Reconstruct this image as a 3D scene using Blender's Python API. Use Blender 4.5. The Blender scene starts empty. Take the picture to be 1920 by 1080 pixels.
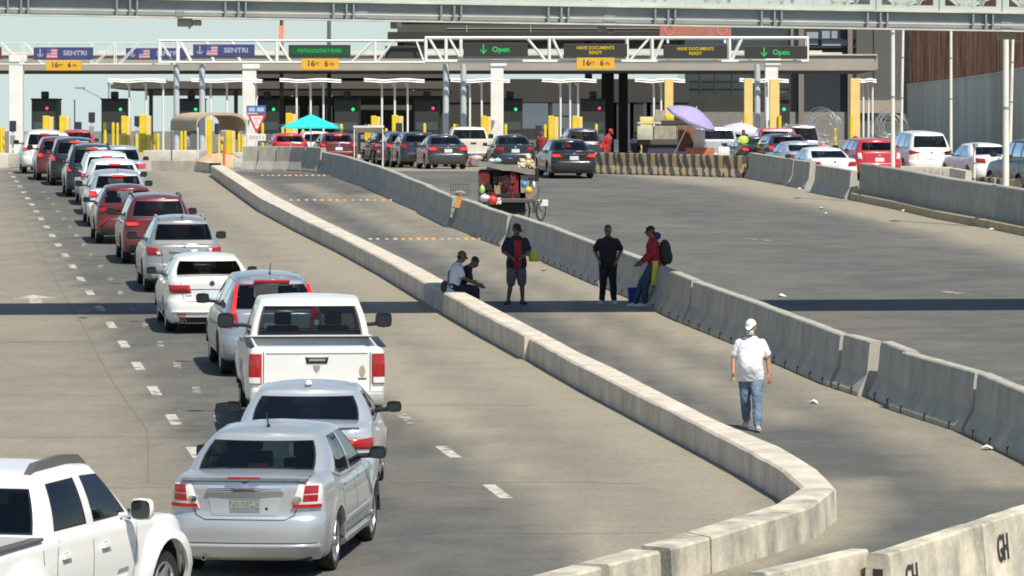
import bpy, bmesh, math, random
import numpy as np
from mathutils import Vector, Matrix
random.seed(7)
scene = bpy.context.scene
COL = scene.collection
R = math.radians
# ---------------------------------------------------------------- geometry of the place
F, HOR, CAMZ, SLOPE, CREST = 8000.0, 245.0, 6.1, 209/8000, 170.0
TOP = SLOPE * CREST
def gz(Y):                       # the road climbs at 2.6 % and levels out at the port
    k = 6.0
    if Y < CREST - 40: return SLOPE * Y
    a, b = SLOPE * Y, TOP
    h = max(0.0, 1 - abs(a - b) / 0.2)
    return min(a, b) - h * h * 0.2 / 4
def P(px, py, D): return Vector(((px - 960) * D / F, D, CAMZ - (py - HOR) * D / F))
def G(px, py, h=0.0):            # point at height h over the sloping road
    s = (py - 36) / (CAMZ - h); D = F / s
    return Vector(((px - 960) / s, D, gz(D) + h))
def at(px, D, h=0.0): return Vector(((px - 960) * D / F, D, gz(D) + h))
# ---------------------------------------------------------------- object helpers
def link(o, parent=None):
    COL.objects.link(o)
    if parent is not None: o.parent = parent
    return o
def tag(o, label=None, cat=None, group=None, kind=None):
    if label: o['label'] = label
    if cat: o['category'] = cat
    if group: o['group'] = group
    if kind: o['kind'] = kind
    return o
def thing(name, label, cat, loc=(0, 0, 0), rz=0.0, group=None, rx=0.0):
    o = bpy.data.objects.new(name, None); o.empty_display_size = .2
    o.location = loc; o.rotation_euler = (rx, 0, rz)
    link(o); return tag(o, label, cat, group)
def dup(root, loc=None, rz=None, label=None, group=None):
    r = root.copy(); COL.objects.link(r)
    if loc is not None: r.location = loc
    if rz is not None: r.rotation_euler = (r.rotation_euler[0], 0, rz)
    if label: r['label'] = label
    if group: r['group'] = group
    for ch in list(root.children):
        c = ch.copy(); COL.objects.link(c); c.parent = r
        for g in list(ch.children):
            d = g.copy(); COL.objects.link(d); d.parent = c
    return r
class MB:
    """collects shapes, links them as ONE mesh object"""
    def __init__(s): s.v, s.f, s.m = [], [], []
    def add(s, vs, fs, mi=0):
        o = len(s.v); s.v += [tuple(p) for p in vs]; s.f += [tuple(i + o for i in q) for q in fs]; s.m += [mi] * len(fs); return s
    def box(s, x0, x1, y0, y1, z0, z1, mi=0, M=None):
        v = [(x0,y0,z0),(x1,y0,z0),(x1,y1,z0),(x0,y1,z0),(x0,y0,z1),(x1,y0,z1),(x1,y1,z1),(x0,y1,z1)]
        if M is not None: v = [M @ Vector(p) for p in v]
        return s.add(v, [(0,3,2,1),(4,5,6,7),(0,1,5,4),(1,2,6,5),(2,3,7,6),(3,0,4,7)], mi)
    def cbox(s, c, d, mi=0, M=None):
        return s.box(c[0]-d[0]/2,c[0]+d[0]/2,c[1]-d[1]/2,c[1]+d[1]/2,c[2]-d[2]/2,c[2]+d[2]/2,mi,M)
    def tube(s, a, b, r0, r1=None, n=10, mi=0, cap=True):
        r1 = r0 if r1 is None else r1; a, b = Vector(a), Vector(b); d = (b - a).normalized()
        u = d.orthogonal().normalized(); w = d.cross(u); v = []
        for p, r in ((a, r0), (b, r1)):
            v += [p + (u*math.cos(2*math.pi*i/n) + w*math.sin(2*math.pi*i/n))*r for i in range(n)]
        f = [(i, (i+1) % n, n+(i+1) % n, n+i) for i in range(n)]
        if cap: f += [tuple(range(n-1, -1, -1)), tuple(range(n, 2*n))]
        return s.add(v, f, mi)
    def path(s, pts, r, n=8, mi=0):
        for a, b in zip(pts, pts[1:]): s.tube(a, b, r, r, n, mi)
        return s
    def lathe(s, prof, n=24, M=None, mi=0, closed=False):     # prof: (r,z)
        v = []; k = len(prof)
        for i in range(n):
            c, q = math.cos(2*math.pi*i/n), math.sin(2*math.pi*i/n)
            for r, z in prof: v.append(Vector((r*c, r*q, z)))
        if M is not None: v = [M @ p for p in v]
        f = []
        for i in range(n):
            j = (i+1) % n
            for a in range(k if closed else k-1):
                b = (a+1) % k; f.append((i*k+a, j*k+a, j*k+b, i*k+b))
        return s.add(v, f, mi)
    def ball(s, c, r, n=12, mi=0, M=None):
        r = (r, r, r) if not hasattr(r, '__len__') else r; m = n//2; v = []; f = []
        for i in range(m+1):
            t = math.pi*i/m
            for j in range(n):
                p = 2*math.pi*j/n
                q = Vector((r[0]*math.sin(t)*math.cos(p), r[1]*math.sin(t)*math.sin(p), r[2]*math.cos(t)))
                if M is not None: q = M @ q
                v.append(q + Vector(c))
        for i in range(m):
            for j in range(n): f.append((i*n+j, (i+1)*n+j, (i+1)*n+(j+1) % n, i*n+(j+1) % n))
        return s.add(v, f, mi)
    def prism(s, poly, off, mi=0):            # poly of 3-D points swept by off
        n = len(poly); off = Vector(off); v = [Vector(p) for p in poly] + [Vector(p)+off for p in poly]
        return s.add(v, [tuple(range(n-1, -1, -1)), tuple(range(n, 2*n))] + [(i, (i+1) % n, n+(i+1) % n, n+i) for i in range(n)], mi)
    def sheet(s, rows, mi=0):
        n = len(rows[0]); v = [p for r in rows for p in r]
        return s.add(v, [(i*n+j, i*n+j+1, (i+1)*n+j+1, (i+1)*n+j) for i in range(len(rows)-1) for j in range(n-1)], mi)
    def mesh(s, name, mats, smooth=None, bevel=0, fix=True):
        me = bpy.data.meshes.new(name); me.from_pydata(s.v, [], s.f)
        for m in (mats if isinstance(mats, (list, tuple)) else [mats]): me.materials.append(m)
        me.polygons.foreach_set('material_index', s.m)
        bm = bmesh.new(); bm.from_mesh(me)
        if fix: bmesh.ops.recalc_face_normals(bm, faces=bm.faces)
        if bevel:
            bmesh.ops.remove_doubles(bm, verts=bm.verts, dist=1e-5)
            es = [e for e in bm.edges if len(e.link_faces) == 2 and e.calc_face_angle(0) > .6]
            bmesh.ops.bevel(bm, geom=es, offset=bevel, segments=2, affect='EDGES', profile=.5, clamp_overlap=True)
        if smooth is not None:
            for e in bm.edges: e.smooth = not (len(e.link_faces) == 2 and e.calc_face_angle(0) > R(smooth))
            for f in bm.faces: f.smooth = True
        bm.to_mesh(me); bm.free(); me.update()
        return me
    def build(s, name, mats, parent=None, smooth=None, bevel=0, loc=None, fix=True):
        o = bpy.data.objects.new(name, s.mesh(name, mats, smooth, bevel, fix))
        if loc is not None: o.location = loc
        return link(o, parent)
# ---------------------------------------------------------------- materials
MAT = {}
def nodes(name):
    m = bpy.data.materials.new(name); m.use_nodes = True; nt = m.node_tree
    return m, nt, nt.nodes['Principled BSDF']
def mat(name, col, rough=.6, metal=0.0, var=0.0, scale=3.0, coat=0.0, bump=0.0, col2=None, stretch=None, spec=None):
    if name in MAT: return MAT[name]
    m, nt, b = nodes(name); N, Lk = nt.nodes, nt.links
    b.inputs['Base Color'].default_value = (*col, 1); b.inputs['Roughness'].default_value = rough
    b.inputs['Metallic'].default_value = metal
    if coat: b.inputs['Coat Weight'].default_value = coat; b.inputs['Coat Roughness'].default_value = .06
    if spec is not None: b.inputs['Specular IOR Level'].default_value = spec
    if var or bump or col2:
        tc = N.new('ShaderNodeTexCoord'); mp = N.new('ShaderNodeMapping'); Lk.new(tc.outputs['Object'], mp.inputs[0])
        if stretch: mp.inputs['Scale'].default_value = stretch
        nz = N.new('ShaderNodeTexNoise'); nz.inputs['Scale'].default_value = scale; nz.inputs['Detail'].default_value = 7
        nz.inputs['Roughness'].default_value = .62; Lk.new(mp.outputs[0], nz.inputs['Vector'])
        rp = N.new('ShaderNodeValToRGB'); rp.color_ramp.elements[0].position = .32; rp.color_ramp.elements[1].position = .68
        c2 = col2 or tuple(c*(1-var) for c in col)
        rp.color_ramp.elements[0].color = (*c2, 1); rp.color_ramp.elements[1].color = (*(tuple(min(1, c*(1+var*.5)) for c in col)), 1)
        Lk.new(nz.outputs['Fac'], rp.inputs[0]); Lk.new(rp.outputs[0], b.inputs['Base Color'])
        if bump:
            bp = N.new('ShaderNodeBump'); bp.inputs['Strength'].default_value = bump; bp.inputs['Distance'].default_value = .02
            n2 = N.new('ShaderNodeTexNoise'); n2.inputs['Scale'].default_value = scale*9; n2.inputs['Detail'].default_value = 4
            Lk.new(tc.outputs['Object'], n2.inputs['Vector']); Lk.new(n2.outputs['Fac'], bp.inputs['Height']); Lk.new(bp.outputs[0], b.inputs['Normal'])
    MAT[name] = m; return m
def glow(name, col, strength, base=None):
    if name in MAT: return MAT[name]
    m, nt, b = nodes(name); b.inputs['Base Color'].default_value = (*(base or col), 1)
    b.inputs['Emission Color'].default_value = (*col, 1); b.inputs['Emission Strength'].default_value = strength
    b.inputs['Roughness'].default_value = .25; MAT[name] = m; return m
def glass(name, tint=.22, col=(1, 1, 1), rough=.02):
    if name in MAT: return MAT[name]
    m = bpy.data.materials.new(name); m.use_nodes = True; nt = m.node_tree; N, Lk = nt.nodes, nt.links
    N.clear(); out = N.new('ShaderNodeOutputMaterial'); mx = N.new('ShaderNodeMixShader')
    tr = N.new('ShaderNodeBsdfTransparent'); tr.inputs[0].default_value = (*(tint*c for c in col), 1)
    gl = N.new('ShaderNodeBsdfGlossy'); gl.inputs['Roughness'].default_value = rough; gl.inputs[0].default_value = (.9, .95, 1, 1)
    fr = N.new('ShaderNodeFresnel'); fr.inputs['IOR'].default_value = 1.5
    Lk.new(fr.outputs[0], mx.inputs[0]); Lk.new(tr.outputs[0], mx.inputs[1]); Lk.new(gl.outputs[0], mx.inputs[2]); Lk.new(mx.outputs[0], out.inputs[0])
    MAT[name] = m; return m
def paint(name, col, metal=0.0, rough=.32, dirt=.10):
    """car paint: clear coat over colour, with a little road dust gathered low on the panels"""
    if name in MAT: return MAT[name]
    m, nt, b = nodes(name); N, Lk = nt.nodes, nt.links
    b.inputs['Metallic'].default_value = metal; b.inputs['Coat Weight'].default_value = .7; b.inputs['Coat Roughness'].default_value = .05
    b.inputs['Roughness'].default_value = rough
    tc = N.new('ShaderNodeTexCoord'); nz = N.new('ShaderNodeTexNoise'); nz.inputs['Scale'].default_value = 2.5; nz.inputs['Detail'].default_value = 6
    Lk.new(tc.outputs['Object'], nz.inputs['Vector'])
    sp = N.new('ShaderNodeSeparateXYZ'); Lk.new(tc.outputs['Object'], sp.inputs[0])
    mr = N.new('ShaderNodeMapRange'); mr.inputs['From Min'].default_value = .85; mr.inputs['From Max'].default_value = .2
    mr.inputs['To Min'].default_value = .15; mr.inputs['To Max'].default_value = 1; Lk.new(sp.outputs['Z'], mr.inputs['Value'])
    mu = N.new('ShaderNodeMath'); mu.operation = 'MULTIPLY'; Lk.new(nz.outputs['Fac'], mu.inputs[0]); Lk.new(mr.outputs[0], mu.inputs[1])
    m2 = N.new('ShaderNodeMath'); m2.operation = 'MULTIPLY'; m2.inputs[1].default_value = dirt*4; m2.use_clamp = True; Lk.new(mu.outputs[0], m2.inputs[0])
    mx = N.new('ShaderNodeMix'); mx.data_type = 'RGBA'; mx.inputs['A'].default_value = (*col, 1); mx.inputs['B'].default_value = (.22, .19, .15, 1)
    Lk.new(m2.outputs[0], mx.inputs['Factor']); Lk.new(mx.outputs['Result'], b.inputs['Base Color'])
    MAT[name] = m; return m
BLACK = mat('black_plastic', (.018, .018, .02), .5)
RUBBER = mat('tyre_rubber', (.02, .02, .021), .8, var=.3, scale=20)
DARK = mat('dark_interior', (.06, .058, .056), .8)
CHROME = mat('bright_trim', (.75, .75, .76), .15, 1.0)
ALLOY = mat('alloy_wheel', (.55, .56, .58), .3, .9)
STEEL = mat('grey_steel', (.33, .35, .36), .5, .3, var=.15, scale=2)
WHITEM = mat('white_paint_metal', (.72, .73, .70), .45, var=.12, scale=1.5)
YEL = mat('yellow_paint', (.78, .58, .03), .5, var=.18, scale=1.2)
YELP = mat('pale_yellow_paint', (.80, .60, .22), .5, var=.12, scale=1.2)
REDL = mat('red_lens', (.34, .012, .015), .12, coat=.6)
REDON = glow('lit_brake_lens', (1, .06, .05), .9, (.6, .02, .02))
CLEARL = mat('clear_lens', (.7, .68, .66), .12, coat=.5)
AMBER = mat('amber_lens', (.65, .2, .03), .15)
GLASS_D = glass('dark_car_glass', .24)
GLASS_C = glass('clear_car_glass', .45)
GLASS_B = glass('blue_car_glass', .16, (.75, .9, 1.1))
PLATEW = mat('licence_plate_white', (.62, .68, .72), .4)
PLATEB = mat('licence_plate_grey', (.20, .22, .22), .4)
INK = mat('black_ink', (.03, .03, .035), .6)
def text_mesh(txt, size, ext=.004, align='CENTER', sx=1.0, bold=0.0):
    cu = bpy.data.curves.new('txt', 'FONT'); cu.body = txt; cu.size = size; cu.extrude = ext; cu.align_x = align; cu.align_y = 'CENTER'
    cu.offset = bold; cu.resolution_u = 2
    o = bpy.data.objects.new('txt', cu); COL.objects.link(o)
    me = bpy.data.meshes.new_from_object(o.evaluated_get(bpy.context.evaluated_depsgraph_get()))
    bpy.data.objects.remove(o); bpy.data.curves.remove(cu)
    if sx != 1: me.transform(Matrix.Diagonal((sx, 1, 1, 1)))
    return me
UPRIGHT = Matrix.Rotation(R(90), 4, 'X')          # text facing -Y
def lettering(name, txt, size, loc, material, parent, M=None, **k):
    me = text_mesh(txt, size, **k); me.transform((M if M is not None else UPRIGHT)); me.materials.clear(); me.materials.append(material)
    o = bpy.data.objects.new(name, me); o.location = loc; return link(o, parent)
# ---------------------------------------------------------------- camera, sky, sun
cd = bpy.data.cameras.new('camera'); cam = bpy.data.objects.new('camera', cd); COL.objects.link(cam)
cam.location = (0, 0, CAMZ); cam.rotation_euler = (R(90), 0, 0)
cd.sensor_width = 36; cd.lens = F / 1920 * 36; cd.shift_y = -(540 - HOR) / 1920; cd.clip_start = 1; cd.clip_end = 30000
scene.camera = cam
SUNV = Vector((.37, -.62, 1.0)).normalized()
elev = math.asin(SUNV.z); az = math.atan2(SUNV.x, SUNV.y)
w = bpy.data.worlds.new('World'); scene.world = w; w.use_nodes = True
wn = w.node_tree.nodes; sky = wn.new('ShaderNodeTexSky'); sky.sky_type = 'NISHITA'; sky.sun_disc = False
sky.sun_elevation = elev; sky.sun_rotation = az; sky.air_density = 1.0; sky.dust_density = .4; sky.ozone_density = 2.5; sky.altitude = 50
hz = wn.new('ShaderNodeMix'); hz.data_type = 'RGBA'; hz.inputs['B'].default_value = (5.9, 7.1, 6.9, 1)   # bright thin haze
wl = w.node_tree.links; wc = wn.new('ShaderNodeTexCoord'); ws = wn.new('ShaderNodeSeparateXYZ'); wl.new(wc.outputs['Generated'], ws.inputs[0])
wr = wn.new('ShaderNodeMapRange'); wr.interpolation_type = 'SMOOTHSTEP'; wr.inputs['From Min'].default_value = .0; wr.inputs['From Max'].default_value = .15; wr.inputs['To Min'].default_value = 1; wr.inputs['To Max'].default_value = .06
wl.new(ws.outputs['Z'], wr.inputs['Value']); wl.new(wr.outputs[0], hz.inputs['Factor'])
w.node_tree.links.new(sky.outputs[0], hz.inputs['A']); w.node_tree.links.new(hz.outputs['Result'], wn['Background'].inputs[0]); wn['Background'].inputs[1].default_value = .09
sl = bpy.data.lights.new('sun', 'SUN'); sl.energy = 4.9; sl.angle = R(.5); sl.color = (1, .93, .81)
so = bpy.data.objects.new('sun', sl); COL.objects.link(so); so.rotation_euler = SUNV.to_track_quat('Z', 'Y').to_euler()
scene.view_settings.view_transform = 'Standard'; scene.view_settings.look = 'None'; scene.view_settings.exposure = 0.25; scene.view_settings.gamma = 1
scene.cycles.max_bounces = 6; scene.cycles.transparent_max_bounces = 10
scene.cycles.use_denoising = True; scene.cycles.filter_width = 1.8
# ================================================================ ground, road surfaces, markings
def interp(tab, Y):
    return float(np.interp(Y, [t[0] for t in tab], [t[1] for t in tab]))
def XD(Y): return -5.06 - .1412 * (Y - 64.3)               # dashed line left of the queue
def pl(px): return [(G(x, y).x, G(x, y).y) for x, y in px]
TRACKS = [([(XD(Y) + 1.75, Y) for Y in (30, 80, 110, 140, 180)], .12, .5, 1.0), ([(XD(Y) + 5.1, Y) for Y in (30, 60, 80, 110, 140, 180)], .3, .9, .30),  # tyre-darkened asphalt: polyline (pixels on the road), half width, softness, strength
    (pl([(470, 318), (540, 326), (640, 372), (790, 450), (930, 522), (1100, 600), (1300, 692), (1560, 800), (1720, 890), (1760, 960), (1640, 1040), (1400, 1130)]), 1.15, 1.5, .95),
    (pl([(860, 322), (1060, 350), (1290, 405), (1560, 500), (1920, 640), (2100, 720)]), 4.2, 2.4, .86),
    ([(XD(Y) + 1.7, Y) for Y in (30, 80, 110, 140, 180)], 1.65, .45, .86),
    ([(XD(Y) - 4, Y) for Y in (30, 80, 110, 140, 180)], 3.6, .8, .26),
    ([(XD(Y) - 11, Y) for Y in (30, 80, 110, 140, 180)], 3.6, .8, .20),
    (pl([(640, 800), (800, 930), (860, 1010), (800, 1100)]), .9, 1.0, .72),
    ([(XD(Y) - .5, Y) for Y in (50, 80, 110, 140, 180)], .3, .8, .42)]
CLEAN = [  # pale grit swept out of the wheel paths
    (pl([(1180, 1110), (1330, 1078), (1470, 1040), (1548, 1010), (1590, 965), (1585, 905)]), .18, .5),
    (pl([(1480, 358), (1570, 378), (1680, 408), (1800, 430), (1920, 452)]), .3, .8),
    (pl([(560, 345), (700, 405), (900, 500), (1060, 585), (1300, 705), (1480, 790)]), .05, .8),
    (pl([(700, 366), (860, 440), (1040, 512), (1290, 622), (1450, 690), (1640, 778), (1900, 905)]), .15, 1.0),
    (pl([(1000, 470), (1290, 590), (1450, 655)]), .2, 1.6),
    (pl([(700, 640), (735, 700), (770, 722), (805, 762), (850, 795), (885, 812), (910, 806)]), .16, .22)]
CL = [(np.array(p), h, s) for p, h, s in CLEAN]
def pdist(p, X, Y):
    a, b = p[:-1], p[1:]; d = b - a; q = np.array((X, Y)) - a
    u = np.clip((q*d).sum(1) / np.maximum((d*d).sum(1), 1e-9), 0, 1)
    return np.sqrt((((q - d*u[:, None]))**2).sum(1)).min()
TR = [(np.array(p), h, s, k) for p, h, s, k in TRACKS]
def tone(X, Y):
    t = 0.0
    for p, h, s, k in TR:
        a, b = p[:-1], p[1:]; d = b - a; q = np.array((X, Y)) - a
        u = np.clip((q*d).sum(1) / np.maximum((d*d).sum(1), 1e-9), 0, 1)
        m = np.sqrt((((q - d*u[:, None]))**2).sum(1)).min()
        e = min(1, max(0, (h + s - m) / s)); e = e*e*(3-2*e); t = max(t, k*e)
    for p, h, s in CL:
        m = pdist(p, X, Y)
        if m < h + s: t -= .75*min(1, (h+s-m)/s)
    return t
xs = list(np.arange(-26, 26.01, .45)); xs = [-4000, -900, -200, -80, -40] + xs + [40, 80, 200, 900, 4000]
ys = [-300, -50, 10, 30] + list(np.arange(38, 184, 1.2)) + [190, 200, 230, 300, 500, 1200, 4000, 12000]
g = MB().sheet([[(x, y, gz(y)) for x in xs] for y in ys])
ground = g.build('ground', [], smooth=60, fix=False); tag(ground, kind='structure')
att = ground.data.color_attributes.new('tone', 'FLOAT_COLOR', 'POINT')
for i, y in enumerate(ys):
    for j, x in enumerate(xs):
        t = tone(x, y) if abs(x) < 27 and 30 <= y < 200 else .55
        att.data[i*len(xs)+j].color = (t, t, t, 1)
m, nt, b = nodes('road_concrete_and_asphalt'); N, Lk = nt.nodes, nt.links
b.inputs['Roughness'].default_value = .82; b.inputs['Specular IOR Level'].default_value = .3
va = N.new('ShaderNodeVertexColor'); va.layer_name = 'tone'
tc = N.new('ShaderNodeTexCoord')
def noise(scale, detail=6, st=(1, 1, 1), rot=0.0):
    mp = N.new('ShaderNodeMapping'); mp.inputs['Scale'].default_value = st; mp.inputs['Rotation'].default_value = (0, 0, rot); Lk.new(tc.outputs['Object'], mp.inputs[0])
    n = N.new('ShaderNodeTexNoise'); n.inputs['Scale'].default_value = scale; n.inputs['Detail'].default_value = detail; n.inputs['Roughness'].default_value = .65
    Lk.new(mp.outputs[0], n.inputs['Vector']); return n.outputs['Fac']
def math2(op, a, bb, clamp=False):
    n = N.new('ShaderNodeMath'); n.operation = op; n.use_clamp = clamp
    for k, q in enumerate((a, bb)):
        if isinstance(q, (int, float)): n.inputs[k].default_value = q
        else: Lk.new(q, n.inputs[k])
    return n.outputs[0]
big = noise(.20, 6, (1.3, .8, 1), R(8)); mid = noise(.9, 7, (.9, 1.0, 1), R(8)); fine = noise(14, 5)
t = math2('ADD', va.outputs[0], math2('MULTIPLY', math2('SUBTRACT', big, .5), .70))
t = math2('ADD', t, math2('MULTIPLY', math2('SUBTRACT', mid, .5), .68), True)
mx = N.new('ShaderNodeMix'); mx.data_type = 'RGBA'
mx.inputs['A'].default_value = (.322, .290, .224, 1); mx.inputs['B'].default_value = (.102, .105, .099, 1); Lk.new(t, mx.inputs['Factor'])
m3 = N.new('ShaderNodeMix'); m3.data_type = 'RGBA'; m3.blend_type = 'MULTIPLY'; m3.inputs['Factor'].default_value = .55
rp = N.new('ShaderNodeValToRGB'); rp.color_ramp.elements[0].position = .3; rp.color_ramp.elements[0].color = (.55, .55, .55, 1); rp.color_ramp.elements[1].position = .62
Lk.new(fine, rp.inputs[0]); Lk.new(mx.outputs['Result'], m3.inputs['A']); Lk.new(rp.outputs[0], m3.inputs['B'])
Lk.new(m3.outputs['Result'], b.inputs['Base Color'])
bp = N.new('ShaderNodeBump'); bp.inputs['Strength'].default_value = .25; bp.inputs['Distance'].default_value = .01; Lk.new(noise(45, 3), bp.inputs['Height']); Lk.new(bp.outputs[0], b.inputs['Normal'])
ground.data.materials.append(m)
def wornpaint(name, col, wear):
    m, nt, b = nodes(name); N, Lk = nt.nodes, nt.links; b.inputs['Base Color'].default_value = (*col, 1); b.inputs['Roughness'].default_value = .7
    tc = N.new('ShaderNodeTexCoord'); n = N.new('ShaderNodeTexNoise'); n.inputs['Scale'].default_value = 5; n.inputs['Detail'].default_value = 8
    Lk.new(tc.outputs['Object'], n.inputs['Vector'])
    rp = N.new('ShaderNodeValToRGB'); rp.color_ramp.elements[0].position = wear - .06; rp.color_ramp.elements[0].color = (0, 0, 0, 1); rp.color_ramp.elements[1].position = wear + .06
    Lk.new(n.outputs['Fac'], rp.inputs[0]); Lk.new(rp.outputs[0], b.inputs['Alpha']); return m
LANEP = wornpaint('worn_lane_paint', (.50, .48, .42), .43); FAINTP = wornpaint('faint_lane_paint', (.36, .345, .30), .5)
def strip(mb, pts, w0, lift=.004, horiz=None):
    rows = []
    for i, (x, y) in enumerate(pts):
        a = pts[max(0, i-1)]; c = pts[min(len(pts)-1, i+1)]; d = Vector((c[0]-a[0], c[1]-a[1])).normalized(); n = Vector((d.y, -d.x))
        ww = w0(i/(len(pts)-1)) if callable(w0) else w0
        rows.append([(x - n.x*ww/2, y - n.y*ww/2, gz(y)+lift), (x + n.x*ww/2, y + n.y*ww/2, gz(y)+lift)])
    mb.sheet(rows)
d1, d2 = MB(), MB()
Y = 54.1
while Y < 172:
    strip(d1, [(XD(Y), Y), (XD(Y+.9), Y+.9), (XD(Y+1.7), Y+1.7)], .17)
    if Y < 150: strip(d2, [(XD(Y)+.62, Y+.3), (XD(Y)+.50, Y+1.6)], .13)
    if Y < 75: strip(d1 if Y < 62 else d2, [(XD(Y)+3.55, Y+.2), (XD(Y)+3.43, Y+1.0), (XD(Y)+3.31, Y+1.8)], .17)
    Y += 5.02
for q in ((1400, 562, 1600, 570), (1755, 545, 1815, 552), (1395, 447, 1450, 452)):
    a, c = G(q[0], q[1]), G(q[2], q[3]); strip(d2, [(a.x, a.y), (c.x, c.y)], .3) if q[0] != 1400 else None
tag(d1.build('lane_marking', LANEP, fix=False), kind='structure'); tag(d2.build('faint_lane_marking', FAINTP, fix=False), kind='structure')
a = MB()   # arrow painted in the left lane
A0 = G(65, 561)
def loc2(u, v): h = R(-8); return (A0.x + u*math.cos(h) + v*math.sin(h), A0.y - u*math.sin(h) + v*math.cos(h))
pts = [loc2(*q) for q in ((-.13, -1.6), (.13, -1.6), (.13, .3), (.5, .1), (0, 1.5), (-.5, .1), (-.13, .3))]
a.add([(x, y, gz(y)+.004) for x, y in pts], [(0, 1, 2, 6), (2, 3, 4), (6, 2, 4), (6, 4, 5)])
tag(a.build('painted_arrow', LANEP, fix=False), kind='structure')
# joints and cracks between slabs
c = MB(); JM = mat('joint_filler', (.17, .155, .135), .9)
def crack(px, w0=.035): strip(c, [(G(x, y).x, G(x, y).y) for x, y in px], w0, .003)
crack([(10, 330), (33, 383), (60, 440), (87, 493), (120, 553), (153, 607), (185, 668), (215, 722), (250, 770), (275, 805), (278, 850), (277, 905)], .028)
crack([(98, 517), (130, 513), (175, 511), (230, 507)], .03); crack([(277, 797), (340, 797), (400, 800)], .03)
crack([(0, 487), (60, 486), (90, 492)], .05); crack([(0, 642), (100, 641), (165, 640)], .05)
for q in ([(735, 545), (790, 540)], [(425, 428), (530, 425)], [(440, 431), (520, 430)]): crack(q, .03)

for y in (430, 500, 590, 690, 800): crack([(1010+ (y-430)*1.0, y), (1100+(y-430)*1.35, y+4)], .02) if False else None
rgc = random.Random(21)
for y0_, x0_, x1_ in ((1000, 740, 1240), (905, 735, 1200), (846, 735, 1130), (760, 735, 1010), (700, 735, 930), (655, 735, 880), (600, 690, 800), (497, 560, 650), (455, 480, 610), (405, 380, 490), (915, 0, 330), (820, 0, 400), (740, 0, 290), (585, 0, 190), (545, 0, 170), (455, 0, 110), (425, 0, 90)):
    if rgc.random() < .8: crack([(x0_+(x1_-x0_)*k/8, y0_+rgc.uniform(-1.5, 1.5)) for k in range(9)], .022)
tag(c.build('pavement_joint', JM, fix=False), kind='structure')
# dust and grit swept against the outside of the wall bend and the right kerb
# raised reflective studs, three rows across the middle lane
stud = MB().lathe([(0, .035), (.03, .032), (.05, .018), (.06, 0)], 10)
SM = [stud.mesh('road_stud', mat('stud_amber', (.80, .30, .035), .35), smooth=50), stud.mesh('road_stud', mat('stud_pale', (.42, .38, .33), .5), smooth=50)]
rng = random.Random(3)
for y, x0, x1, n, bright in ((329, 492, 628, 14, (3, 4, 5, 6, 7, 10, 11, 12)), (376, 545, 732, 14, (4, 5, 6, 7, 8, 12)), (449, 695, 902, 15, (2, 4, 5, 6, 7, 8, 12, 13, 14))):
    where = {329: 'in the farthest of three rows across the middle lane', 376: 'in the middle one of three rows across the middle lane', 449: 'in the row nearest the standing men'}[y]
    for i in range(n):
        p = G(x0 + (x1-x0)*i/(n-1), y)
        o = bpy.data.objects.new('road_stud', SM[0 if i in bright else 1]); o.location = p + Vector((rng.uniform(-.03, .03), rng.uniform(-.1, .1), .002)); k_ = rng.uniform(.95, 1.35); o.scale = (k_, k_, k_)
        link(o); kind = 'glinting amber' if i in bright else 'dull grey'
        tag(o, f'{kind} road stud {where}', 'road stud', f'{kind} studs {where}')
# ================================================================ low concrete wall between the queue and the middle lane
CONC_W = mat('pale_cast_concrete', (.60, .545, .45), .85, var=.26, scale=2.2, bump=.4, stretch=(1, 1, .6))
CONC_J = mat('grey_barrier_concrete', (.40, .385, .33), .88, var=.24, scale=2.2, bump=.35, stretch=(1.3, 1.3, .55))
CONC_G = mat('stained_pale_concrete', (.56, .51, .40), .85, var=.40, scale=2.0, bump=.4, stretch=(1.1, 1.1, .7), col2=(.24, .235, .20))
WH = .40
LT = [(1505, 915), (1470, 882), (1390, 837), (1300, 791), (1200, 741), (1100, 691), (1040, 659), (984, 628), (900, 585), (832, 548), (800, 532), (720, 486), (640, 445), (560, 408), (488, 372), (430, 333), (395, 309)]
RT = [(1567, 915), (1535, 880), (1465, 838), (1345, 788), (1250, 740), (1155, 691), (1085, 659), (1028, 628), (945, 585), (874, 548), (842, 530), (760, 486), (676, 445), (592, 405), (515, 366), (455, 331), (420, 309)]
def wall_piece(L, Rr, name, label, h=WH, group=None, jag=0.0):
    mb = MB(); rg = random.Random(len(name)+len(L))
    rows = []
    n = 5
    pts = []
    for i in range(len(L)-1):
        for k in range(n):
            f = k/n; pts.append((tuple(np.array(L[i])*(1-f)+np.array(L[i+1])*f), tuple(np.array(Rr[i])*(1-f)+np.array(Rr[i+1])*f)))
    pts.append((L[-1], Rr[-1]))
    for l, r in pts:
        a, c2 = G(*l, h), G(*r, h)
        a.z = gz(a.y); c2.z = gz(c2.y); u = Vector((0, 0, 1)); d = (c2 - a).normalized()
        ja, jb = rg.uniform(-jag, jag), rg.uniform(-jag, jag)
        rows.append([a - d*.01 - u*.05, a - d*.005 + u*(h-.03+ja), a + d*.03 + u*(h+ja*.3), (a+c2)/2 + u*(h+.004), c2 - d*.03 + u*(h+jb*.3), c2 + d*.005 + u*(h-.03+jb), c2 + d*.01 - u*.05])
    mb.sheet(rows)
    k = len(rows[0]); nn = len(rows)
    mb.add(rows[0], [tuple(range(k))]); mb.add(rows[-1], [tuple(range(k))])
    o = mb.build(name, CONC_W, smooth=30); return tag(o, label, 'concrete wall', group)
wall_piece(LT[:8], RT[:8], 'low_wall', 'low pale cast concrete wall from the bend to the chipped joint beside the walking man', jag=.012)
wall_piece([LT[7], LT[8], LT[9]], [RT[7], RT[8], RT[9]], 'low_wall', 'short low concrete wall length just in front of the two seated people', h=.445, jag=.01)
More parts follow.
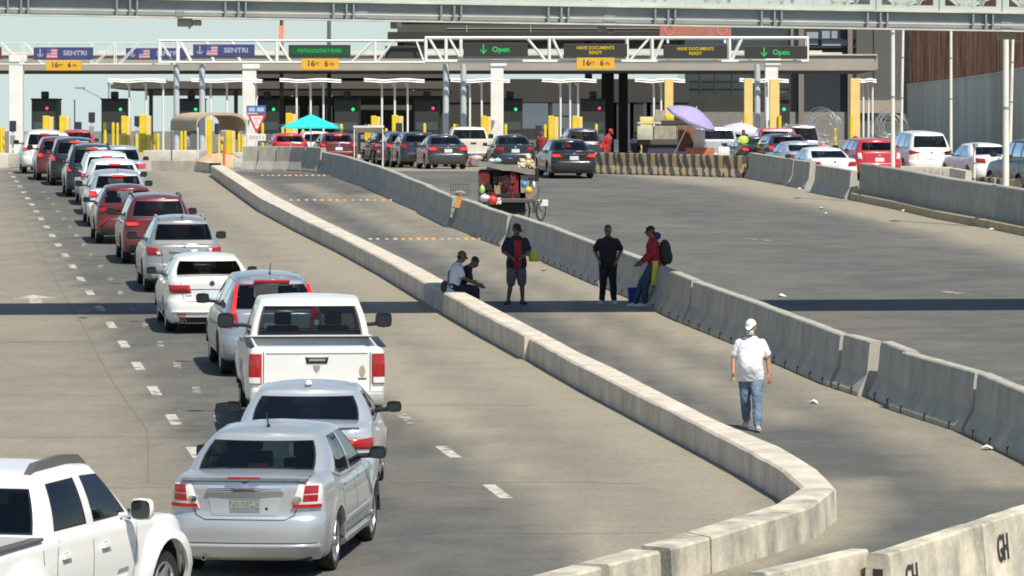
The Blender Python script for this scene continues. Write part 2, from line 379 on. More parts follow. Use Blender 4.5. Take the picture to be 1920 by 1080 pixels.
wall_piece(LT[9:], RT[9:], 'low_wall', 'long low concrete wall running up beside the car queue under the seated people', h=.42, jag=.01)
# far end turns left over the crest
mb = MB(); seg = [(-12.05, 170.0), (-12.9, 174.5), (-14.9, 176.2), (-18.2, 177.0)]
rows = []
for i, (x, y) in enumerate(seg):
    z = gz(y); h = .42
    nx, ny = ((.45, .1), (.3, .35), (.05, .45), (.05, .45))[i]
    rows.append([(x, y, z-.05), (x, y, z+h), (x+nx, y+ny, z+h), (x+nx, y+ny, z-.05)])
mb.sheet(rows); mb.add(rows[-1], [(0, 1, 2, 3)])
tag(mb.build('low_wall', CONC_W, smooth=20), 'far end of the low wall where it turns left below the beige tent', 'concrete wall')
# near leg of the bend and the loose blocks at its end
def leg(FT, BT, name, label, h=WH, cat='concrete wall', m=CONC_G, group=None):
    mb = MB(); rows = []
    for f, k in zip(FT, BT):
        a, c2 = G(*f, h), G(*k, h); a.z = gz(a.y); c2.z = gz(c2.y); u = Vector((0, 0, 1)); d = (c2-a).normalized()
        rows.append([a - d*.02 - u*.05, a + u*(h-.025), a + d*.025 + u*h, c2 - d*.02 + u*h, c2 + u*(h-.02), c2 + d*.01 - u*.05])
    mb.sheet(rows); k = len(rows[0]); mb.add(rows[0], [tuple(range(k))]); mb.add(rows[-1], [tuple(range(k))])
    return tag(mb.build(name, m, smooth=30), label, cat, group)
leg([(1566, 914), (1545, 931), (1523, 949), (1440, 975), (1345, 1004), (1334, 1007)], [(1503, 914), (1478, 930), (1452, 946), (1385, 967), (1300, 993), (1287, 997)], 'low_wall', 'stained front leg of the low wall bend with a chipped corner')
leg([(1331, 1008), (1258, 1028)], [(1284, 998), (1202, 1022)], 'concrete_block', 'concrete block touching the end of the stained wall leg', .39, 'concrete block')
leg([(1238, 1033), (1142, 1058)], [(1180, 1029), (1085, 1055)], 'concrete_block', 'middle concrete block of the three continuing from the wall bend', .38, 'concrete block')
leg([(1128, 1063), (1000, 1095)], [(1072, 1059), (940, 1094)], 'concrete_block', 'concrete block cut by the bottom of the picture, last of the three', .38, 'concrete block')
# ================================================================ jersey barriers
def jersey(length, h=.95, wb=.6, wt=.2, ends=True):
    """profile across x, length along +y, slight wear"""
    pr = [(-wb/2, 0), (-wb/2, .07), (-wb*.255, h*.40), (-wt/2-.012, h*.9), (-wt/2, h-.02), (-wt/2+.02, h), (wt/2-.02, h), (wt/2, h-.02), (wt/2+.012, h*.9), (wb*.255, h*.40), (wb/2, .07), (wb/2, 0)]
    mb = MB(); n = max(2, int(length/.35)); rows = []
    for i in range(n+1):
        y = length*i/n; rows.append([(x + random.uniform(-.0012, .0012), y, z + (random.uniform(-.007, .003) if z > h*.8 else 0)) for x, z in pr])
    mb.sheet(rows); k = len(pr); mb.add(rows[0], [tuple(range(k))]); mb.add(rows[-1], [tuple(range(k))])
    return mb
def place_barrier(a, b2, label, group=None, m=CONC_J, h=.95, gap=.03, name='jersey_barrier', dz=0.0, yaw=0.0, wb=.6, slots=False):
    a, b2 = Vector(a), Vector(b2); d = b2 - a; ln = math.hypot(d.x, d.y) - gap
    o = jersey(ln, h, wb).build(name, m, smooth=16)
    o.location = (a.x, a.y, gz(a.y) + dz); o.rotation_euler = (math.atan2(gz(b2.y)-gz(a.y), ln), 0, math.atan2(-d.x, d.y) + yaw)
    if slots:
        k = max(2, int(ln/1.1))
        for j in range(k):
            y = ln*(j+.5)/k; MB().box(-wb/2-.004, -wb/2+.05, y-.03, y+.03, .0, .115).build('drain_slot', SLOTM, o)
    return tag(o, label, 'barrier', group)
SLOTM = mat('dark_slot', (.035, .034, .03), .9)
BL = [(2050, 925), (1935, 879), (1802, 812), (1663, 767), (1610, 743), (1560, 726), (1400, 657), (1280, 607), (1185, 563), (1123, 538), (1023, 493), (940, 463), (885, 443), (842, 426), (790, 400), (740, 378), (690, 355), (640, 336), (592, 322)]
BLABEL = ['nearest grey jersey barrier leaving the picture at the right edge', 'grey jersey barrier right of the one with a hanging metal strip', 'grey jersey barrier with a rusty mark and a hanging metal strip',
 'short grey jersey barrier with a dark gap under its foot, behind the walking man', 'grey jersey barrier with a sunlit end face above the walking man', 'long dark streaked jersey barrier behind the walking man',
 'jersey barrier just right of the leaning man in red', 'jersey barrier the man in the red jacket leans on', 'jersey barrier behind the blue bucket', 'jersey barrier behind the man in black',
 'jersey barrier between the man in shorts and the man in black', 'jersey barrier behind the man in shorts', 'jersey barrier below the red and white balloons of the vendor cart', 'weathered jersey barrier with yellow paint smears under the wire basket',
 'streaked jersey barrier just beyond the wire basket', 'jersey barrier left of the wire basket, second beyond it', 'jersey barrier below the small white canopy', 'jersey barrier at the crest of the middle lane']
rngb = random.Random(11)
for i in range(len(BL)-1):
    a, b2 = G(*BL[i]), G(*BL[i+1]); off = Vector((.3, .04, 0))
    sh = Vector(((0, .04, 0, .10, -.02, -.06, .02, -.02, .03, -.01, .02, -.03, .05, -.10, 0, .02, -.02, .02)[i], 0, 0))
    o = place_barrier(a+off+sh, b2+off+sh, BLABEL[i], yaw=(.02 if i == 4 else rngb.uniform(-.006, .006)), h=((.90, .90, .90, .91, .89)[i] if i < 5 else .87 + rngb.uniform(-.015, .015)), gap=(.30 if i == 3 else .16 if i in (4, 1) else rngb.uniform(.05, .10)), slots=i < 12)
fb = [(-7.55, 170.8), (-8.3, 173.6), (-9.0, 175.2), (-9.7, 176), (-10.5, 176.6), (-11.2, 177.0)]
for i, (a, b2) in enumerate(zip(fb, fb[1:])):
    a, b2 = Vector((*a, 0)), Vector((*b2, 0))
    place_barrier(a, b2, 'short grey barrier in the row turning left below the red cars and teal umbrella', 'short barriers turning left below the teal umbrella', gap=.12, h=1.02)
# striped barriers beyond the vendor cart
def stripes(name):
    m, nt, b = nodes(name); N, Lk = nt.nodes, nt.links; b.inputs['Roughness'].default_value = .8
    tc = N.new('ShaderNodeTexCoord'); sp = N.new('ShaderNodeSeparateXYZ'); Lk.new(tc.outputs['Object'], sp.inputs[0])
    ad = N.new('ShaderNodeMath'); ad.operation = 'MULTIPLY_ADD'; ad.inputs[1].default_value = .45; Lk.new(sp.outputs['Z'], ad.inputs[0]); Lk.new(sp.outputs['Y'], ad.inputs[2])
    mu = N.new('ShaderNodeMath'); mu.operation = 'MULTIPLY'; mu.inputs[1].default_value = 2.0; n0 = N.new('ShaderNodeTexNoise'); n0.inputs['Scale'].default_value = 1.1; Lk.new(tc.outputs['Object'], n0.inputs['Vector']); n1 = N.new('ShaderNodeMath'); n1.operation = 'MULTIPLY_ADD'; n1.inputs[1].default_value = .9; Lk.new(n0.outputs['Fac'], n1.inputs[0]); Lk.new(ad.outputs[0], n1.inputs[2]); Lk.new(n1.outputs[0], mu.inputs[0])
    fr = N.new('ShaderNodeMath'); fr.operation = 'FRACT'; Lk.new(mu.outputs[0], fr.inputs[0])
    gt = N.new('ShaderNodeMath'); gt.operation = 'GREATER_THAN'; gt.inputs[1].default_value = .5; Lk.new(fr.outputs[0], gt.inputs[0])
    n = N.new('ShaderNodeTexNoise'); n.inputs['Scale'].default_value = 4; n.inputs['Detail'].default_value = 6; Lk.new(tc.outputs['Object'], n.inputs['Vector'])
    rp = N.new('ShaderNodeValToRGB'); rp.color_ramp.elements[0].color = (.40, .27, .09, 1); rp.color_ramp.elements[1].color = (.33, .29, .23, 1); rp.color_ramp.elements[0].position = .35; rp.color_ramp.elements[1].position = .6
    Lk.new(n.outputs['Fac'], rp.inputs[0])
    mx = N.new('ShaderNodeMix'); mx.data_type = 'RGBA'; mx.inputs['B'].default_value = (.075, .07, .064, 1); Lk.new(gt.outputs[0], mx.inputs['Factor']); Lk.new(rp.outputs[0], mx.inputs['A'])
    Lk.new(mx.outputs['Result'], b.inputs['Base Color']); return m
STRIPE = stripes('worn_black_yellow_stripes')
sx = [1122, 1160, 1200, 1240, 1283, 1326, 1362, 1396]
SLAB = ['striped barrier nearest the black sedan', 'striped barrier second from the black sedan', 'striped barrier below the cart loaded with boxes', 'striped barrier below the pale crates of the box stall', 'striped barrier left of the stall under the purple umbrella',
        'striped barrier under the purple umbrella, with an orange rag', 'striped barrier joining the plain grey barriers, below the pale umbrella']
for i in range(7):
    a, b2 = G(sx[i], 323.5 + (sx[i]-1122)*.036), G(sx[i+1], 323.5 + (sx[i+1]-1122)*.036)
    place_barrier(a, b2, SLAB[i], m=STRIPE, h=.85, gap=.02, name='striped_barrier', wb=.5)
for px, lb in (([(1398, 334), (1480, 349)], 'grey jersey barrier right after the striped row'), ([(1481, 350), (1512, 355)], 'short grey jersey barrier with a sunlit end face beside the gap'), ([(1522, 361), (1588, 374)], 'grey jersey barrier standing in front of the long right wall')):
    a, b2 = G(*px[0]) + Vector((.25, .1, 0)), G(*px[1]) + Vector((.25, .1, 0)); place_barrier(a, b2, lb, h=.98, gap=.04)
# long wall on the right with a worn yellow kerb
def patched(name):      # cast in bays of slightly different grey, with overpainted patches
    m, nt, b = nodes(name); N, Lk = nt.nodes, nt.links; b.inputs['Roughness'].default_value = .88
    tc = N.new('ShaderNodeTexCoord'); sp = N.new('ShaderNodeSeparateXYZ'); Lk.new(tc.outputs['Object'], sp.inputs[0])
    mu = N.new('ShaderNodeMath'); mu.operation = 'MULTIPLY'; mu.inputs[1].default_value = .36; Lk.new(sp.outputs['Y'], mu.inputs[0]); fl = N.new('ShaderNodeMath'); fl.operation = 'FLOOR'; Lk.new(mu.outputs[0], fl.inputs[0])
    wn_ = N.new('ShaderNodeTexWhiteNoise'); wn_.noise_dimensions = '1D'; Lk.new(fl.outputs[0], wn_.inputs['W'])
    n = N.new('ShaderNodeTexNoise'); n.inputs['Scale'].default_value = 2.2; n.inputs['Detail'].default_value = 8; Lk.new(tc.outputs['Object'], n.inputs['Vector'])
    ad = N.new('ShaderNodeMath'); ad.operation = 'MULTIPLY_ADD'; ad.inputs[1].default_value = .45; Lk.new(wn_.outputs['Value'], ad.inputs[0]); Lk.new(n.outputs['Fac'], ad.inputs[2])
    rp = N.new('ShaderNodeValToRGB'); rp.color_ramp.elements[0].position = .35; rp.color_ramp.elements[0].color = (.27, .265, .23, 1); rp.color_ramp.elements[1].position = 1.0; rp.color_ramp.elements[1].color = (.44, .425, .37, 1)
    Lk.new(ad.outputs[0], rp.inputs[0]); Lk.new(rp.outputs[0], b.inputs['Base Color']); return m
CONC_P = patched('patched_grey_concrete')
KERBY = mat('worn_yellow_kerb', (.40, .33, .17), .85, var=.35, scale=3, col2=(.30, .27, .22))
rw = [(1594, 375), (1680, 393), (1757, 411), (1850, 428), (1935, 446), (2050, 470)]
for i, lb in ((0, 'long grey concrete wall at the right, half beyond the joint nearest the booths'), (3, 'long grey concrete wall leaving the picture at the right edge')):
    seg = rw[i:i+4] if i == 0 else rw[3:]
    t = thing('concrete_wall', lb, 'concrete wall', G(*seg[0])); mb, kb = MB(), MB(); o0 = G(*seg[0]); rows, kr = [], []
    for q in seg:
        p = G(*q) - o0; z = p.z
        rows.append([(p.x+.28, p.y+.03, z-.1), (p.x+.34, p.y+.03, z+1.22), (p.x+.37, p.y+.04, z+1.25), (p.x+.60, p.y+.09, z+1.25), (p.x+.63, p.y+.1, z+1.22), (p.x+.66, p.y+.1, z-.1)])
        kr.append([(p.x, p.y, z-.1), (p.x+.02, p.y, z+.22), (p.x+.06, p.y+.01, z+.25), (p.x+.33, p.y+.05, z+.27)])
    if i == 0:
        for rr in (rows, kr): rr[-1] = [(x-.012, y, z) for x, y, z in rr[-1]]
    mb.sheet(rows); mb.add(rows[0], [tuple(range(6))]); mb.add(rows[-1], [tuple(range(6))]); kb.sheet(kr); kb.add(kr[0], [(0, 1, 2, 3)])
    mb.build('wall', CONC_P, t, smooth=25); kb.build('kerb', KERBY, t, smooth=25)
# barriers with stencilled letters at the bottom right
gh = [(3.55, 41.3), (4.72, 43.72), (5.9, 46.2), (7.2, 48.9)]
GL = ['pale jersey barrier with black GH stencil and a notched end face', 'pale jersey barrier with GH stencil at the right edge', 'pale jersey barrier outside the right edge']
for i in range(2):
    a, b2 = Vector((*gh[i], 0)), Vector((*gh[i+1], 0)); d = (b2-a); ang = math.atan2(-d.x, d.y)
    t = thing('jersey_barrier', GL[i], 'barrier', (a.x, a.y, gz(a.y)), ang, rx=SLOPE)
    ln = d.length - .04
    mb = jersey(ln, .93, .62, .22); mb.build('barrier', CONC_G, t, smooth=28)
    if i == 0:
        n = MB().box(-.05, .05, -.006, .1, .52, .78); n.build('slot', mat('shadowed_slot', (.03, .03, .03), .9), t)
    tl = math.atan2(.12, .5)
    M = Matrix.Translation((.152, .54, .62)) @ Matrix.Rotation(R(90), 4, 'Z') @ Matrix.Rotation(R(90)-.077, 4, 'X')
    lettering('lettering', 'GH', .40, (0, 0, 0), INK, t, M=M, sx=.60, bold=.002)
a, b2 = Vector((2.3, 39.9, 0)), Vector((3.42, 41.7, 0))
place_barrier(a, b2, 'pale jersey barrier running off the bottom of the picture left of the GH barriers', m=CONC_G, h=.93)
# scattered litter
lit = MB()
LITTER = [(1850, 843, 'crumpled white cup lying beside the near jersey barriers', (.8, .8, .78)), (1526, 757, 'white paper scrap on the middle lane left of the barriers', (.7, .7, .68)), (1465, 556, 'pale wrapper beside the barrier in the right road', (.7, .68, .62)),
          (1540, 392, 'white scraps lying on the far right road', (.7, .7, .7)), (1548, 402, 'small white scrap beside two others on the far right road', (.7, .7, .7)), (1694, 397, 'white scrap at the foot of the long right wall', (.75, .73, .7)), (1860, 432, 'pale scrap near the kerb at the right edge', (.7, .68, .64)), (1020, 508, 'pink paper scrap behind the man in shorts', (.75, .5, .45)), (592, 318, 'white scrap at the foot of the far barriers', (.8, .8, .8)), (1500, 355, 'small pale stone by the gap between barriers', (.7, .66, .6))]
for i, (x, y, lb, c0) in enumerate(LITTER):
    p = G(x, y); rg = random.Random(i); mb = MB()
    pts = [Vector((math.cos(k*.9)*rg.uniform(.04, .12), math.sin(k*.9)*rg.uniform(.04, .12), rg.uniform(.0, .05))) for k in range(7)]
    mb.add(pts + [Vector((0, 0, .07))], [(k, (k+1) % 7, 7) for k in range(7)])
    o = mb.build('litter', mat(f'litter_{i}', c0, .8)); o.location = p + Vector((0, 0, .004)); o.scale = (1, 1.3, 1); tag(o, lb, 'litter')
# ================================================================ vehicles
SED_LV = [  # v, width fraction, rear offset, front offset
    (0, .90, .14, -.22), (.05, .945, .07, -.10), (.14, .975, .015, -.03), (.26, .992, 0, 0), (.40, 1.0, .0, 0), (.50, 1.0, .015, -.02), (.55, .997, .045, -.05),
    (.66, .988, .05, -.08), (.80, .968, .045, -.14), (.90, .945, .04, -.20), (.955, .92, .05, -.26), (.985, .885, .085, -.32), (1.0, .84, .14, -.40)]
SUV_LV = [(0, .90, .16, -.22), (.05, .95, .06, -.10), (.12, .98, .01, -.03), (.24, .995, 0, 0), (.40, 1.0, .0, 0), (.47, 1.0, .02, -.02), (.51, .998, .06, -.04),
    (.66, .99, .07, -.06), (.80, .972, .08, -.12), (.91, .95, .09, -.18), (.96, .93, .10, -.24), (.988, .90, .12, -.30), (1.0, .87, .15, -.36)]
PICK_LV = [(0, .93, .05, -.10), (.06, .97, .02, -.05), (.2, .985, 0, 0), (.45, 1.0, 0, 0), (.62, 1.0, 0, 0), (.80, .99, .0, -.03), (.90, .985, 0, -.08), (.96, .975, .005, -.13), (.985, .96, .01, -.18), (1.0, .945, .02, -.22)]
class Car:
    def __init__(c, name, label, cat, loc, heading, spec, pnt, group=None):
        c.s = spec; c.p = pnt
        c.root = thing(name, label, cat, loc, -R(heading), group, rx=SLOPE if loc[1] < CREST else 0)
        c.L, c.W, c.zb, c.Rw = spec['L'], spec['W'], spec.get('zb', .21), spec.get('Rw', .33)
        c.ax = spec['ax']; c.lv = spec.get('lv', SED_LV); c.Ra = c.Rw + spec.get('gap', .055); c.fl = spec.get('flare', .012)
        c.rc = spec.get('rc', (.34, .24)); c.fc = spec.get('fc', (.42, .55)); c.bow = spec.get('bow', .06)
        c.cache = {}
    def deck(c, y): return interp(c.s['deck'], y)
    def row(c, v):
        V = [q[0] for q in c.lv]
        return [float(np.interp(v, V, [q[k] for q in c.lv])) for k in (1, 2, 3)]
    def outline(c, v, n=(9, 7, 78, 7, 8)):
        wf, r0, f0 = c.row(v); hw = c.W/2*wf; yf = c.L + f0; pts = []
        rx, ry = c.rc; fx, fy = c.fc
        for i in range(n[0]):
            x = (hw-rx)*i/n[0]; pts.append((x, r0 + c.bow*(x/hw)**2))
        y1 = r0 + c.bow*((hw-rx)/hw)**2
        for i in range(n[1]):
            a = math.pi/2*i/n[1]; pts.append((hw-rx+rx*math.sin(a), y1 + ry*(1-math.cos(a))))
        ya = y1+ry; y2 = yf - .12; yb = y2-fy
        for i in range(n[2]): pts.append((hw, ya+(yb-ya)*i/n[2]))
        for i in range(n[3]):
            a = math.pi/2*i/n[3]; pts.append((hw-fx+fx*math.cos(a), yb+fy*math.sin(a)))
        for i in range(n[4]+1):
            x = (hw-fx)*(1-i/n[4]); pts.append((x, yf-.12*(x/(hw-fx+1e-6))**2))
        tp = c.s.get('taper', .035); ym = c.L*.48
        out = []
        for x, y in pts:
            q = abs((y-ym)/(c.L/2)); out.append((x*(1-tp*q**2.6), y))
        return out
    def z_at(c, v, x, y):
        z = c.zb + v*(c.deck(min(max(y, 0), c.L))-c.zb)
        return z
    def v_at(c, z, y=0.1): return (z-c.zb)/(c.deck(y)-c.zb)
    def pt(c, v, x, y):
        z = c.z_at(v, x, y)
        if x > c.W*.36:
            for ya in c.ax:
                d = abs(y-ya)
                if d < c.Ra: z = max(z, c.Rw + math.sqrt(c.Ra**2-d*d)*1.0)
                dist = math.hypot(y-ya, z-c.Rw)
                e = max(0, 1-(dist-c.Ra)/.15) if dist < c.Ra+.15 else 0
                x += c.fl*min(1, e*1.6)
        return Vector((x, y, z))
    def body(c, bed=None):
        vs = [q[0] for q in c.lv]
        extra = [(a+b)/2 for a, b in zip(vs, vs[1:])]; vs = sorted(set(vs+extra))
        rings = []
        for v in vs:
            half = [c.pt(v, x, y) for x, y in c.outline(v)]
            rings.append(half + [Vector((-p.x, p.y, p.z)) for p in half[-2:0:-1]])
        n = len(rings[0]); mb = MB()
        mb.add([p for r in rings for p in r], [(k*n+i, k*n+(i+1) % n, (k+1)*n+(i+1) % n, (k+1)*n+i) for k in range(len(rings)-1) for i in range(n)])
        half = rings[-1][:n//2+1]; m_ = 8; cr = c.s.get('crown', .025)
        rows = []
        for p in half:
            if bed and p.y < bed: rows.append(None); continue
            rows.append([Vector((p.x*(1-2*k/m_), p.y, p.z + cr*(1-(1-2*k/m_)**2))) for k in range(m_+1)])
        good = [r for r in rows if r]; mb.sheet(good)
        if bed:   # open load bed
            fl = c.s.get('bedfloor', .78); idx = [i for i, p in enumerate(half) if p.y < bed]
            inn, low = [], []
            for i in idx:
                p = half[i]; q = Vector((max(0, p.x-.09) if p.x > .3 else p.x, max(p.y, .10), p.z)); inn.append(q); low.append(Vector((q.x, q.y, fl)))
            e = Vector((inn[-1].x, bed, inn[-1].z)); inn.append(e); low.append(Vector((e.x, bed, fl)))
            for sx_ in (1, -1):
                f = lambda L: [Vector((sx_*p.x, p.y, p.z)) for p in L]
                hh = [half[i] for i in idx] + [Vector((half[idx[-1]].x, bed, half[idx[-1]].z))]
                mb.sheet([f(hh), f(inn), f(low)])
            mb.sheet([[Vector((p.x, p.y, fl)) for p in low], [Vector((-p.x, p.y, fl)) for p in low]])
            w0 = inn[-1].x; zt = c.deck(bed)+.03
            mb.add([(-w0-.05, bed, fl), (w0+.05, bed, fl), (w0+.05, bed, zt), (-w0-.05, bed, zt)], [(0, 1, 2, 3)])
        c.bodyobj = mb.build('body', c.p, c.root, smooth=38)
        ub = MB(); hw = c.W/2   # dark underside and wheel wells
        ub.box(-hw*.80, hw*.80, .16, c.L-.3, c.zb+.0, c.zb+.16)
        for ya in c.ax:
            for sgn in (-1, 1):
                rr = []
                for k in range(13):
                    a = math.pi*k/12; y, z = ya+c.Ra*1.02*math.cos(a), c.Rw+c.Ra*1.0*math.sin(a)-(.02 if k in (0, 12) else 0)
                    rr.append([(sgn*(hw*.985), y, z), (sgn*(hw-.34), y, z)])
                ub.sheet(rr); ub.add([r[1] for r in rr], [tuple(range(13))])
        ub.build('underbody', BLACK, c.root)
    # ---- points on the outer skin, by arc length a from the middle of the tail and height z
    def skin(c, a, z):
        key = round(z, 3)
        if key not in c.cache:
            v = min(1, max(0, c.v_at(z))); o = c.outline(v, (24, 14, 90, 10, 8)); ar = np.array(o); d = np.r_[0, np.cumsum(np.hypot(*np.diff(ar, axis=0).T))]
            c.cache[key] = (d, ar)
        d, ar = c.cache[key]; s = abs(a)
        f = lambda q: Vector((float(np.interp(q, d, ar[:, 0])), float(np.interp(q, d, ar[:, 1])), z))
        p = f(s); t = (f(s+.01)-f(max(0, s-.01))); nrm = Vector((t.y, -t.x, 0)).normalized()
        # on the side the deck height changes: keep absolute z, flare too
        if p.x > c.W*.36 and p.y > .3:
            v = min(1, max(0, (z-c.zb)/(c.deck(p.y)-c.zb))); wf = c.row(v)[0]; wf0 = c.row(min(1, max(0, c.v_at(z))))[0]; p.x *= wf/wf0
            q = c.pt(v, p.x, p.y); p.x = q.x
        if a < 0: p.x, nrm.x = -p.x, -nrm.x
        return p, nrm
    def a_of_y(c, y, z):
        c.skin(0, z); d, ar = c.cache[round(z, 3)]; k = np.argmax(ar[:, 0] > ar[:, 0].max()*.985)
        return float(np.interp(y, ar[k:-20, 1], d[k:-20]))
    def patch(c, quad, off=.006, n=8, m_=5, dome=0.0, mb=None, mi=0):
        """curved plate lying on the skin; quad = 4 corners (a, z) in order"""
        mb = mb or MB(); q = [np.array(k, float) for k in quad]; rows = []
        for j in range(m_+1):
            r = []
            for i in range(n+1):
                u, w_ = i/n, j/m_; az_ = q[0]*(1-u)*(1-w_)+q[1]*u*(1-w_)+q[2]*u*w_+q[3]*(1-u)*w_
                p, nn = c.skin(az_[0], az_[1]); e = 16*u*(1-u)*w_*(1-w_)
                r.append((p, nn, off + dome*min(1, e*2)))
            rows.append(r)
        top = [[p+nn*o for p, nn, o in r] for r in rows]; mb.sheet(top, mi)
        ring = rows[0] + [r[-1] for r in rows[1:]] + rows[-1][-2::-1] + [r[0] for r in rows[-2:0:-1]]
        a = [p+nn*o for p, nn, o in ring]; b_ = [p-nn*.012 for p, nn, o in ring]; k = len(ring)
        mb.add(a+b_, [(i, (i+1) % k, k+(i+1) % k, k+i) for i in range(k)], mi)
        return mb
    def plate(c, name, quad, m, off=.006, dome=0.0, parent=None, **k):
        return c.patch(quad, off, dome=dome, **k).build(name, m, parent or c.root, smooth=40)
    def disc(c, name, a, z, r, m, off=.008, rz=None, n=20, parent=None, mb=None):
        mb = mb or MB(); rz = rz or r; p0, n0 = c.skin(a, z); v = [p0+n0*(off+.004)]
        for k in range(n):
            t = 2*math.pi*k/n; p, nn = c.skin(a+r*math.cos(t), z+rz*math.sin(t)); v.append(p+nn*off)
        for k in range(n):
            t = 2*math.pi*k/n; p, nn = c.skin(a+r*math.cos(t), z+rz*math.sin(t)); v.append(p-nn*.004)
        mb.add(v, [(0, 1+k, 1+(k+1) % n) for k in range(n)] + [(1+k, 1+(k+1) % n, 1+n+(k+1) % n, 1+n+k) for k in range(n)])
        return mb.build(name, m, parent or c.root, smooth=50) if name else mb
    def seams(c, lines, w_=.010, name='seam_lines'):
        mb = MB()
        for pts in lines:
            fine = []
            for (a0, z0), (a1, z1) in zip(pts, pts[1:]):
                k = max(2, int(math.hypot(a1-a0, z1-z0)/.08)); fine += [(a0+(a1-a0)*i/k, z0+(z1-z0)*i/k) for i in range(k)]
            fine.append(pts[-1]); rows = []
            for i, (a, z) in enumerate(fine):
                b0, b1 = fine[max(0, i-1)], fine[min(len(fine)-1, i+1)]; t = Vector((b1[0]-b0[0], b1[1]-b0[1])).normalized()
                r = []
                for sg in (-1, 1):
                    p, nn = c.skin(a - t.y*w_*sg/2, z + t.x*w_*sg/2); r.append(p+nn*.0025)
                rows.append(r)
            mb.sheet(rows)
        return mb.build(name, BLACK, c.root)
    def sym(c, quad): return [(-a, z) for a, z in quad][::-1]
    # ---- cabin
    def cabin(c, keys, segs, roof, crown=.05, glassm=GLASS_D, bulge=.03, t0=.07, t1=.90, roofm=None, seats=True, seatm=DARK):
        """keys: right-hand half, tail centre to nose centre, (bx,by,rx,ry); segs: (kind, has window, samples)"""
        dk = lambda y: interp(c.s.get('belt', c.s['deck']), y)
        P0 = []; 
        for i, (kind, win, n) in enumerate(segs):
            k0, k1 = np.array(keys[i], float), np.array(keys[i+1], float)
            for j in range(n):
                f = j/n
                if kind == 'rear': q = k0*(1-f)+k1*f; q[1] = k0[1]+(k1[1]-k0[1])*f*f; q[3] = k0[3]+(k1[3]-k0[3])*f*f
                elif kind == 'front': q = k0*(1-f)+k1*f; g_ = 1-(1-f)**2; q[1] = k0[1]+(k1[1]-k0[1])*g_; q[3] = k0[3]+(k1[3]-k0[3])*g_
                elif kind == 'corner':
                    ctl = k0*.5+k1*.5; ctl[0], ctl[1] = k1[0]*1.0, k0[1]*.85+k1[1]*.15; ctl[2], ctl[3] = k1[2], k0[3]*.85+k1[3]*.15
                    q = k0*(1-f)**2+2*ctl*f*(1-f)+k1*f*f
                else: q = k0*(1-f)+k1*f
                P0.append((tuple(q), i if win else -1, kind))
        P0.append((tuple(np.array(keys[-1], float)), -1, 'end'))
        ts = [0, t0, t0+(t1-t0)*.25, (t0+t1)/2, t0+(t1-t0)*.75, t1, 1.0]
        def col(q, t, sx=1):
            bx, by, rx, ry = q; zb_ = dk(by)-.02; zt = interp(roof, ry)
            x, y, z = bx+(rx-bx)*t, by+(ry-by)*t, zb_+(zt-zb_)*t
            x += bulge*4*t*(1-t)*min(1, x/.4)
            return Vector((sx*x, y, z))
        full = [(q, w_, 1) for q, w_, k in P0]; n = len(full)
        bodyF, glassF = MB(), {}
        for sx in (1, -1):
            cols = [[col(q, t, sx) for t in ts] for q, _, _ in P0]
            V = [p for cc in cols for p in cc]; m_ = len(ts); f = []
            for i in range(n-1):
                for j in range(m_-1):
                    if P0[i][1] >= 0 and 1 <= j <= m_-3: continue
                    f.append((i*m_+j, (i+1)*m_+j, (i+1)*m_+j+1, i*m_+j+1))
            bodyF.add(V, f)
        # roof
        top = [(q, col(q, 1.0)) for q, _, _ in P0]; rows = []
        ky = [p.y for _, p in top]
        ymid = (min(ky)+max(ky))/2
        for (q, p) in top:
            e1 = Vector((p.x*.955 if p.x > .05 else p.x, p.y + (.02 if p.y < ymid else -.02), p.z+.022))
            r = [p]
            for k in range(0, 9):
                u = k/8; xx = e1.x*(1-2*u); yc = e1.y
                ins = min(1, max(0, min(e1.y-min(ky), max(ky)-e1.y)/.35))
                r.append(Vector((xx, yc, e1.z + crown*(1-(1-2*u)**2)*(.35+.65*ins))))
            r.append(Vector((-p.x, p.y, p.z))); rows.append(r)
        bodyF.sheet(rows)
        c.cab = bodyF.build('cabin', roofm or c.p, c.root, smooth=42)
        # panes
        nm = {'rear': 'rear_window', 'front': 'windscreen', 'side': 'side_window'}
        done = {}
        for i, (kind, win, ns) in enumerate(segs):
            if not win: continue
            for sx in ((1, -1) if kind == 'side' else (0,)):
                mb = MB()
                def at_(f, t, sgn):
                    j = f*ns; a = int(min(ns-1, math.floor(j))); st = sum(s_[2] for s_ in segs[:i]); q0, q1 = np.array(P0[st+a][0]), np.array(P0[st+a+1][0]); g_ = j-a
                    p = col(tuple(q0*(1-g_)+q1*g_), t, sgn); ctr = Vector((0, c.L*.5, p.z)); d = (ctr-p); d.z = 0; return p + d.normalized()*.006
                T = [t0+.0, t0+.035, t0+.06] + [t0+(t1-t0)*k/6 for k in range(1, 6)] + [t1-.05, t1-.02, t1]
                mg = .05 if kind == 'side' else .03
                if kind == 'side': Fs = [(f, sx) for f in [0, mg] + [mg+(1-2*mg)*k/5 for k in range(1, 5)] + [1-mg, 1]]
                elif kind == 'rear': Fs = [(1-f, -1) for f in [0, mg]+[k/10 for k in range(1, 10)]] + [(f, 1) for f in [0]+[k/10 for k in range(1, 10)]+[1-mg, 1]]
                else: Fs = [(f, -1) for f in [0, mg]+[k/10 for k in range(1, 10)]] + [(1-f, 1) for f in [0]+[k/10 for k in range(1, 10)]+[1-mg, 1]]
                grid = [[at_(f, t, sg) for f, sg in Fs] for t in T]; a, b_ = len(T), len(Fs)
                V = [p for r in grid for p in r]; fg, fs = [], []
                for j in range(a-1):
                    for k in range(b_-1): (fs if j in (0, a-2) or k in (0, b_-2) else fg).append((j*b_+k, j*b_+k+1, (j+1)*b_+k+1, (j+1)*b_+k))
                mb.add(V, fg, 0); mb.add(V, fs, 1)
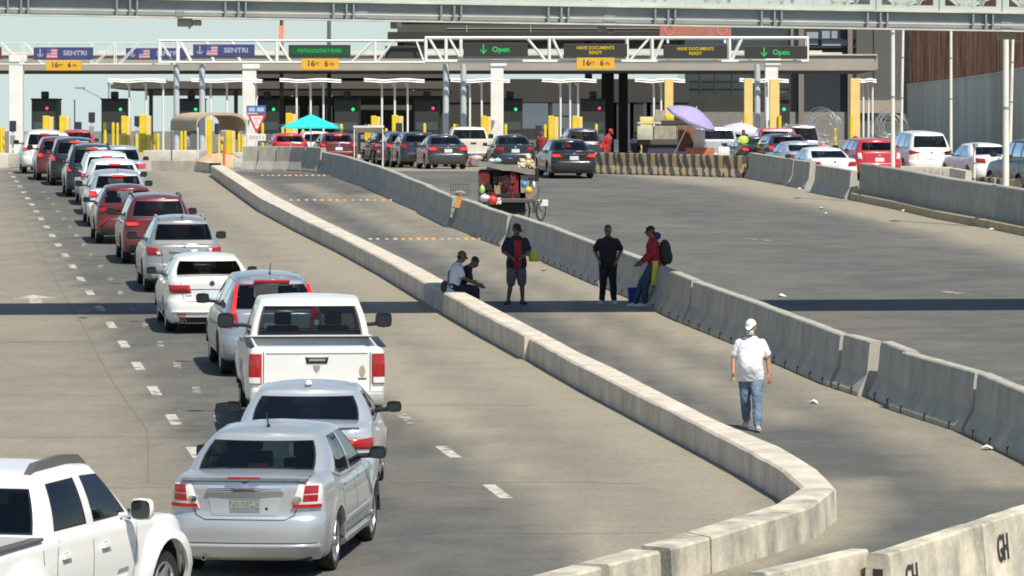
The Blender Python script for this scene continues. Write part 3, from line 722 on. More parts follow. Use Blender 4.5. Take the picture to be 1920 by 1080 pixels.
                mb.build(nm[kind], [glassm, BLACK], c.root, smooth=60, fix=False)
        # dark cabin floor and seats
        ib = MB(); pts = [p for p in (col(q, .04) for q, _, _ in P0)]
        ins = [Vector((max(0, p.x-.05) if p.x > .1 else 0, p.y + (.06 if p.y < ymid else -.06), p.z+.015)) for p in pts]
        ib.sheet([[p, Vector((-p.x, p.y, p.z))] for p in ins])
        if seats:
            ys_ = c.s.get('seats', [c.L*.36, c.L*.54])
            for k, y in enumerate(ys_):
                for x in ((-.38, .38) if k or not c.s.get('bench') else (-.4, 0, .4)):
                    z = dk(y); ib2 = MB().box(x-.24, x+.24, y-.06, y+.06, z-.1, z+.16); ib.add(ib2.v, ib2.f)
                    ib2 = MB().box(x-.13, x+.13, y-.05, y+.03, z+.17, z+.36); ib.add(ib2.v, ib2.f)
        ib.build('seats', seatm, c.root, bevel=.03)
    def wheels(c, rim='five'):
        w_ = c.s.get('tw', .21); R0 = c.Rw
        for ya in c.ax:
            for sg in (1, -1):
                M = Matrix.Translation((sg*(c.W/2*c.s.get('trk', .955)-w_/2), ya, R0)) @ Matrix.Rotation(R(90)*sg, 4, 'Y')
                rr = R0*c.s.get('rimf', .68); h = w_/2
                t = MB().lathe([(rr, -h*.9), (R0*.93, -h), (R0*.985, -h*.75), (R0, -h*.3), (R0, h*.3), (R0*.985, h*.75), (R0*.93, h), (rr, h*.9), (rr*.97, h*.3), (rr*.9, -h*.5)], 28, M, closed=True).build('wheel', RUBBER, c.root, smooth=40)
                rm = MB(); rm.lathe([(rr, h*.88), (rr*.95, h*.92), (rr*.90, h*.70), (rr*.86, h*.1), (0, h*.05)], 28, M, mi=1)
                rm.lathe([(rr*1.0, h*.9), (rr*.97, h*.96), (rr*.91, h*.93), (rr*.89, h*.8)], 28, M)
                ns = {'five': 5, 'seven': 7, 'ten': 10}[rim]
                for k in range(ns):
                    A = M @ Matrix.Rotation(2*math.pi*k/ns+.2, 4, 'Z'); ww = rr*(.36 if ns == 5 else .22)
                    rm.add([A @ Vector(q) for q in ((rr*.1, -ww*.5, h*.85), (rr*.93, -ww*.33, h*.9), (rr*.93, ww*.33, h*.9), (rr*.1, ww*.5, h*.85), (rr*.1, -ww*.62, h*.4), (rr*.93, -ww*.45, h*.4), (rr*.93, ww*.45, h*.4), (rr*.1, ww*.62, h*.4))],
                           [(0, 1, 2, 3), (0, 4, 5, 1), (3, 2, 6, 7), (1, 5, 6, 2)])
                rm.lathe([(rr*.24, h*.7), (rr*.2, h*.95), (0, h*.98)], 14, M)
                rm.build('rim', [ALLOY, BLACK], t, smooth=35)
    def mirrors(c, y, z, col=None, size=(.20, .12, .15), out=.12):
        for sg in (1, -1):
            mb = MB(); x = sg*(c.W/2+out); n = 12; v = []
            for dy, k in ((-size[1]/2, .86), (-size[1]*.3, 1), (size[1]*.2, .92), (size[1]/2, .55)):
                for i in range(n):
                    a = 2*math.pi*i/n; ca, sa = math.cos(a), math.sin(a); e = lambda q: math.copysign(abs(q)**.55, q)
                    v.append((x+e(ca)*size[0]/2*k, y+dy, z+e(sa)*size[2]/2*k))
            f = [(r*n+i, r*n+(i+1) % n, (r+1)*n+(i+1) % n, (r+1)*n+i) for r in range(3) for i in range(n)] + [tuple(range(3*n, 4*n))]
            mb.add(v, f, 0); mb.add([(p[0], p[1]+.012, p[2]) for p in v[:n]], [tuple(range(n))], 1)
            mb.tube((sg*(c.W/2*.86), y+.03, z-size[2]*.35), (x-sg*size[0]*.3, y, z-size[2]*.25), .03, .03, 8, 0)
            mb.build('wing_mirror', [col or BLACK, mat('mirror_glass', (.03, .035, .04), .08, .2)], c.root, smooth=45)
    def handles(c, ys_, z, m=None):
        for y in ys_:
            for sg in (1, -1):
                a = c.a_of_y(y, z)
                c.plate('door_handle', [(sg*(a-.09), z-.02), (sg*(a+.09), z-.015), (sg*(a+.09), z+.015), (sg*(a-.09), z+.02)][::sg], m or c.p, .03, n=4, m_=2)
    def doors(c, ys_, z0, z1):
        L_ = []
        for y in ys_:
            for sg in (1, -1):
                L_.append([(sg*c.a_of_y(y, z), z) for z in np.linspace(z0, z1, 6)])
        for sg in (1, -1): L_.append([(sg*c.a_of_y(y, z0), z0) for y in np.linspace(ys_[0], ys_[-1], 8)])
        return L_
    def box(c, name, c0, d, m, bevel=.012, parent=None):
        return MB().cbox(c0, d).build(name, m, parent or c.root, bevel=min(bevel, min(d)*.4), smooth=40)
    def antenna(c, y, z, h=.16, x=0.0):
        MB().tube((x, y, z-.03), (x, y, z+.03), .03, .02, 10).tube((x, y, z+.02), (x, y-.08-h*.35, z+h), .010, .008, 6).build('antenna', BLACK, c.root, smooth=50)
    def rails(c, y0, y1, x, zf, m=None):
        for sg in (1, -1):
            pts = [(sg*x, y0, zf(y0)-.02), (sg*x, y0+.08, zf(y0)+.05)] + [(sg*x, y0+.08+(y1-y0-.16)*k/5, zf(y0+(y1-y0)*k/5)+.055) for k in range(1, 6)] + [(sg*x, y1, zf(y1)-.02)]
            MB().path(pts, .018, 8).build('roof_rail', m or CHROME, c.root, smooth=50)
    def exhaust(c, xs_, z, y=-.02, r=.035):
        for x in xs_: MB().lathe([(r*.75, 0), (r, 0), (r, .18), (r*.75, .02)], 14, Matrix.Translation((x, y, z)) @ Matrix.Rotation(R(-90), 4, 'X'), closed=True).build('exhaust_pipe', CHROME, c.root, smooth=40)
    def plate_lic(c, a0, a1, z0, z1, m=PLATEW, txt=None, ink=INK):
        pl_ = c.plate('licence_plate', [(a0, z0), (a1, z0), (a1, z1), (a0, z1)], m, .012, n=3, m_=2)
        if txt:
            p, nn = c.skin((a0+a1)/2, (z0+z1)/2); lettering('plate_lettering', txt, (z1-z0)*.72, p+nn*.016, ink, pl_, ext=.001, bold=.001, sx=.78)
        return pl_
# ---- generic kinds, used for most of the traffic
def sedan_spec(L=4.7, W=1.8, H=1.46, trunk=1.05, belt=.98, hood=.92, wb=2.72, ro=1.02, **k):
    return dict(L=L, W=W, zb=.20, Rw=.325, ax=(ro, ro+wb), deck=[(0, trunk), (.55, trunk+.02), (.95, trunk+.015), (1.5, belt), (3.1, belt-.02), (3.45, hood+.04), (4.1, hood-.04), (L, hood-.18)],
                seats=[1.75, 2.6], **k)
def suv_spec(L=4.6, W=1.84, H=1.69, belt=1.06, hood=1.02, wb=2.68, ro=.92, **k):
    d = dict(L=L, W=W, zb=.26, Rw=.355, ax=(ro, ro+wb), lv=SUV_LV, deck=[(0, belt+.04), (1.0, belt+.02), (3.0, belt-.03), (3.4, hood), (4.0, hood-.06), (L, hood-.2)],
                seats=[1.35, 2.3], rc=(.36, .28)); d.update(k); return d
def sedan_cabin(c, H, rear_base=.80, rear_top=1.50, **k):
    W = c.W/2; b0 = W*.80
    keys = [(0, rear_base, 0, rear_top), (b0*.90, rear_base+.13, W*.60, rear_top+.06), (W*.905, rear_base+.62, W*.665, rear_top+.42), (W*.915, 2.15, W*.675, 2.12), (W*.915, 2.24, W*.675, 2.20), (W*.905, 3.18, W*.655, 2.62), (b0*.92, 3.42, W*.59, 2.72), (0, 3.62, 0, 2.82)]
    segs = [('rear', 1, 8), ('corner', 0, 6), ('side', 1, 5), ('side', 0, 1), ('side', 1, 6), ('corner', 0, 4), ('front', 1, 8)]
    roof = [(rear_top, H-.085), (rear_top+.25, H-.06), (2.2, H-.05), (2.6, H-.065), (2.85, H-.11)]
    c.cabin(keys, segs, roof, **k)
def suv_cabin(c, H, rear_base=.16, rear_top=.52, t0=.16, taperr=.665, **k):
    W = c.W/2; b0 = W*.84
    keys = [(0, rear_base, 0, rear_top), (b0*.86, rear_base+.07, W*.60, rear_top+.05), (W*.90, rear_base+.42, W*taperr, rear_top+.30), (W*.915, 1.12, W*(taperr+.025), 1.10), (W*.915, 1.2, W*(taperr+.025), 1.17), (W*.92, 2.05, W*(taperr+.03), 2.03), (W*.92, 2.13, W*(taperr+.03), 2.1), (W*.905, 3.15, W*(taperr+.0), 2.62), (b0*.93, 3.38, W*.60, 2.72), (0, 3.58, 0, 2.84)]
    segs = [('rear', 1, 8), ('corner', 0, 7), ('side', 1, 3), ('side', 0, 1), ('side', 1, 4), ('side', 0, 1), ('side', 1, 5), ('corner', 0, 4), ('front', 1, 8)]
    roof = [(rear_top, H-.10), (rear_top+.35, H-.06), (1.6, H-.045), (2.3, H-.05), (2.65, H-.075), (2.9, H-.13)]
    c.roofz = lambda y: interp(roof, y)
    c.cabin(keys, segs, roof, t0=t0, t1=.93, **k)
def lights(c, quad, m=REDL, name='tail_light', off=.012, dome=.018, inner=None):
    out = []
    for sg in (1, -1):
        q = quad if sg > 0 else c.sym(quad)
        lit = m is REDON and name == 'tail_light'
        o = c.plate(name, q, REDL if lit else m, off, dome)
        if lit:
            qa = np.array(q, float); ce = qa.mean(0); c.plate('lit_bulb', [tuple(ce+(p_-ce)*.62) for p_ in qa], REDON, off+dome+.004, parent=o, n=5, m_=3)
        out.append(o)
        if inner: c.plate('light_insert', inner[0] if sg > 0 else c.sym(inner[0]), inner[1], off+dome+.004, parent=o, n=4, m_=3)
    return out
SILVER = paint('silver_paint', (.55, .58, .61), .55, .30)
SILVER2 = paint('cool_silver_paint', (.60, .64, .68), .5, .28)
WHITEP = paint('white_car_paint', (.75, .75, .73), 0, .35, .05)
WHITE2 = paint('pearl_white_paint', (.78, .79, .80), 0, .3, .06)
GREYP = paint('warm_grey_paint', (.40, .40, .39), .5, .3)
CHAMP = paint('champagne_paint', (.37, .38, .375), .5, .32)
REDP = paint('dark_red_paint', (.13, .012, .015), .15, .3)
REDB = paint('bright_red_paint', (.52, .02, .03), .05, .3)
BLACKP = paint('black_car_paint', (.014, .016, .02), .1, .22, .04)
NAVY = paint('charcoal_blue_paint', (.02, .028, .038), .3, .28, .06)
DKGREY = paint('dark_grey_paint', (.045, .048, .055), .3, .28, .06)
GREEN_D = paint('dark_green_paint', (.014, .022, .024), .3, .28, .06)
# ---------------------------------------------------------------- silver sedan nearest the camera
def at_rear(px, D): return (( px-960)*D/F, D, gz(D))
sp = sedan_spec(4.57, 1.79, 1.51, trunk=1.10, belt=1.00, hood=.95, wb=2.685, ro=.99, taper=.05, rimf=.74, flare=.02)
sp['Rw'] = .33; sp['deck'][0] = (0, 1.10)
c = Car('sedan', 'silver sedan with a rear spoiler, nearest car of the queue with licence plate in view', 'sedan', at_rear(458, 46.4), 6.8, sp, SILVER)
c.body(); sedan_cabin(c, 1.52, .60, 1.28, glassm=glass('sentra_glass', .30, (.85, 1, .9)), bulge=.035); c.wheels('five'); c.mirrors(3.05, 1.10, BLACK); c.handles((1.62, 2.55), .93)
for q, m_, nm in (([(.50, .775), (.86, .775), (.90, 1.035), (.60, 1.05)], CLEARL, 'tail_light'),):
    for o, sg in zip(lights(c, q, m_, nm, .010, .02), (1, -1)):
        for qq, mm in (([(.64, .94), (.80, .94), (.81, 1.025), (.655, 1.03)], REDL), ([(.63, .855), (.79, .855), (.80, .928), (.64, .928)], REDL), ([(.515, .785), (.84, .785), (.84, .825), (.53, .825)], REDL)):
            c.plate('red_lens', qq if sg > 0 else c.sym(qq), mm, .034, parent=o, n=4, m_=3)
        c.disc('reverse_lamp', sg*.575, .88, .045, CHROME, .036, .035, parent=o)
c.plate('plate_recess', [(-.36, .70), (.36, .70), (.42, .955), (-.42, .955)], SILVER2, .006)
c.plate('plate_garnish', [(-.43, .955), (.43, .955), (.40, 1.00), (-.40, 1.00)], CHROME, .035, dome=.012)
c.plate_lic(-.165, .165, .735, .895, PLATEB, '7SBT540', mat('plate_ink_pale', (.34, .34, .29), .6)); c.disc('boot_badge', 0, 1.045, .045, CHROME, .008, .033); c.disc('key_lock', .24, .775, .016, BLACK, .010)
c.seams([[(-.62, 1.05), (-.60, .85), (-.54, .70), (-.44, .655), (.44, .655), (.54, .70), (.60, .85), (.62, 1.05)], [(-.80, .40), (.80, .40)]] + c.doors((1.42, 2.28, 3.32), .36, .97))
c.plate('bumper_crease', [(-.85, .35), (.85, .35), (.85, .385), (-.85, .385)], SILVER2, .02, dome=.01, n=16)
sb = MB()     # boot spoiler
rows = []
for k in range(13):
    x = -.70+1.4*k/12; e = (x/.70)**2
    rows.append([(x, .03+.05*e, 1.075), (x, -.005+.06*e, 1.115-.01*e), (x, .10+.06*e, 1.135-.015*e), (x, .26+.05*e, 1.115)])
sb.sheet(rows).build('spoiler', SILVER, c.root, smooth=50)
c.box('high_brake_light', (0, -.004, 1.112), (.36, .03, .022), REDL, .005)
c.antenna(1.55, 1.52, .17); c.exhaust((-.46,), .23, .06, .028)
for sg in (1, -1):
    c.plate('side_moulding', [(sg*c.a_of_y(1.5, .50), .48), (sg*c.a_of_y(3.2, .50), .49), (sg*c.a_of_y(3.2, .53), .53), (sg*c.a_of_y(1.5, .53), .525)][::sg], SILVER2, .014, n=10, m_=2)
    c.plate('sill_skirt', [(sg*c.a_of_y(1.42, .24), .225), (sg*c.a_of_y(3.2, .24), .225), (sg*c.a_of_y(3.2, .30), .30), (sg*c.a_of_y(1.42, .30), .30)][::sg], SILVER, .03, n=10, m_=2)
c.box('tissue_box', (-.02, 1.02, 1.13), (.22, .12, .07), mat('maroon_box', (.18, .05, .04), .7))
# ---------------------------------------------------------------- silver sedan in front of it
sp = sedan_spec(4.88, 1.85, 1.44, trunk=1.06, belt=.98, hood=.92, wb=2.82, ro=1.08, taper=.06)
c = Car('sedan', 'pale silver sedan with dark rear glass, between the nearest silver car and the white pickup', 'sedan', at_rear(567, 52.6), 0.0, sp, SILVER2)
c.body(); sedan_cabin(c, 1.45, .62, 1.42, glassm=GLASS_B, bulge=.035); c.wheels('five'); c.mirrors(3.1, 1.05, BLACK); c.handles((1.7, 2.7), .90)
q = [(.50, .80), (.86, .78), (1.06, .92), (.52, .90)]
lights(c, [(.50, .80), (.90, .78), (1.00, .93), (.52, .905)], REDL, inner=([(.52, .86), (.62, .86), (.63, .895), (.53, .895)], REDON))
c.plate_lic(-.17, .17, .70, .86); c.disc('boot_badge', 0, .94, .05, CHROME)
c.seams([[(-.66, 1.0), (-.62, .70), (-.5, .63), (.5, .63), (.62, .70), (.66, 1.0)]] + c.doors((1.5, 2.4, 3.42), .36, .95))
c.plate('boot_lip', [(-.70, 1.035), (.70, 1.035), (.70, 1.056), (-.70, 1.056)], CHROME, .015, n=14)
MB().lathe([(0, .05), (.04, .045), (.06, 0)], 14, Matrix.Translation((0, 1.62, 1.47)) @ Matrix.Diagonal((.8, 1.6, 1, 1))).build('roof_antenna', WHITEM, c.root, smooth=50)
# ---------------------------------------------------------------- white pickup with tailgate
sp = dict(L=5.75, W=2.03, zb=.50, Rw=.39, ax=(1.28, 4.85), lv=PICK_LV, deck=[(0, 1.335), (1.98, 1.335), (2.05, 1.34), (3.9, 1.26), (4.3, 1.20), (5.75, 1.05)], belt=[(0, 1.34), (3.9, 1.28), (5.75, 1.2)],
          rc=(.10, .10), fc=(.3, .4), bow=.015, taper=.02, gap=.10, flare=.03, bedfloor=.82, seats=[2.75], bench=False, trk=.95, tw=.25)
c = Car('pickup_truck', 'white pickup truck seen from behind, empty bed and round badge on its tailgate', 'pickup truck', at_rear(594, 62.0), -5.5, sp, WHITEP)
c.body(bed=2.0); W = 1.015
c.cabin([(0, 2.03, 0, 2.28), (.80, 2.06, .665, 2.30), (.90, 2.16, .745, 2.44), (.92, 3.1, .76, 3.0), (.92, 3.15, .76, 3.05), (.91, 3.85, .74, 3.35), (.84, 4.02, .66, 3.45), (0, 4.2, 0, 3.55)],
        [('rear', 1, 8), ('corner', 0, 6), ('side', 1, 5), ('side', 0, 1), ('side', 1, 5), ('corner', 0, 4), ('front', 1, 8)], [(2.28, 1.855), (2.6, 1.875), (3.1, 1.875), (3.55, 1.82)], crown=.035, glassm=glass('pickup_glass', .34, (.9, 1, .97)), t0=.09, t1=.88, bulge=.025)
c.wheels('five'); c.mirrors(3.75, 1.47, BLACK, (.26, .12, .24), .20)
lights(c, [(.80, .80), (1.00, .80), (1.00, 1.24), (.80, 1.24)], REDL, off=.012, dome=.02, inner=([(.82, .815), (.97, .815), (.97, .90), (.82, .90)], CLEARL))
c.seams([[(-.775, .66), (-.775, 1.33)], [(.775, .66), (.775, 1.33)], [(-.77, .665), (.77, .665)], [(-.74, 1.24), (.74, 1.24)]], .012)
c.plate('tailgate_handle', [(-.15, 1.10), (.15, 1.10), (.17, 1.19), (-.17, 1.19)], BLACK, .012, dome=.01); c.plate('handle_grip', [(-.12, 1.135), (.12, 1.135), (.12, 1.165), (-.12, 1.165)], STEEL, .03)
mb = MB(); v = [(0, .97), (.045, 1.03), (.05, 1.075), (-.05, 1.075), (-.045, 1.03)]; pp = [c.skin(a, z)[0]+Vector((0, -.012, 0)) for a, z in v]; mb.prism(pp, (0, .02, 0)); mb.build('shield_badge', STEEL, c.root)
em = mat('bronze_emblem', (.36, .33, .22), .5); c.disc('emblem_sticker', .66, .985, .045, em, .006, .085)
for dx, lbl in ((0, 'emblem_band'),): c.plate(lbl, [(.60, .865), (.72, .865), (.72, .885), (.60, .885)], INK, .006, n=3, m_=1)
c.plate('bed_cap', [(-1.0, 1.325), (1.0, 1.325), (1.0, 1.338), (-1.0, 1.338)], BLACK, .004, n=14) if False else None
bb = MB().box(-.98, .98, -.20, 0.02, .50, .70); bb.build('rear_bumper', mat('pickup_bumper', (.62, .61, .56), .3, .6, var=.2), c.root, bevel=.05, smooth=40)
c.box('high_brake_light', (0, 2.335, 1.865), (.44, .05, .055), REDL, .015)
bl = MB(); bl.box(-.86, .86, .16, 1.95, .83, .845); bl.build('bed_liner', mat('bed_liner', (.05, .05, .05), .7), c.root)
c.box('bed_rail_cap', (-.955, 1.0, 1.338), (.11, 1.9, .016), BLACK, .004); c.box('bed_rail_cap', (.955, 1.0, 1.338), (.11, 1.9, .016), BLACK, .004); c.box('bulkhead_cap', (0, 1.965, 1.335), (1.86, .08, .02), BLACK, .004)
c.box('rear_shelf', (0, 2.45, 1.37), (1.5, .5, .03), mat('brown_blanket', (.12, .07, .05), .9))
# ---------------------------------------------------------------- silver-blue crossover with tall red lamps up the pillars
sp = suv_spec(4.54, 1.82, 1.68, belt=1.08, hood=1.03, wb=2.62, ro=.9)
c = Car('crossover_car', 'silver blue crossover with tall red pillar lights, half hidden by the white pickup', 'crossover', at_rear(515, 72.6), -8, sp, paint('silver_blue_paint', (.36, .40, .46), .5, .3))
c.body(); suv_cabin(c, 1.69, .14, .62, taperr=.62, glassm=GLASS_C, t0=.10); c.wheels(); c.mirrors(3.0, 1.17, BLACK, (.24, .13, .18)); c.handles((1.3, 2.3), 1.0)
for sg in (1, -1):
    q = [(.58, .20, 1.06), (.74, .30, 1.06), (.60, .66, 1.56), (.53, .60, 1.56)]; t = MB(); up, n = [], 7
    for k in range(n+1):
        f = k/n; a = Vector((.655-.075*f, .175+.42*f-.02, 1.08+.48*f)); b_ = Vector((.735-.125*f, .27+.37*f-.04, 1.08+.48*f)); a.x *= sg; b_.x *= sg
        up.append([a, (a+b_)/2+Vector((sg*.045, -.06, 0)), b_])
    o = t.sheet(up).build('tail_light', glow('lit_pillar_lens', (1, .05, .04), .35, (.5, .015, .015)), c.root, smooth=60)
    c.plate('lower_lens', [(.60, .86), (.84, .86), (.86, 1.10), (.64, 1.10)] if sg > 0 else c.sym([(.60, .86), (.84, .86), (.86, 1.10), (.64, 1.10)]), REDL, .012, dome=.015, parent=o)
    c.disc('reverse_lamp', sg*.72, .93, .05, CLEARL, .034, parent=o)
c.box('high_brake_light', (0, .60, 1.605), (.62, .06, .05), REDL, .015); c.antenna(1.05, 1.70, .2); c.plate_lic(-.17, .17, .78, .93); c.seams(c.doors((1.05, 2.08, 3.2), .42, 1.0))
# ---------------------------------------------------------------- white sedan
sp = sedan_spec(4.63, 1.78, 1.45, trunk=1.08, belt=.99, hood=.94, wb=2.65, ro=1.05, rc=(.26, .24))
c = Car('sedan', 'white sedan with blue-white licence plate, wheels just short of the bridge shadow', 'sedan', at_rear(398, 82.6), -8, sp, WHITEP)
c.body(); sedan_cabin(c, 1.46, .66, 1.32, glassm=glass('jetta_glass', .16, (.9, 1, .95))); c.wheels('ten'); c.mirrors(3.05, 1.07, BLACK); c.handles((1.65, 2.6), .92)
lights(c, [(.40, .80), (.80, .79), (.93, .95), (.44, .95)], REDL, inner=([(.45, .83), (.70, .825), (.72, .875), (.47, .875)], mat('dark_red_lens', (.2, .01, .012), .15)))
c.plate_lic(-.18, .18, .70, .85, PLATEW); c.disc('round_badge', 0, .99, .055, CHROME); c.disc('badge_centre', 0, .99, .035, BLACK, .014)
c.plate('trim_line', [(-.45, .865), (.45, .865), (.45, .88), (-.45, .88)], CHROME, .008); c.plate('trim_letters', [(-.52, .735), (-.40, .735), (-.40, .755), (-.52, .755)], STEEL, .005, n=2, m_=1)
c.seams([[(-.60, 1.0), (-.56, .70), (-.5, .64), (.5, .64), (.56, .70), (.60, 1.0)]] + c.doors((1.45, 2.3, 3.3), .36, .95))
c.plate('bumper_crease', [(-.78, .42), (.78, .42), (.78, .45), (-.78, .45)], WHITE2, .02, dome=.01, n=14); lights(c, [(.50, .37), (.68, .37), (.68, .40), (.50, .40)], REDL, 'reflector', .024, .0); c.plate('lower_grille', [(-.6, .22), (.6, .22), (.66, .33), (-.66, .33)], BLACK, .006)
c.exhaust((-.62, -.54), .25)
# ---------------------------------------------------------------- grey-silver crossover behind it
sp = suv_spec(4.64, 1.80, 1.65, belt=1.04, hood=1.0, rc=(.46, .34))
c = Car('crossover_car', 'champagne silver crossover with roof rails and red corner lights, ahead of the white sedan', 'crossover', at_rear(346, 95), -8, sp, CHAMP)
c.body(); suv_cabin(c, 1.64, .20, .70, taperr=.60, t0=.22, glassm=GLASS_D); c.wheels(); c.mirrors(2.95, 1.15, BLACK, (.24, .13, .18)); c.handles((1.3, 2.3), .98)
lights(c, [(.46, .85), (.83, .84), (.98, 1.03), (.62, 1.00)], REDL, dome=.02, inner=([(.52, .865), (.60, .865), (.61, .925), (.54, .925)], CLEARL))
c.plate('plate_garnish', [(-.34, .90), (.34, .90), (.32, .95), (-.32, .95)], CHROME, .025, dome=.01); c.plate_lic(-.17, .17, .72, .88); c.disc('tailgate_badge', 0, 1.0, .05, CHROME)
c.rails(.95, 2.6, .52, c.roofz); c.antenna(.95, 1.63, .08); c.seams([[(-.52, .98), (-.48, .62), (-.40, .55), (.40, .55), (.48, .62), (.52, .98)]] + c.doors((1.05, 2.08, 3.2), .42, 1.0))
c.plate('bumper_skid', [(-.62, .27), (.62, .27), (.70, .40), (-.70, .40)], BLACK, .012, n=12); lights(c, [(.50, .33), (.72, .33), (.72, .42), (.55, .42)], CHROME, 'exhaust_surround', .03, .01)
# ---------------------------------------------------------------- red crossover
sp = suv_spec(4.60, 1.82, 1.72, belt=1.12, hood=1.05, zb=.28)
c = Car('crossover_car', 'red crossover with roof rails and its brake lights lit, ahead of the champagne crossover', 'crossover', at_rear(298, 106), -8.3, sp, REDP)
c.body(); suv_cabin(c, 1.70, .14, .44, taperr=.66, t0=.09); c.wheels(); c.mirrors(2.95, 1.2, BLACK, (.24, .13, .18)); c.handles((1.3, 2.3), 1.0)
lights(c, [(.44, .96), (.84, .95), (.94, 1.08), (.46, 1.05)], REDON, dome=.012)
c.plate('plate_recess', [(-.30, .72), (.30, .72), (.32, .90), (-.32, .90)], BLACK, .006); c.plate_lic(-.16, .16, .74, .88, PLATEB); c.rails(.8, 2.6, .60, c.roofz, BLACK); c.seams(c.doors((1.05, 2.08, 3.2), .45, 1.05)); c.plate('bumper_skid', [(-.7, .28), (.7, .28), (.74, .50), (-.74, .50)], BLACK, .01, n=12)
# ---------------------------------------------------------------- sporty red crossover
sp = suv_spec(4.36, 1.80, 1.56, belt=1.06, hood=1.0, rc=(.5, .36), lv=SED_LV)
c = Car('crossover_car', 'small dark red crossover with black lower bumper and a roof spoiler', 'crossover', at_rear(242, 115.5), -8.3, sp, REDP)
c.body(); suv_cabin(c, 1.55, .30, .98, taperr=.60, t0=.08, glassm=GLASS_C); c.wheels(); c.mirrors(2.9, 1.1, BLACK); c.handles((2.3,), .95)
lights(c, [(.52, .90), (.80, .84), (.98, .96), (.66, 1.00)], REDL, dome=.03); c.plate('tailgate_ridge', [(-.62, .93), (.62, .93), (.60, .97), (-.60, .97)], REDP, .05, dome=.02, n=12)
c.plate('lower_bumper', [(-.84, .24), (.84, .24), (.70, .46), (-.70, .46)], DKGREY, .014, n=14); c.plate_lic(-.16, .16, .68, .82); c.disc('round_badge', 0, 1.02, .05, CHROME)
for sg in (1, -1): c.plate('bumper_crease', [(sg*.78, .46), (sg*.90, .44), (sg*.60, .72), (sg*.54, .70)][::sg], REDL, .02, dome=.02)
# ---------------------------------------------------------------- the rest of the queue
def simple(kind, label, cat, px, D, h, pm, H=None, lm=REDON, lq=None, glassm=GLASS_D, plate=True, mir=BLACK, third=True, rails=False, group=None, roofm=None, L=None, W=None, X=None, rear=None, t0=None):
    if kind == 'suv':
        sp = suv_spec(L or 4.6, W or 1.85, H or 1.69); c = Car('crossover_car', label, cat, at_rear(px, D), h, sp, pm, group); c.body()
        suv_cabin(c, H or 1.69, glassm=glassm, roofm=roofm, t0=t0 or .14); lights(c, lq or [(.60, .88), (.86, .88), (.96, 1.06), (.66, 1.06)], lm)
        if third: c.box('high_brake_light', (0, .42, c.roofz(.5)-.02), (.36, .05, .05), REDON if lm is REDON else REDL, .012)
        if rails: c.rails(.9, 2.6, .58, c.roofz, BLACK)
        c.mirrors(2.95, 1.18, mir, (.24, .13, .18)); dz = (.42, 1.0); dy = (1.05, 2.08, 3.2)
    else:
        sp = sedan_spec(L or 4.75, W or 1.81, H or 1.46); c = Car('sedan', label, cat, at_rear(px, D), h, sp, pm, group); c.body()
        sedan_cabin(c, H or 1.46, *(rear or (.66, 1.36)), glassm=glassm); lights(c, lq or [(.48, .80), (.82, .80), (.96, .97), (.54, .95)], lm)
        c.mirrors(3.08, 1.06, mir); dz = (.36, .95); dy = (1.48, 2.35, 3.35)
    c.wheels()
    if plate: c.plate_lic(-.17, .17, .72, .87); c.disc('tailgate_badge', 0, .96, .045, CHROME)
    c.seams([[(-.58, .98), (-.52, .64), (.52, .64), (.58, .98)]] + c.doors(dy, *dz))
    return c
c = simple('suv', 'white crossover with grey roof and lit brake light, ahead of the small red crossover', 'crossover', 223, 125, -8.3, WHITE2, 1.62, roofm=paint('grey_roof_paint', (.42, .46, .50), .3, .3))
c.antenna(.9, 1.60, .1)
c = simple('suv', 'white crossover with black window line between two other white cars of the queue', 'crossover', 216, 132.5, -8.3, WHITEP, 1.70, rails=False)
c = simple('suv', 'white wagon with dark roof rail ends, farthest white car of the close group', 'crossover', 202, 139.5, -8.3, WHITE2, 1.72, rails=True)
c = simple('sedan', 'pale silver car with a red light on its right, edging into the queue', 'sedan', 229, 151.5, -8.3, SILVER2, 1.55)
c = simple('suv', 'dark blue-grey crossover with a bright red high brake light, left of the white cars', 'crossover', 174, 146, -8.3, NAVY, 1.78, lq=[(.72, .86), (.86, .86), (.90, 1.10), (.74, 1.10)], rails=True, t0=.10)
c = simple('suv', 'black crossover squeezed between the dark red car and the blue-grey crossover', 'crossover', 141, 156, -8.3, GREEN_D, 1.72, lq=[(.72, .90), (.86, .90), (.90, 1.10), (.74, 1.10)])
c = simple('suv', 'dark red car behind the white crossover at the head of the queue', 'crossover', 113, 161, -8.3, REDP, 1.62)
c = simple('suv', 'white crossover at the far left head of the queue with its brake lights lit', 'crossover', 84, 169.5, -8.3, WHITEP, 1.70, lq=[(.52, .96), (.86, .94), (.96, 1.06), (.62, 1.04)], t0=.12)
c = simple('sedan', 'white car just beyond the white crossover at the head of the queue', 'sedan', 102, 178, -8.3, WHITE2, 1.58, third=False)
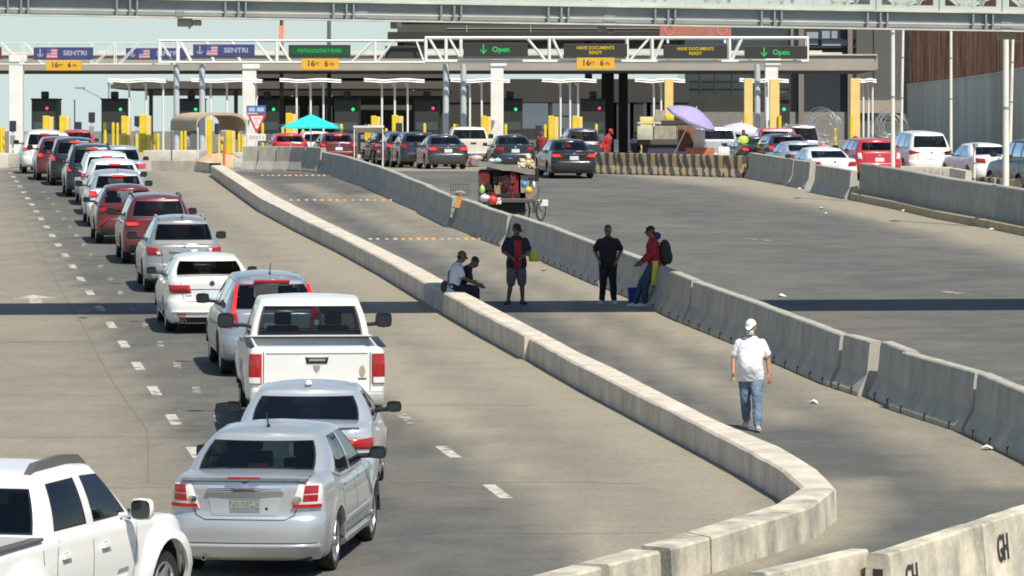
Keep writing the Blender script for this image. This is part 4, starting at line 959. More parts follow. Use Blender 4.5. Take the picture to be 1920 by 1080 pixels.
# ---------------------------------------------------------------- white double cab pickup, bottom left
sp = dict(L=5.45, W=1.92, zb=.42, Rw=.385, ax=(1.22, 4.46), lv=PICK_LV, deck=[(0, 1.18), (1.6, 1.18), (1.75, 1.19), (3.75, 1.16), (4.1, 1.14), (4.9, 1.08), (5.45, .88)], belt=[(0, 1.2), (3.7, 1.17), (5.45, 1.1)],
          rc=(.10, .10), fc=(.36, .5), bow=.015, taper=.03, gap=.12, flare=.05, bedfloor=.62, seats=[2.35, 3.15], trk=1.0, tw=.26)
Xr = (-5.80, 38.9)
c = Car('pickup_truck', 'white double cab pickup with black roof rack, cut by the bottom left corner', 'pickup truck', (Xr[0], Xr[1], gz(Xr[1])), 18.5, sp, WHITEP)
c.body(bed=1.62)
c.cabin([(0, 1.66, 0, 1.86), (.79, 1.69, .655, 1.88), (.865, 1.80, .69, 1.99), (.875, 2.0, .69, 2.13), (.88, 2.76, .70, 2.72), (.88, 2.92, .70, 2.86), (.87, 3.78, .67, 3.26), (.80, 3.98, .60, 3.38), (0, 4.15, 0, 3.50)],
        [('rear', 1, 8), ('corner', 0, 6), ('side', 0, 2), ('side', 1, 5), ('side', 0, 2), ('side', 1, 6), ('corner', 0, 4), ('front', 1, 8)], [(1.86, 1.72), (2.1, 1.745), (2.9, 1.75), (3.28, 1.72), (3.5, 1.68)], crown=.04, glassm=GLASS_B, t0=.10, t1=.86, bulge=.03)
c.wheels('five'); c.mirrors(3.55, 1.28, WHITEP, (.24, .13, .22), .16)
for y in (2.10, 3.02):
    for sg in (1, -1):
        a = c.a_of_y(y, .98); c.disc('handle_cup', sg*a, .97, .075, mat('handle_shadow', (.45, .45, .44), .5), .004, .055); c.plate('door_handle', [(sg*(a-.10), .965), (sg*(a+.10), .965), (sg*(a+.09), 1.0), (sg*(a-.09), 1.0)][::sg], WHITEP, .035, n=4, m_=2)
c.seams([[(sg*c.a_of_y(y, z), z) for y, z in zip(yy, zz)] for sg in (1, -1) for yy, zz in (((1.98, 1.90, 1.88, 1.86), (1.15, .95, .75, .55)), ((2.76, 2.74, 2.72, 2.72), (1.15, .95, .75, .5)), ((3.80, 3.78, 3.72, 3.68), (1.12, .95, .75, .5)), ((1.64, 1.64), (1.16, .5)), ((1.86, 2.7, 3.68), (.55, .5, .5)))])
for sg in (1, -1):   # flares drawn by a raised lip round each arch
    for ya in c.ax:
        mb = MB(); rr = []
        for k in range(17):
            t = math.pi*(-.04+1.08*k/16); r_ = []
            for rad, o in ((c.Ra-.01, .0), (c.Ra-.01, .035), (c.Ra+.10, .035), (c.Ra+.125, .02), (c.Ra+.13, -.02)):
                y, z = ya+rad*math.cos(t), max(.40, c.Rw+rad*math.sin(t)); p, nn = c.skin(c.a_of_y(y, min(1.1, z)), min(1.1, z)); r_.append((sg*(max(p.x, c.W/2*.985)+o), y, z))
            rr.append(r_)
        mb.sheet(rr).build('wheel_arch_flare', WHITEP, c.root, smooth=40)
    c.plate('door_moulding', [(sg*c.a_of_y(2.0, .60), .58), (sg*c.a_of_y(3.55, .60), .59), (sg*c.a_of_y(3.55, .64), .63), (sg*c.a_of_y(2.0, .64), .63)][::sg], WHITE2, .02, n=10, m_=2)
p, nn = c.skin(c.a_of_y(3.4, .70), .70)
c.plate('door_badge', [(c.a_of_y(3.28, .68), .675), (c.a_of_y(3.56, .68), .68), (c.a_of_y(3.54, .72), .715), (c.a_of_y(3.30, .72), .71)], STEEL, .008, n=4, m_=1)
RS = Matrix.Rotation(R(90), 4, 'Z') @ UPRIGHT
p, nn = c.skin(c.a_of_y(.58, .88), .90); lettering('bed_sticker', 'TRD', .17, p+nn*.006+Vector((0, 0, -.02)), mat('sticker_ink', (.20, .20, .21), .6), c.root, M=RS, ext=.001)
p, nn = c.skin(c.a_of_y(.72, .76), .76); lettering('bed_sticker', 'SPORT', .08, p+nn*.006, mat('sticker_ink', (.2, .2, .2), .6), c.root, M=RS, ext=.001)
GR = mat('grey_rack_plastic', (.10, .10, .095), .55)
for sg in (1, -1):
    rk = MB(); pts = [(sg*.60, 2.0, 1.765), (sg*.585, 2.16, 1.85), (sg*.58, 2.8, 1.875), (sg*.575, 3.15, 1.845), (sg*.57, 3.34, 1.75)]
    rows = [[(x-.035, y, z-.09 if 0 < i < 4 else z-.03), (x-.035, y, z), (x+.035, y, z), (x+.035, y, z-.09 if 0 < i < 4 else z-.03)] for i, (x, y, z) in enumerate(pts)]
    rk.sheet(rows); rk.add(rows[0], [(0, 1, 2, 3)]); rk.add(rows[-1], [(0, 1, 2, 3)]); rk.build('roof_rack_bar', GR, c.root, smooth=30)
    c.box('bed_rail_cap', (sg*.895, .82, 1.20), (.11, 1.58, .035), GR, .01)
    c.box('pillar_trim', (sg*.905, 3.70, 1.19), (.02, .05, .14), BLACK, .005)
c.box('tailgate_cap', (0, .05, 1.20), (1.7, .09, .03), GR, .01); c.plate_lic(-.17, .17, .8, .93)
bl = MB(); bl.box(-.78, .78, .14, 1.58, .63, .65); bl.build('bed_liner', mat('bed_liner', (.05, .05, .05), .7), c.root)
lights(c, [(.80, .75), (.95, .75), (.95, 1.14), (.80, 1.14)], REDL)
# ---------------------------------------------------------------- traffic beyond the vendor cart
c = simple('sedan', 'black sedan nearest in the right road, right of the vendor cart roof', 'sedan', 1077, 163, -8.0, BLACKP, 1.46, glassm=GLASS_C, lq=[(.42, .82), (.84, .80), (.98, .96), (.52, .95)]); c.plate('boot_trim', [(-.42, .93), (.42, .93), (.42, .95), (-.42, .95)], CHROME, .01)
c = simple('sedan', 'dark blue sedan between the grey sedan and the black one', 'sedan', 967, 183, -6.0, NAVY, 1.47, lm=REDL)
c = simple('sedan', 'grey sedan with its brake lights lit, behind the left end of the vendor cart', 'sedan', 841, 183.5, -9.0, DKGREY, 1.47, glassm=GLASS_B, lq=[(.40, .80), (.84, .78), (.98, .98), (.52, .96)]); c.plate('boot_trim', [(-.42, .93), (.42, .93), (.42, .95), (-.42, .95)], CHROME, .01)
c = simple('suv', 'dark navy crossover partly hidden behind the grey sedan', 'crossover', 789, 190, -9, NAVY, 1.58, lm=REDL, third=False)
c = simple('suv', 'black crossover with lit brake light, second from the left beyond the middle barriers', 'crossover', 762, 196, -10, DKGREY, 1.58, third=False)
c = simple('suv', 'black crossover with lit brake light, leftmost beyond the middle barriers next to the white canopy', 'crossover', 737, 203, -10, BLACKP, 1.62, third=False)
def pickup(label, px, D, h, pm, H=1.82, group=None, lm=REDL):
    sp = dict(L=5.6, W=2.0, zb=.48, Rw=.39, ax=(1.28, 4.75), lv=PICK_LV, deck=[(0, 1.25), (1.98, 1.25), (2.05, 1.26), (3.9, 1.2), (4.3, 1.15), (5.6, 1.0)], belt=[(0, 1.26), (3.9, 1.22), (5.75, 1.2)], rc=(.10, .10), fc=(.3, .4), bow=.015, taper=.02, gap=.10, bedfloor=.8, seats=[2.75])
    c = Car('pickup_truck', label, 'pickup truck', at_rear(px, D), h, sp, pm, group); c.body(bed=2.0)
    c.cabin([(0, 2.03, 0, 2.28), (.80, 2.06, .665, 2.30), (.90, 2.16, .745, 2.44), (.92, 3.1, .76, 3.0), (.92, 3.15, .76, 3.05), (.91, 3.85, .74, 3.35), (.84, 4.02, .66, 3.45), (0, 4.2, 0, 3.55)],
        [('rear', 1, 8), ('corner', 0, 6), ('side', 1, 5), ('side', 0, 1), ('side', 1, 5), ('corner', 0, 4), ('front', 1, 8)], [(2.28, H-.05), (2.6, H-.03), (3.1, H-.03), (3.55, H-.08)], crown=.035, t0=.09, t1=.88)
    c.wheels(); lights(c, [(.82, .78), (.99, .78), (.99, 1.15), (.82, 1.15)], lm); c.seams([[(-.775, .6), (-.775, 1.22)], [(.775, .6), (.775, 1.22)]]); c.plate('tailgate_handle', [(-.13, 1.04), (.13, 1.04), (.13, 1.12), (-.13, 1.12)], BLACK, .012)
    MB().box(-.95, .95, -.15, .02, .48, .66).build('rear_bumper', CHROME, c.root, bevel=.04); c.box('high_brake_light', (0, 2.33, H-.04), (.4, .05, .05), REDON, .01); c.mirrors(3.75, 1.4, BLACK, (.25, .12, .22), .16); return c
pickup('beige white pickup between the grey sedan and the dark blue sedan', 888, 195, -6, paint('cream_paint', (.62, .58, .48), 0, .35))
c = simple('suv', 'dark grey crossover hidden behind the black sedan', 'crossover', 1098, 192, -7, DKGREY, 1.76, third=False)
c = simple('suv', 'red crossover under the left end of the teal umbrella', 'crossover', 545, 205, -9, REDB, 1.52, lm=REDL)
c = simple('suv', 'white crossover between the two red cars under the teal umbrella', 'crossover', 596, 214, -9, WHITEP, 1.62, lm=REDL)
c = simple('suv', 'dark red crossover under the right end of the teal umbrella', 'crossover', 636, 205, -9, REDP, 1.55, lm=REDON)
c = simple('suv', 'small red car far off left of the yellow bollards, over the dark red car', 'crossover', 148, 212, -9, REDB, 1.7, lm=REDL)
# ---------------------------------------------------------------- traffic behind the long right wall
c = simple('suv', 'bright red crossover right of the gap in the barriers, cut by the white pole', 'crossover', 1650, 161, -9, REDB, 1.56, lm=CLEARL, lq=[(.66, .82), (.84, .82), (.86, 1.05), (.70, 1.05)], third=False)
c = simple('suv', 'white crossover right of the tallest near white pole', 'crossover', 1748, 163.5, -10, WHITEP, 1.76, lm=REDL, lq=[(.44, .99), (.84, .92), (.96, 1.09), (.80, 1.08)], third=False, t0=.16); c.disc('tailgate_badge', 0, 1.03, .07, CHROME)
c = simple('sedan', 'white sedan half hidden by the dark pickup at the right edge', 'sedan', 1873, 157.5, -12, WHITE2, 1.47, lm=REDL, third=False)
sp = suv_spec(5.1, 1.98, 1.88, belt=1.2, hood=1.16, wb=2.95, ro=1.1)
c = Car('crossover_car', 'dark blue-green large crossover cut by the right edge of the picture', 'crossover', (18.75, 147.0, gz(147)), -13, sp, NAVY); c.body(); suv_cabin(c, 1.9, taperr=.7); c.wheels('seven'); c.mirrors(3.2, 1.36, BLACK, (.26, .13, .22), .18); lights(c, [(.66, .95), (.88, .95), (.96, 1.2), (.7, 1.2)], REDL); c.seams(c.doors((1.05, 2.08, 3.2), .45, 1.1)); c.handles((1.3, 2.4), 1.1)
c = simple('sedan', 'silver grey sedan with only its roof and window showing above the striped barrier', 'sedan', 1521, 162, -10, SILVER2, 1.40, lm=REDL, third=False)
c = simple('sedan', 'pale white-grey sedan just left of the red crossover by the long right wall', 'sedan', 1566, 154, -10, WHITE2, 1.42, lm=REDL, third=False)
c = simple('suv', 'dark grey car between the red pickup and the silver grey sedan', 'crossover', 1482, 175, -8, DKGREY, 1.52, third=False)
pickup('red pickup behind the dark grey car by the far booths', 1474, 184, -6, REDB, 1.75)
c = simple('suv', 'dark van with pale roof, farthest beside the coils of razor wire', 'crossover', 1510, 200, -6, GREYP, 1.95)
c = simple('sedan', 'grey sedan with bright windows under the pale umbrella', 'sedan', 1430, 178, -8, DKGREY, 1.42, glassm=GLASS_C, third=False)
pickup('silver pickup right behind the purple umbrella', 1358, 186, -6, SILVER2, 1.8)
# ================================================================ footbridge over the road
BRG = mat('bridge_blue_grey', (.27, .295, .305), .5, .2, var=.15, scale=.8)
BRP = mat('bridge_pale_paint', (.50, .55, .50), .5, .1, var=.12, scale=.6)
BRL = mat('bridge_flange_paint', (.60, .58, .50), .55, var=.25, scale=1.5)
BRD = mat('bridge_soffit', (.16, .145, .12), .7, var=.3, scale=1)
DB = 85.0; k = DB/F
root = thing('footbridge', 'pale footbridge with a blue-grey girder and cut-out parapet crossing over the whole road', 'footbridge', (0, DB, CAMZ + (HOR-44.5)*k), 0)
root.rotation_euler = (0, math.atan(27/1920), R(4.6))
X0, X1 = -17, 17
mb = MB(); mb.box(X0, X1, 0, .02, .03, .36); mb.build('girder_web', BRG, root)
mb = MB(); mb.box(X0, X1, -.12, .14, .36, .395); mb.build('top_flange', BRL, root)
mb = MB(); mb.box(X0, X1, -.12, .14, 0, .03); mb.build('bottom_flange', BRL, root)
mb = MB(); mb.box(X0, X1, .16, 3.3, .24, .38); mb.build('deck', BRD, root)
mb = MB(); mb.tube((X0, -.06, .13), (X1, -.06, .13), .012, n=8); mb.build('conduit', BRL, root, smooth=60)
mb = MB(); mb.box(X0, X1, 3.30, 3.32, .2, .40); mb.box(X0, X1, 3.2, 3.40, .2, .22); mb.build('far_girder', BRG, root)
x = X0+.6
st = []
while x < X1:
    for dx in (0, .26, .40): st.append(x+dx)
    x += 2.14
for sx_ in st: MB().box(sx_-.018, sx_+.018, -.11, -.001, .03, .34).build('stiffener', BRG, root)
for xx in (-10.35, -3.0, 1.95, 5.05, 9.98):
    MB().box(xx-.12, xx+.12, -.015, .0, .02, .37).build('splice_plate', BRG, root)
x = X0
while x < X1-.2:      # parapet panels with triangular cut-outs
    mb = MB(); w_ = 1.26; t0_, t1_ = -.05, -.02
    mb.box(x, x+w_, t0_, t1_, .395, .50); mb.box(x, x+w_, t0_, t1_, 1.30, 1.42); mb.box(x, x+.11, t0_, t1_, .50, 1.30); mb.box(x+w_-.11, x+w_, t0_, t1_, .50, 1.30)
    def bar(a, b2, r=.045):
        a, b2 = Vector((a[0], 0, a[1])), Vector((b2[0], 0, b2[1])); d = (b2-a).normalized(); n = Vector((d.z, 0, -d.x))*r
        mb.prism([a-n+Vector((0, t0_, 0)), a+n+Vector((0, t0_, 0)), b2+n+Vector((0, t0_, 0)), b2-n+Vector((0, t0_, 0))], (0, .022, 0))
    cx = x+w_/2
    for q in ((-.50, .72), (-.42, .98), (-.24, 1.28), (0, 1.3), (.24, 1.28), (.42, .98), (.50, .72)): bar((cx+q[0]*.22-.12, .50), (cx+q[0], q[1]), .035)
    for q in ((.30, .9), (.5, 1.1), (.1, 1.29)): bar((cx+.22, .50), (cx+q[0], q[1]), .03)
    bar((cx-.52, .98), (cx+.52, .98), .03)
    mb.build('parapet_panel', BRP, root); x += 1.28
def P_ground(D): return HOR + (CAMZ - gz(D))*F/D
def pbox(name, label, cat, x0, x1, y0, y1, D, dep, m, group=None, bevel=0):
    """box whose near face fills the given part of the view at distance D"""
    a, b2 = P(x0, y1, D), P(x1, y0, D); c0 = Vector(((a.x+b2.x)/2, D, a.z))
    o = MB().box(-(b2.x-a.x)/2, (b2.x-a.x)/2, 0, dep, 0, b2.z-a.z).build(name, m, bevel=bevel, loc=c0, smooth=40 if bevel else None)
    return tag(o, label, cat, group)
CAMG = mat('camera_housing_grey', (.42, .42, .37), .5, var=.2)
def cluster(px, py, D, label, parts, cat='camera'):
    o0 = P(px, py, D); t = thing('traffic_camera', label, cat, o0); k = D/F
    for nm, x0, x1, y0, y1, yd, m in parts: MB().box(x0*k, x1*k, yd, yd+.22, -y1*k, -y0*k).build(nm, m, t, bevel=.02)
cluster(353, 33, 85.0, 'grey camera box and lamp hanging under the bridge at the left', [('housing', -20, 8, 2, 17, -.1, CAMG), ('mount', -12, 2, -9, 4, -1.7, BRG), ('lamp', 9, 24, 4, 15, -.05, CAMG), ('bracket', 0, 3, 14, 21, 0, CAMG)])
cluster(740, 38, 87.6, 'small pale camera hanging under the bridge against the dark roof edge', [('housing', -8, 5, 0, 16, -.1, STEEL), ('lamp', 4, 13, 0, 11, -.1, WHITEM)])
cluster(1133, 42, 87.6, 'pale camera on the bridge girder with a grey box below, near the bridge middle', [('housing', -8, 6, -22, -3, -.2, WHITEM), ('box', -12, 3, 3, 17, -.1, STEEL), ('lamp', 6, 18, 15, 20, -.1, CAMG)])
cluster(1885, 62, 87.6, 'wide grey lamp box under the bridge at the right edge', [('housing', -16, 18, -2, 12, -.15, CAMG), ('lamp', 18, 33, 11, 17, -.1, CAMG)])
# ================================================================ the port of entry
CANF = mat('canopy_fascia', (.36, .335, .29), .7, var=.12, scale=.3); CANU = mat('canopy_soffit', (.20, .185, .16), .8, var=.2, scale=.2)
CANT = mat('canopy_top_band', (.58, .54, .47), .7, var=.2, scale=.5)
DC = 252.5
t = thing('booth_canopy', 'long beige flat canopy over the inspection booths, behind the sign gantry', 'canopy', (0, DC, P(0, 134, DC).z)); kk = DC/F
def can(nm, x0, x1, y0, y1, d0, d1, m): MB().box((x0-960)*kk, (x1-960)*kk, d0, d1, (134-y1)*kk, (134-y0)*kk).build(nm, m, t)
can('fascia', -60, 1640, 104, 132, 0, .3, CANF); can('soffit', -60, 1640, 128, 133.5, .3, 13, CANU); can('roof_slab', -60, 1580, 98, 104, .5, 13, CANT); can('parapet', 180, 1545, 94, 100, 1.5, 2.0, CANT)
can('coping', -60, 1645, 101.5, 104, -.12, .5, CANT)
mb = MB(); z0_, z1_ = (134-132)*kk, (134-98)*kk; xe = (1640-960)*kk
mb.prism([(xe, 0, z0_), (xe+.25, .8, z0_+.1), (xe+.25, .8, z1_-.3), (xe, 0, z1_-.15)], (0, 0, .001)) if False else mb.box(xe, xe+.2, .1, 13, z0_+.05, z1_-.25); mb.build('end_panel', CANF, t)
PIER = mat('white_pier', (.80, .79, .74), .6, var=.12, scale=.8); COLM = mat('grey_round_column', (.48, .53, .56), .45, var=.1)
for x0, x1, y0, lb in ((18, 44, 104, 'white square canopy pier at the left edge behind the queue head'), (455, 481, 117, 'white square canopy pier behind the yield sign'), (920, 944, 112, 'white square canopy pier under the left OPEN sign'), (1434, 1458, 110, 'white square canopy pier under the right OPEN sign')):
    D = 250.8; k = D/F; c0 = at((x0+x1)/2, D); h = P(0, y0, D).z - gz(D); w_ = (x1-x0)*k/2
    tt = thing('canopy_pier', lb, 'pier', c0)
    MB().prism([(-w_*1.35 if x0 == 18 else -w_, -w_, 0), (w_*.9, -w_, 0), (w_*.9, w_, 0), (-w_*1.35 if x0 == 18 else -w_, w_, 0)], (0, 0, .001)) if False else None
    MB().box(-w_, w_, -w_, w_, 0, h-.45).build('shaft', PIER, tt, bevel=.03); MB().box(-w_*1.08, w_*1.08, -w_*1.08, w_*1.08, h-.45, h-.40).build('collar', STEEL, tt); MB().box(-w_*1.04, w_*1.5, -w_*.9, w_, h-.40, h).build('head', PIER, tt, bevel=.05)
for x, lb in ((331, 'grey round gantry post left of the middle SENTRI sign'), (379, 'grey round gantry post under the right SENTRI sign'), (836, 'grey round gantry post left of the left OPEN sign'), (869, 'grey round gantry post under the left edge of the left OPEN sign'), (1420, 'grey round gantry post between the tall yellow posts')):
    D = 234.6; c0 = at(x, D); tt = thing('gantry_post', lb, 'post', c0)
    MB().tube((0, 0, 0), (0, 0, P(0, 120, D).z-gz(D)), .17, .16, 16).build('shaft', COLM, tt, smooth=50); MB().box(-.3, .3, -.3, .3, 0, .06).build('base_plate', COLM, tt)
# ---------------------------------------------------------------- sign gantry
WT = mat('white_truss_paint', (.78, .79, .76), .45, var=.08)
def truss(name, label, x0, x1, yt, yb, D, nodes_, r=.075, thin=False):
    k = D/F; o0 = P(x0, yb, D); tt = thing(name, label, 'gantry', o0); w_ = (x1-x0)*k; h = (yb-yt)*k
    for y in (0, 1.1):
        MB().tube((0, y, h), (w_, y, h), r*(.6 if thin else 1), n=8).build('top_chord', WT, tt, smooth=60); MB().tube((0, y, 0), (w_, y, 0), r, n=8).build('bottom_chord', WT, tt, smooth=60)
    for a, b2 in nodes_:
        for y in (0, 1.1): MB().tube(((a[0]-x0)*k, y, 0 if a[1] else h), ((b2[0]-x0)*k, y, 0 if b2[1] else h), r*(1.0 if a[0] == b2[0] else .8), n=8).build('upright' if a[0] == b2[0] else 'brace', WT, tt, smooth=60)
    return tt
truss('sign_gantry', 'white truss gantry carrying the blue SENTRI signs at the left', -40, 332, 81, 120.5, 234.2, [((2, 0), (40, 1)), ((40, 1), (40, 0)), ((46, 0), (78, 1)), ((78, 1), (92, 0)), ((170, 0), (170, 1)), ((176, 1), (214, 0)), ((214, 0), (214, 1)), ((222, 1), (258, 0)), ((298, 0), (298, 1)), ((302, 0), (326, 1)), ((331, 0), (331, 1))], .036, True)
truss('sign_gantry', 'white truss gantry with the green lettered sign in the middle', 298, 795, 76, 117, 233.6, [((298, 0), (298, 1)), ((332, 0), (332, 1)), ((336, 0), (358, 1)), ((386, 0), (400, 1)), ((434, 0), (450, 1)), ((478, 0), (510, 1)), ((518, 1), (518, 0)), ((520, 0), (545, 1)), ((658, 1), (700, 0)), ((703, 0), (703, 1)), ((706, 1), (738, 0)), ((780, 0), (795, 1))], .06)
truss('sign_gantry', 'white truss gantry carrying the dark OPEN and documents signs at the right', 797, 1516, 71, 115, 232.6, [((798, 0), (798, 1)), ((804, 0), (830, 1)), ((836, 0), (836, 1)), ((842, 0), (866, 1)), ((864, 0), (864, 1)), ((988, 0), (1024, 1)), ((1030, 0), (1030, 1)), ((1036, 0), (1056, 1)), ((1176, 0), (1176, 1)), ((1180, 1), (1218, 0)), ((1223, 0), (1223, 1)), ((1226, 1), (1244, 0)), ((1368, 0), (1368, 1)), ((1372, 1), (1392, 0)), ((1514, 0), (1514, 1))], .085)
# red sign standing above it
BLUE = mat('sign_blue', (.045, .055, .17), .6); LEDK = mat('dark_led_panel', (.035, .035, .032), .5); SILV = mat('sign_letter_silver', (.36, .36, .48), .6)
LEDG = glow('green_leds', (.02, .7, .16), .42, (.02, .3, .05)); LEDY = glow('yellow_leds', (.85, .62, .02), .42, (.3, .22, .02)); CLR = mat('clearance_orange', (.72, .40, .03), .6)
FR, FW, FB = mat('flag_red', (.45, .10, .14), .6), mat('flag_white', (.52, .47, .5), .6), mat('flag_blue', (.08, .08, .28), .6)
DS = 231.8; ks = DS/F
def sign(label, x0, x1, y0, y1, m, D=DS):
    k = D/F; a = P(x0, y1, D); t = thing('overhead_sign', label, 'overhead sign', (a.x, D, a.z)); MB().box(0, (x1-x0)*k, 0, .28, 0, (y1-y0)*k).build('panel', m, t, bevel=.02)
    MB().box((x1-x0)*k*.12, (x1-x0)*k*.16, .28, .9, (y1-y0)*k*.4, (y1-y0)*k*.6).build('hanger', WT, t); MB().box((x1-x0)*k*.84, (x1-x0)*k*.88, .28, .9, (y1-y0)*k*.4, (y1-y0)*k*.6).build('hanger', WT, t)
    return t, (x1-x0)*k, (y1-y0)*k
def arrow(t, cx, cz, h, m, r=.035):
    mb = MB(); y = -.02
    mb.box(cx-r, cx+r, y, -.003, cz-h*.45, cz+h*.5)
    for s_ in (-1, 1): mb.prism([(cx, y, cz-h*.5), (cx+s_*h*.32, y, cz-h*.12), (cx+s_*h*.32, y, cz+h*.03), (cx, y, cz-h*.33)], (0, .015, 0))
    mb.build('down_arrow', m, t)
def flag(t, cx, cz, w_, h):
    mb = MB(); y = -.012
    for i in range(7): mb.box(cx-w_/2, cx+w_/2, y, -.002, cz-h/2+h*i/7, cz-h/2+h*(i+1)/7, mi=i % 2)
    mb.box(cx-w_/2, cx-w_*.08, y-.006, y-.001, cz, cz+h/2, mi=2); mb.build('flag', [FR, FW, FB], t)
for x0, x1, y0, y1, lb, full in ((63, 174, 88.5, 112, 'blue SENTRI sign with arrow and flag, farthest left, over a yellow clearance sign', 1), (236, 348, 90, 112, 'blue SENTRI sign partly hidden behind the gantry post, between two others', 1), (362, 477, 83, 107, 'blue SENTRI sign on the near gantry with its arrow and flag fully clear', 1)):
    t, w_, h = sign(lb, x0, x1, y0, y1, BLUE, DS if x0 != 236 else 236.5)
    arrow(t, w_*.11, h*.5, h*.78, SILV); flag(t, w_*.31, h*.5, w_*.18, h*.78); lettering('lettering', 'SENTRI', h*.52, (w_*.70, -.006, h*.52), SILV, t, sx=1.15, bold=.012)
t, w_, h = sign('dark LED sign with green words MOTOCICLETAS Y BUSES', 541, 657, 84, 107.5, LEDK); MB().box(.05, w_-.05, -.012, 0, h*.2, h*.8).build('lit_band', glow('green_led_band', (.01, .25, .08), .10, (.01, .06, .02)), t); lettering('lettering', 'MOTOCICLETAS Y BUSES', h*.40, (w_*.5, -.018, h*.52), LEDG, t, sx=.78)
t, w_, h = sign('blank dark LED sign left of the first OPEN sign', 722, 796, 86, 109, LEDK, 235.0)
for x0, x1, y0, y1, lb in ((869, 990, 80, 105, 'dark LED sign with green arrow and Open, the left one of two'), (1396, 1514, 86, 110, 'dark LED sign with green arrow and Open at the right end of the gantry')):
    t, w_, h = sign(lb, x0, x1, y0, y1, LEDK); arrow(t, w_*.31, h*.5, h*.74, LEDG, .03); lettering('lettering', 'Open', h*.58, (w_*.58, -.01, h*.48), LEDG, t, sx=1.0, bold=.006)
for x0, x1, y0, y1, lb in ((1057, 1176, 82, 106.5, 'dark LED sign reading HAVE DOCUMENTS READY above the yellow clearance sign'), (1244, 1364, 84, 108, 'dark LED sign reading HAVE DOCUMENTS READY below the red sign with circles')):
    t, w_, h = sign(lb, x0, x1, y0, y1, LEDK); lettering('lettering', 'HAVE DOCUMENTS', h*.36, (w_*.5, -.01, h*.68), LEDY, t, sx=.9, bold=.004); lettering('lettering', 'READY', h*.36, (w_*.5, -.01, h*.32), LEDY, t, sx=.9, bold=.004)
for x0, x1, y0, y1, lb in ((86, 152, 113.5, 132.5, 'yellow 16 FT 6 IN clearance sign under the leftmost SENTRI sign'), (565, 635, 110, 131, 'yellow 16 FT 6 IN clearance sign under the green lettered sign'), (1081, 1152, 108.5, 130, 'yellow 16 FT 6 IN clearance sign under a documents sign')):
    t, w_, h = sign(lb, x0, x1, y0, y1, CLR, 231.5); lettering('lettering', '16', h*.72, (w_*.25, -.006, h*.55), INK, t, bold=.008); lettering('lettering', 'FT', h*.42, (w_*.42, -.006, h*.50), INK, t); lettering('lettering', '6', h*.72, (w_*.67, -.006, h*.55), INK, t, bold=.008); lettering('lettering', 'IN', h*.42, (w_*.82, -.006, h*.50), INK, t)
t, w_, h = sign('dark red overhead sign at the left edge of the picture', -60, 2, 88, 111, mat('sign_dark_red', (.16, .03, .03), .6), 236)
t, w_, h = sign('faded red sign panel with two pink circles above the gantry', 1237, 1371, 43.5, 69, mat('faded_red_panel', (.40, .16, .115), .6, var=.15), 233.5)
for cx in (.14, .87): MB().lathe([(h*.27, 0), (h*.41, 0), (h*.41, -.02), (h*.27, -.02)], 24, Matrix.Translation((w_*cx, -.002, h*.5)) @ Matrix.Rotation(R(-90), 4, 'X'), closed=True).build('ring', mat('pink_ring', (.62, .16, .17), .5), t)
MB().box(w_*.1, w_*.13, .05, .2, -.35, 0).build('leg', WT, t); MB().box(w_*.9, w_*.93, .05, .2, -.35, 0).build('leg', WT, t)
# ---------------------------------------------------------------- buildings behind
HALL = mat('dark_cladding_and_shade', (.040, .038, .034), .7, var=.25, scale=.4); ROOFD = mat('dark_brown_roof', (.085, .077, .066), .7, var=.15, scale=.2)  # on the hall walls the near-black paints in deep canopy shade
t = thing('inspection_roof', 'big dark brown roof block rising behind the sign gantry', 'roof', at(1110, 345)); k = 345/F
def hb(t, px0, nm, x0, x1, y0, y1, D, d0, d1, m, base):
    k = D/F; MB().box((x0-px0)*k, (x1-px0)*k, d0, d1, P(0, y1, D).z-base, P(0, y0, D).z-base).build(nm, m, t)
gb = gz(345)
hb(t, 1110, 'roof_block', 745, 1500, 36, 74, 345, 0, 40, ROOFD, gb); hb(t, 1110, 'lower_edge', 727, 1500, 60, 75, 345, -.6, -.02, HALL, gb); hb(t, 1110, 'drip_line', 838, 1290, 52.5, 54, 345, -.08, -.005, CANF, gb); hb(t, 1110, 'drip_line', 745, 1500, 40, 42, 345, -.1, -.005, ROOFD, gb)
for x in (874, 994, 1420): hb(t, 1110, 'rain_pipe', x, x+2, 48, 66, 345, -.12, -.01, CANF, gb)
for x in (740, 1100, 1480): hb(t, 1110, 'support', x, x+14, 74, 250, 345, 8, 9, HALL, gb)
t = thing('rear_canopy', 'dark brown canopy edge seen under the beige canopy at the left', 'canopy', at(520, 300)); gb = gz(300)
hb(t, 520, 'fascia', 212, 840, 152, 166, 300, 0, 20, ROOFD, gb); hb(t, 520, 'fascia_step', 207, 216, 158, 166, 300, .02, 19, ROOFD, gb); hb(t, 520, 'beam', 262, 840, 168, 178, 300, 6, 7, CANF, gb)
for x in (268, 345, 430): hb(t, 520, 'post', x, x+7, 166, 262, 300, 5, 5.3, ROOFD, gb)
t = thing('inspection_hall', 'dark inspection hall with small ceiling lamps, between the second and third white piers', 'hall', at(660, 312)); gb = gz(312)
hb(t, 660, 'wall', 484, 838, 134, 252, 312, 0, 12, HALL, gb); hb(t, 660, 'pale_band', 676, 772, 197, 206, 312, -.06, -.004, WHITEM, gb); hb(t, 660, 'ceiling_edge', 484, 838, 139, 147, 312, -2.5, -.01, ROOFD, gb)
for x, y in ((535, 174), (548, 178), (596, 172), (622, 178), (670, 173), (683, 175), (696, 177), (745, 172), (752, 175), (775, 170)): o = P(x, y, 311.8); MB().ball((o.x-at(660, 312).x, -.15, o.z-gb), .10, 8).build('ceiling_lamp', glow('hall_lamp', (1, .95, .8), .6), t, smooth=60)
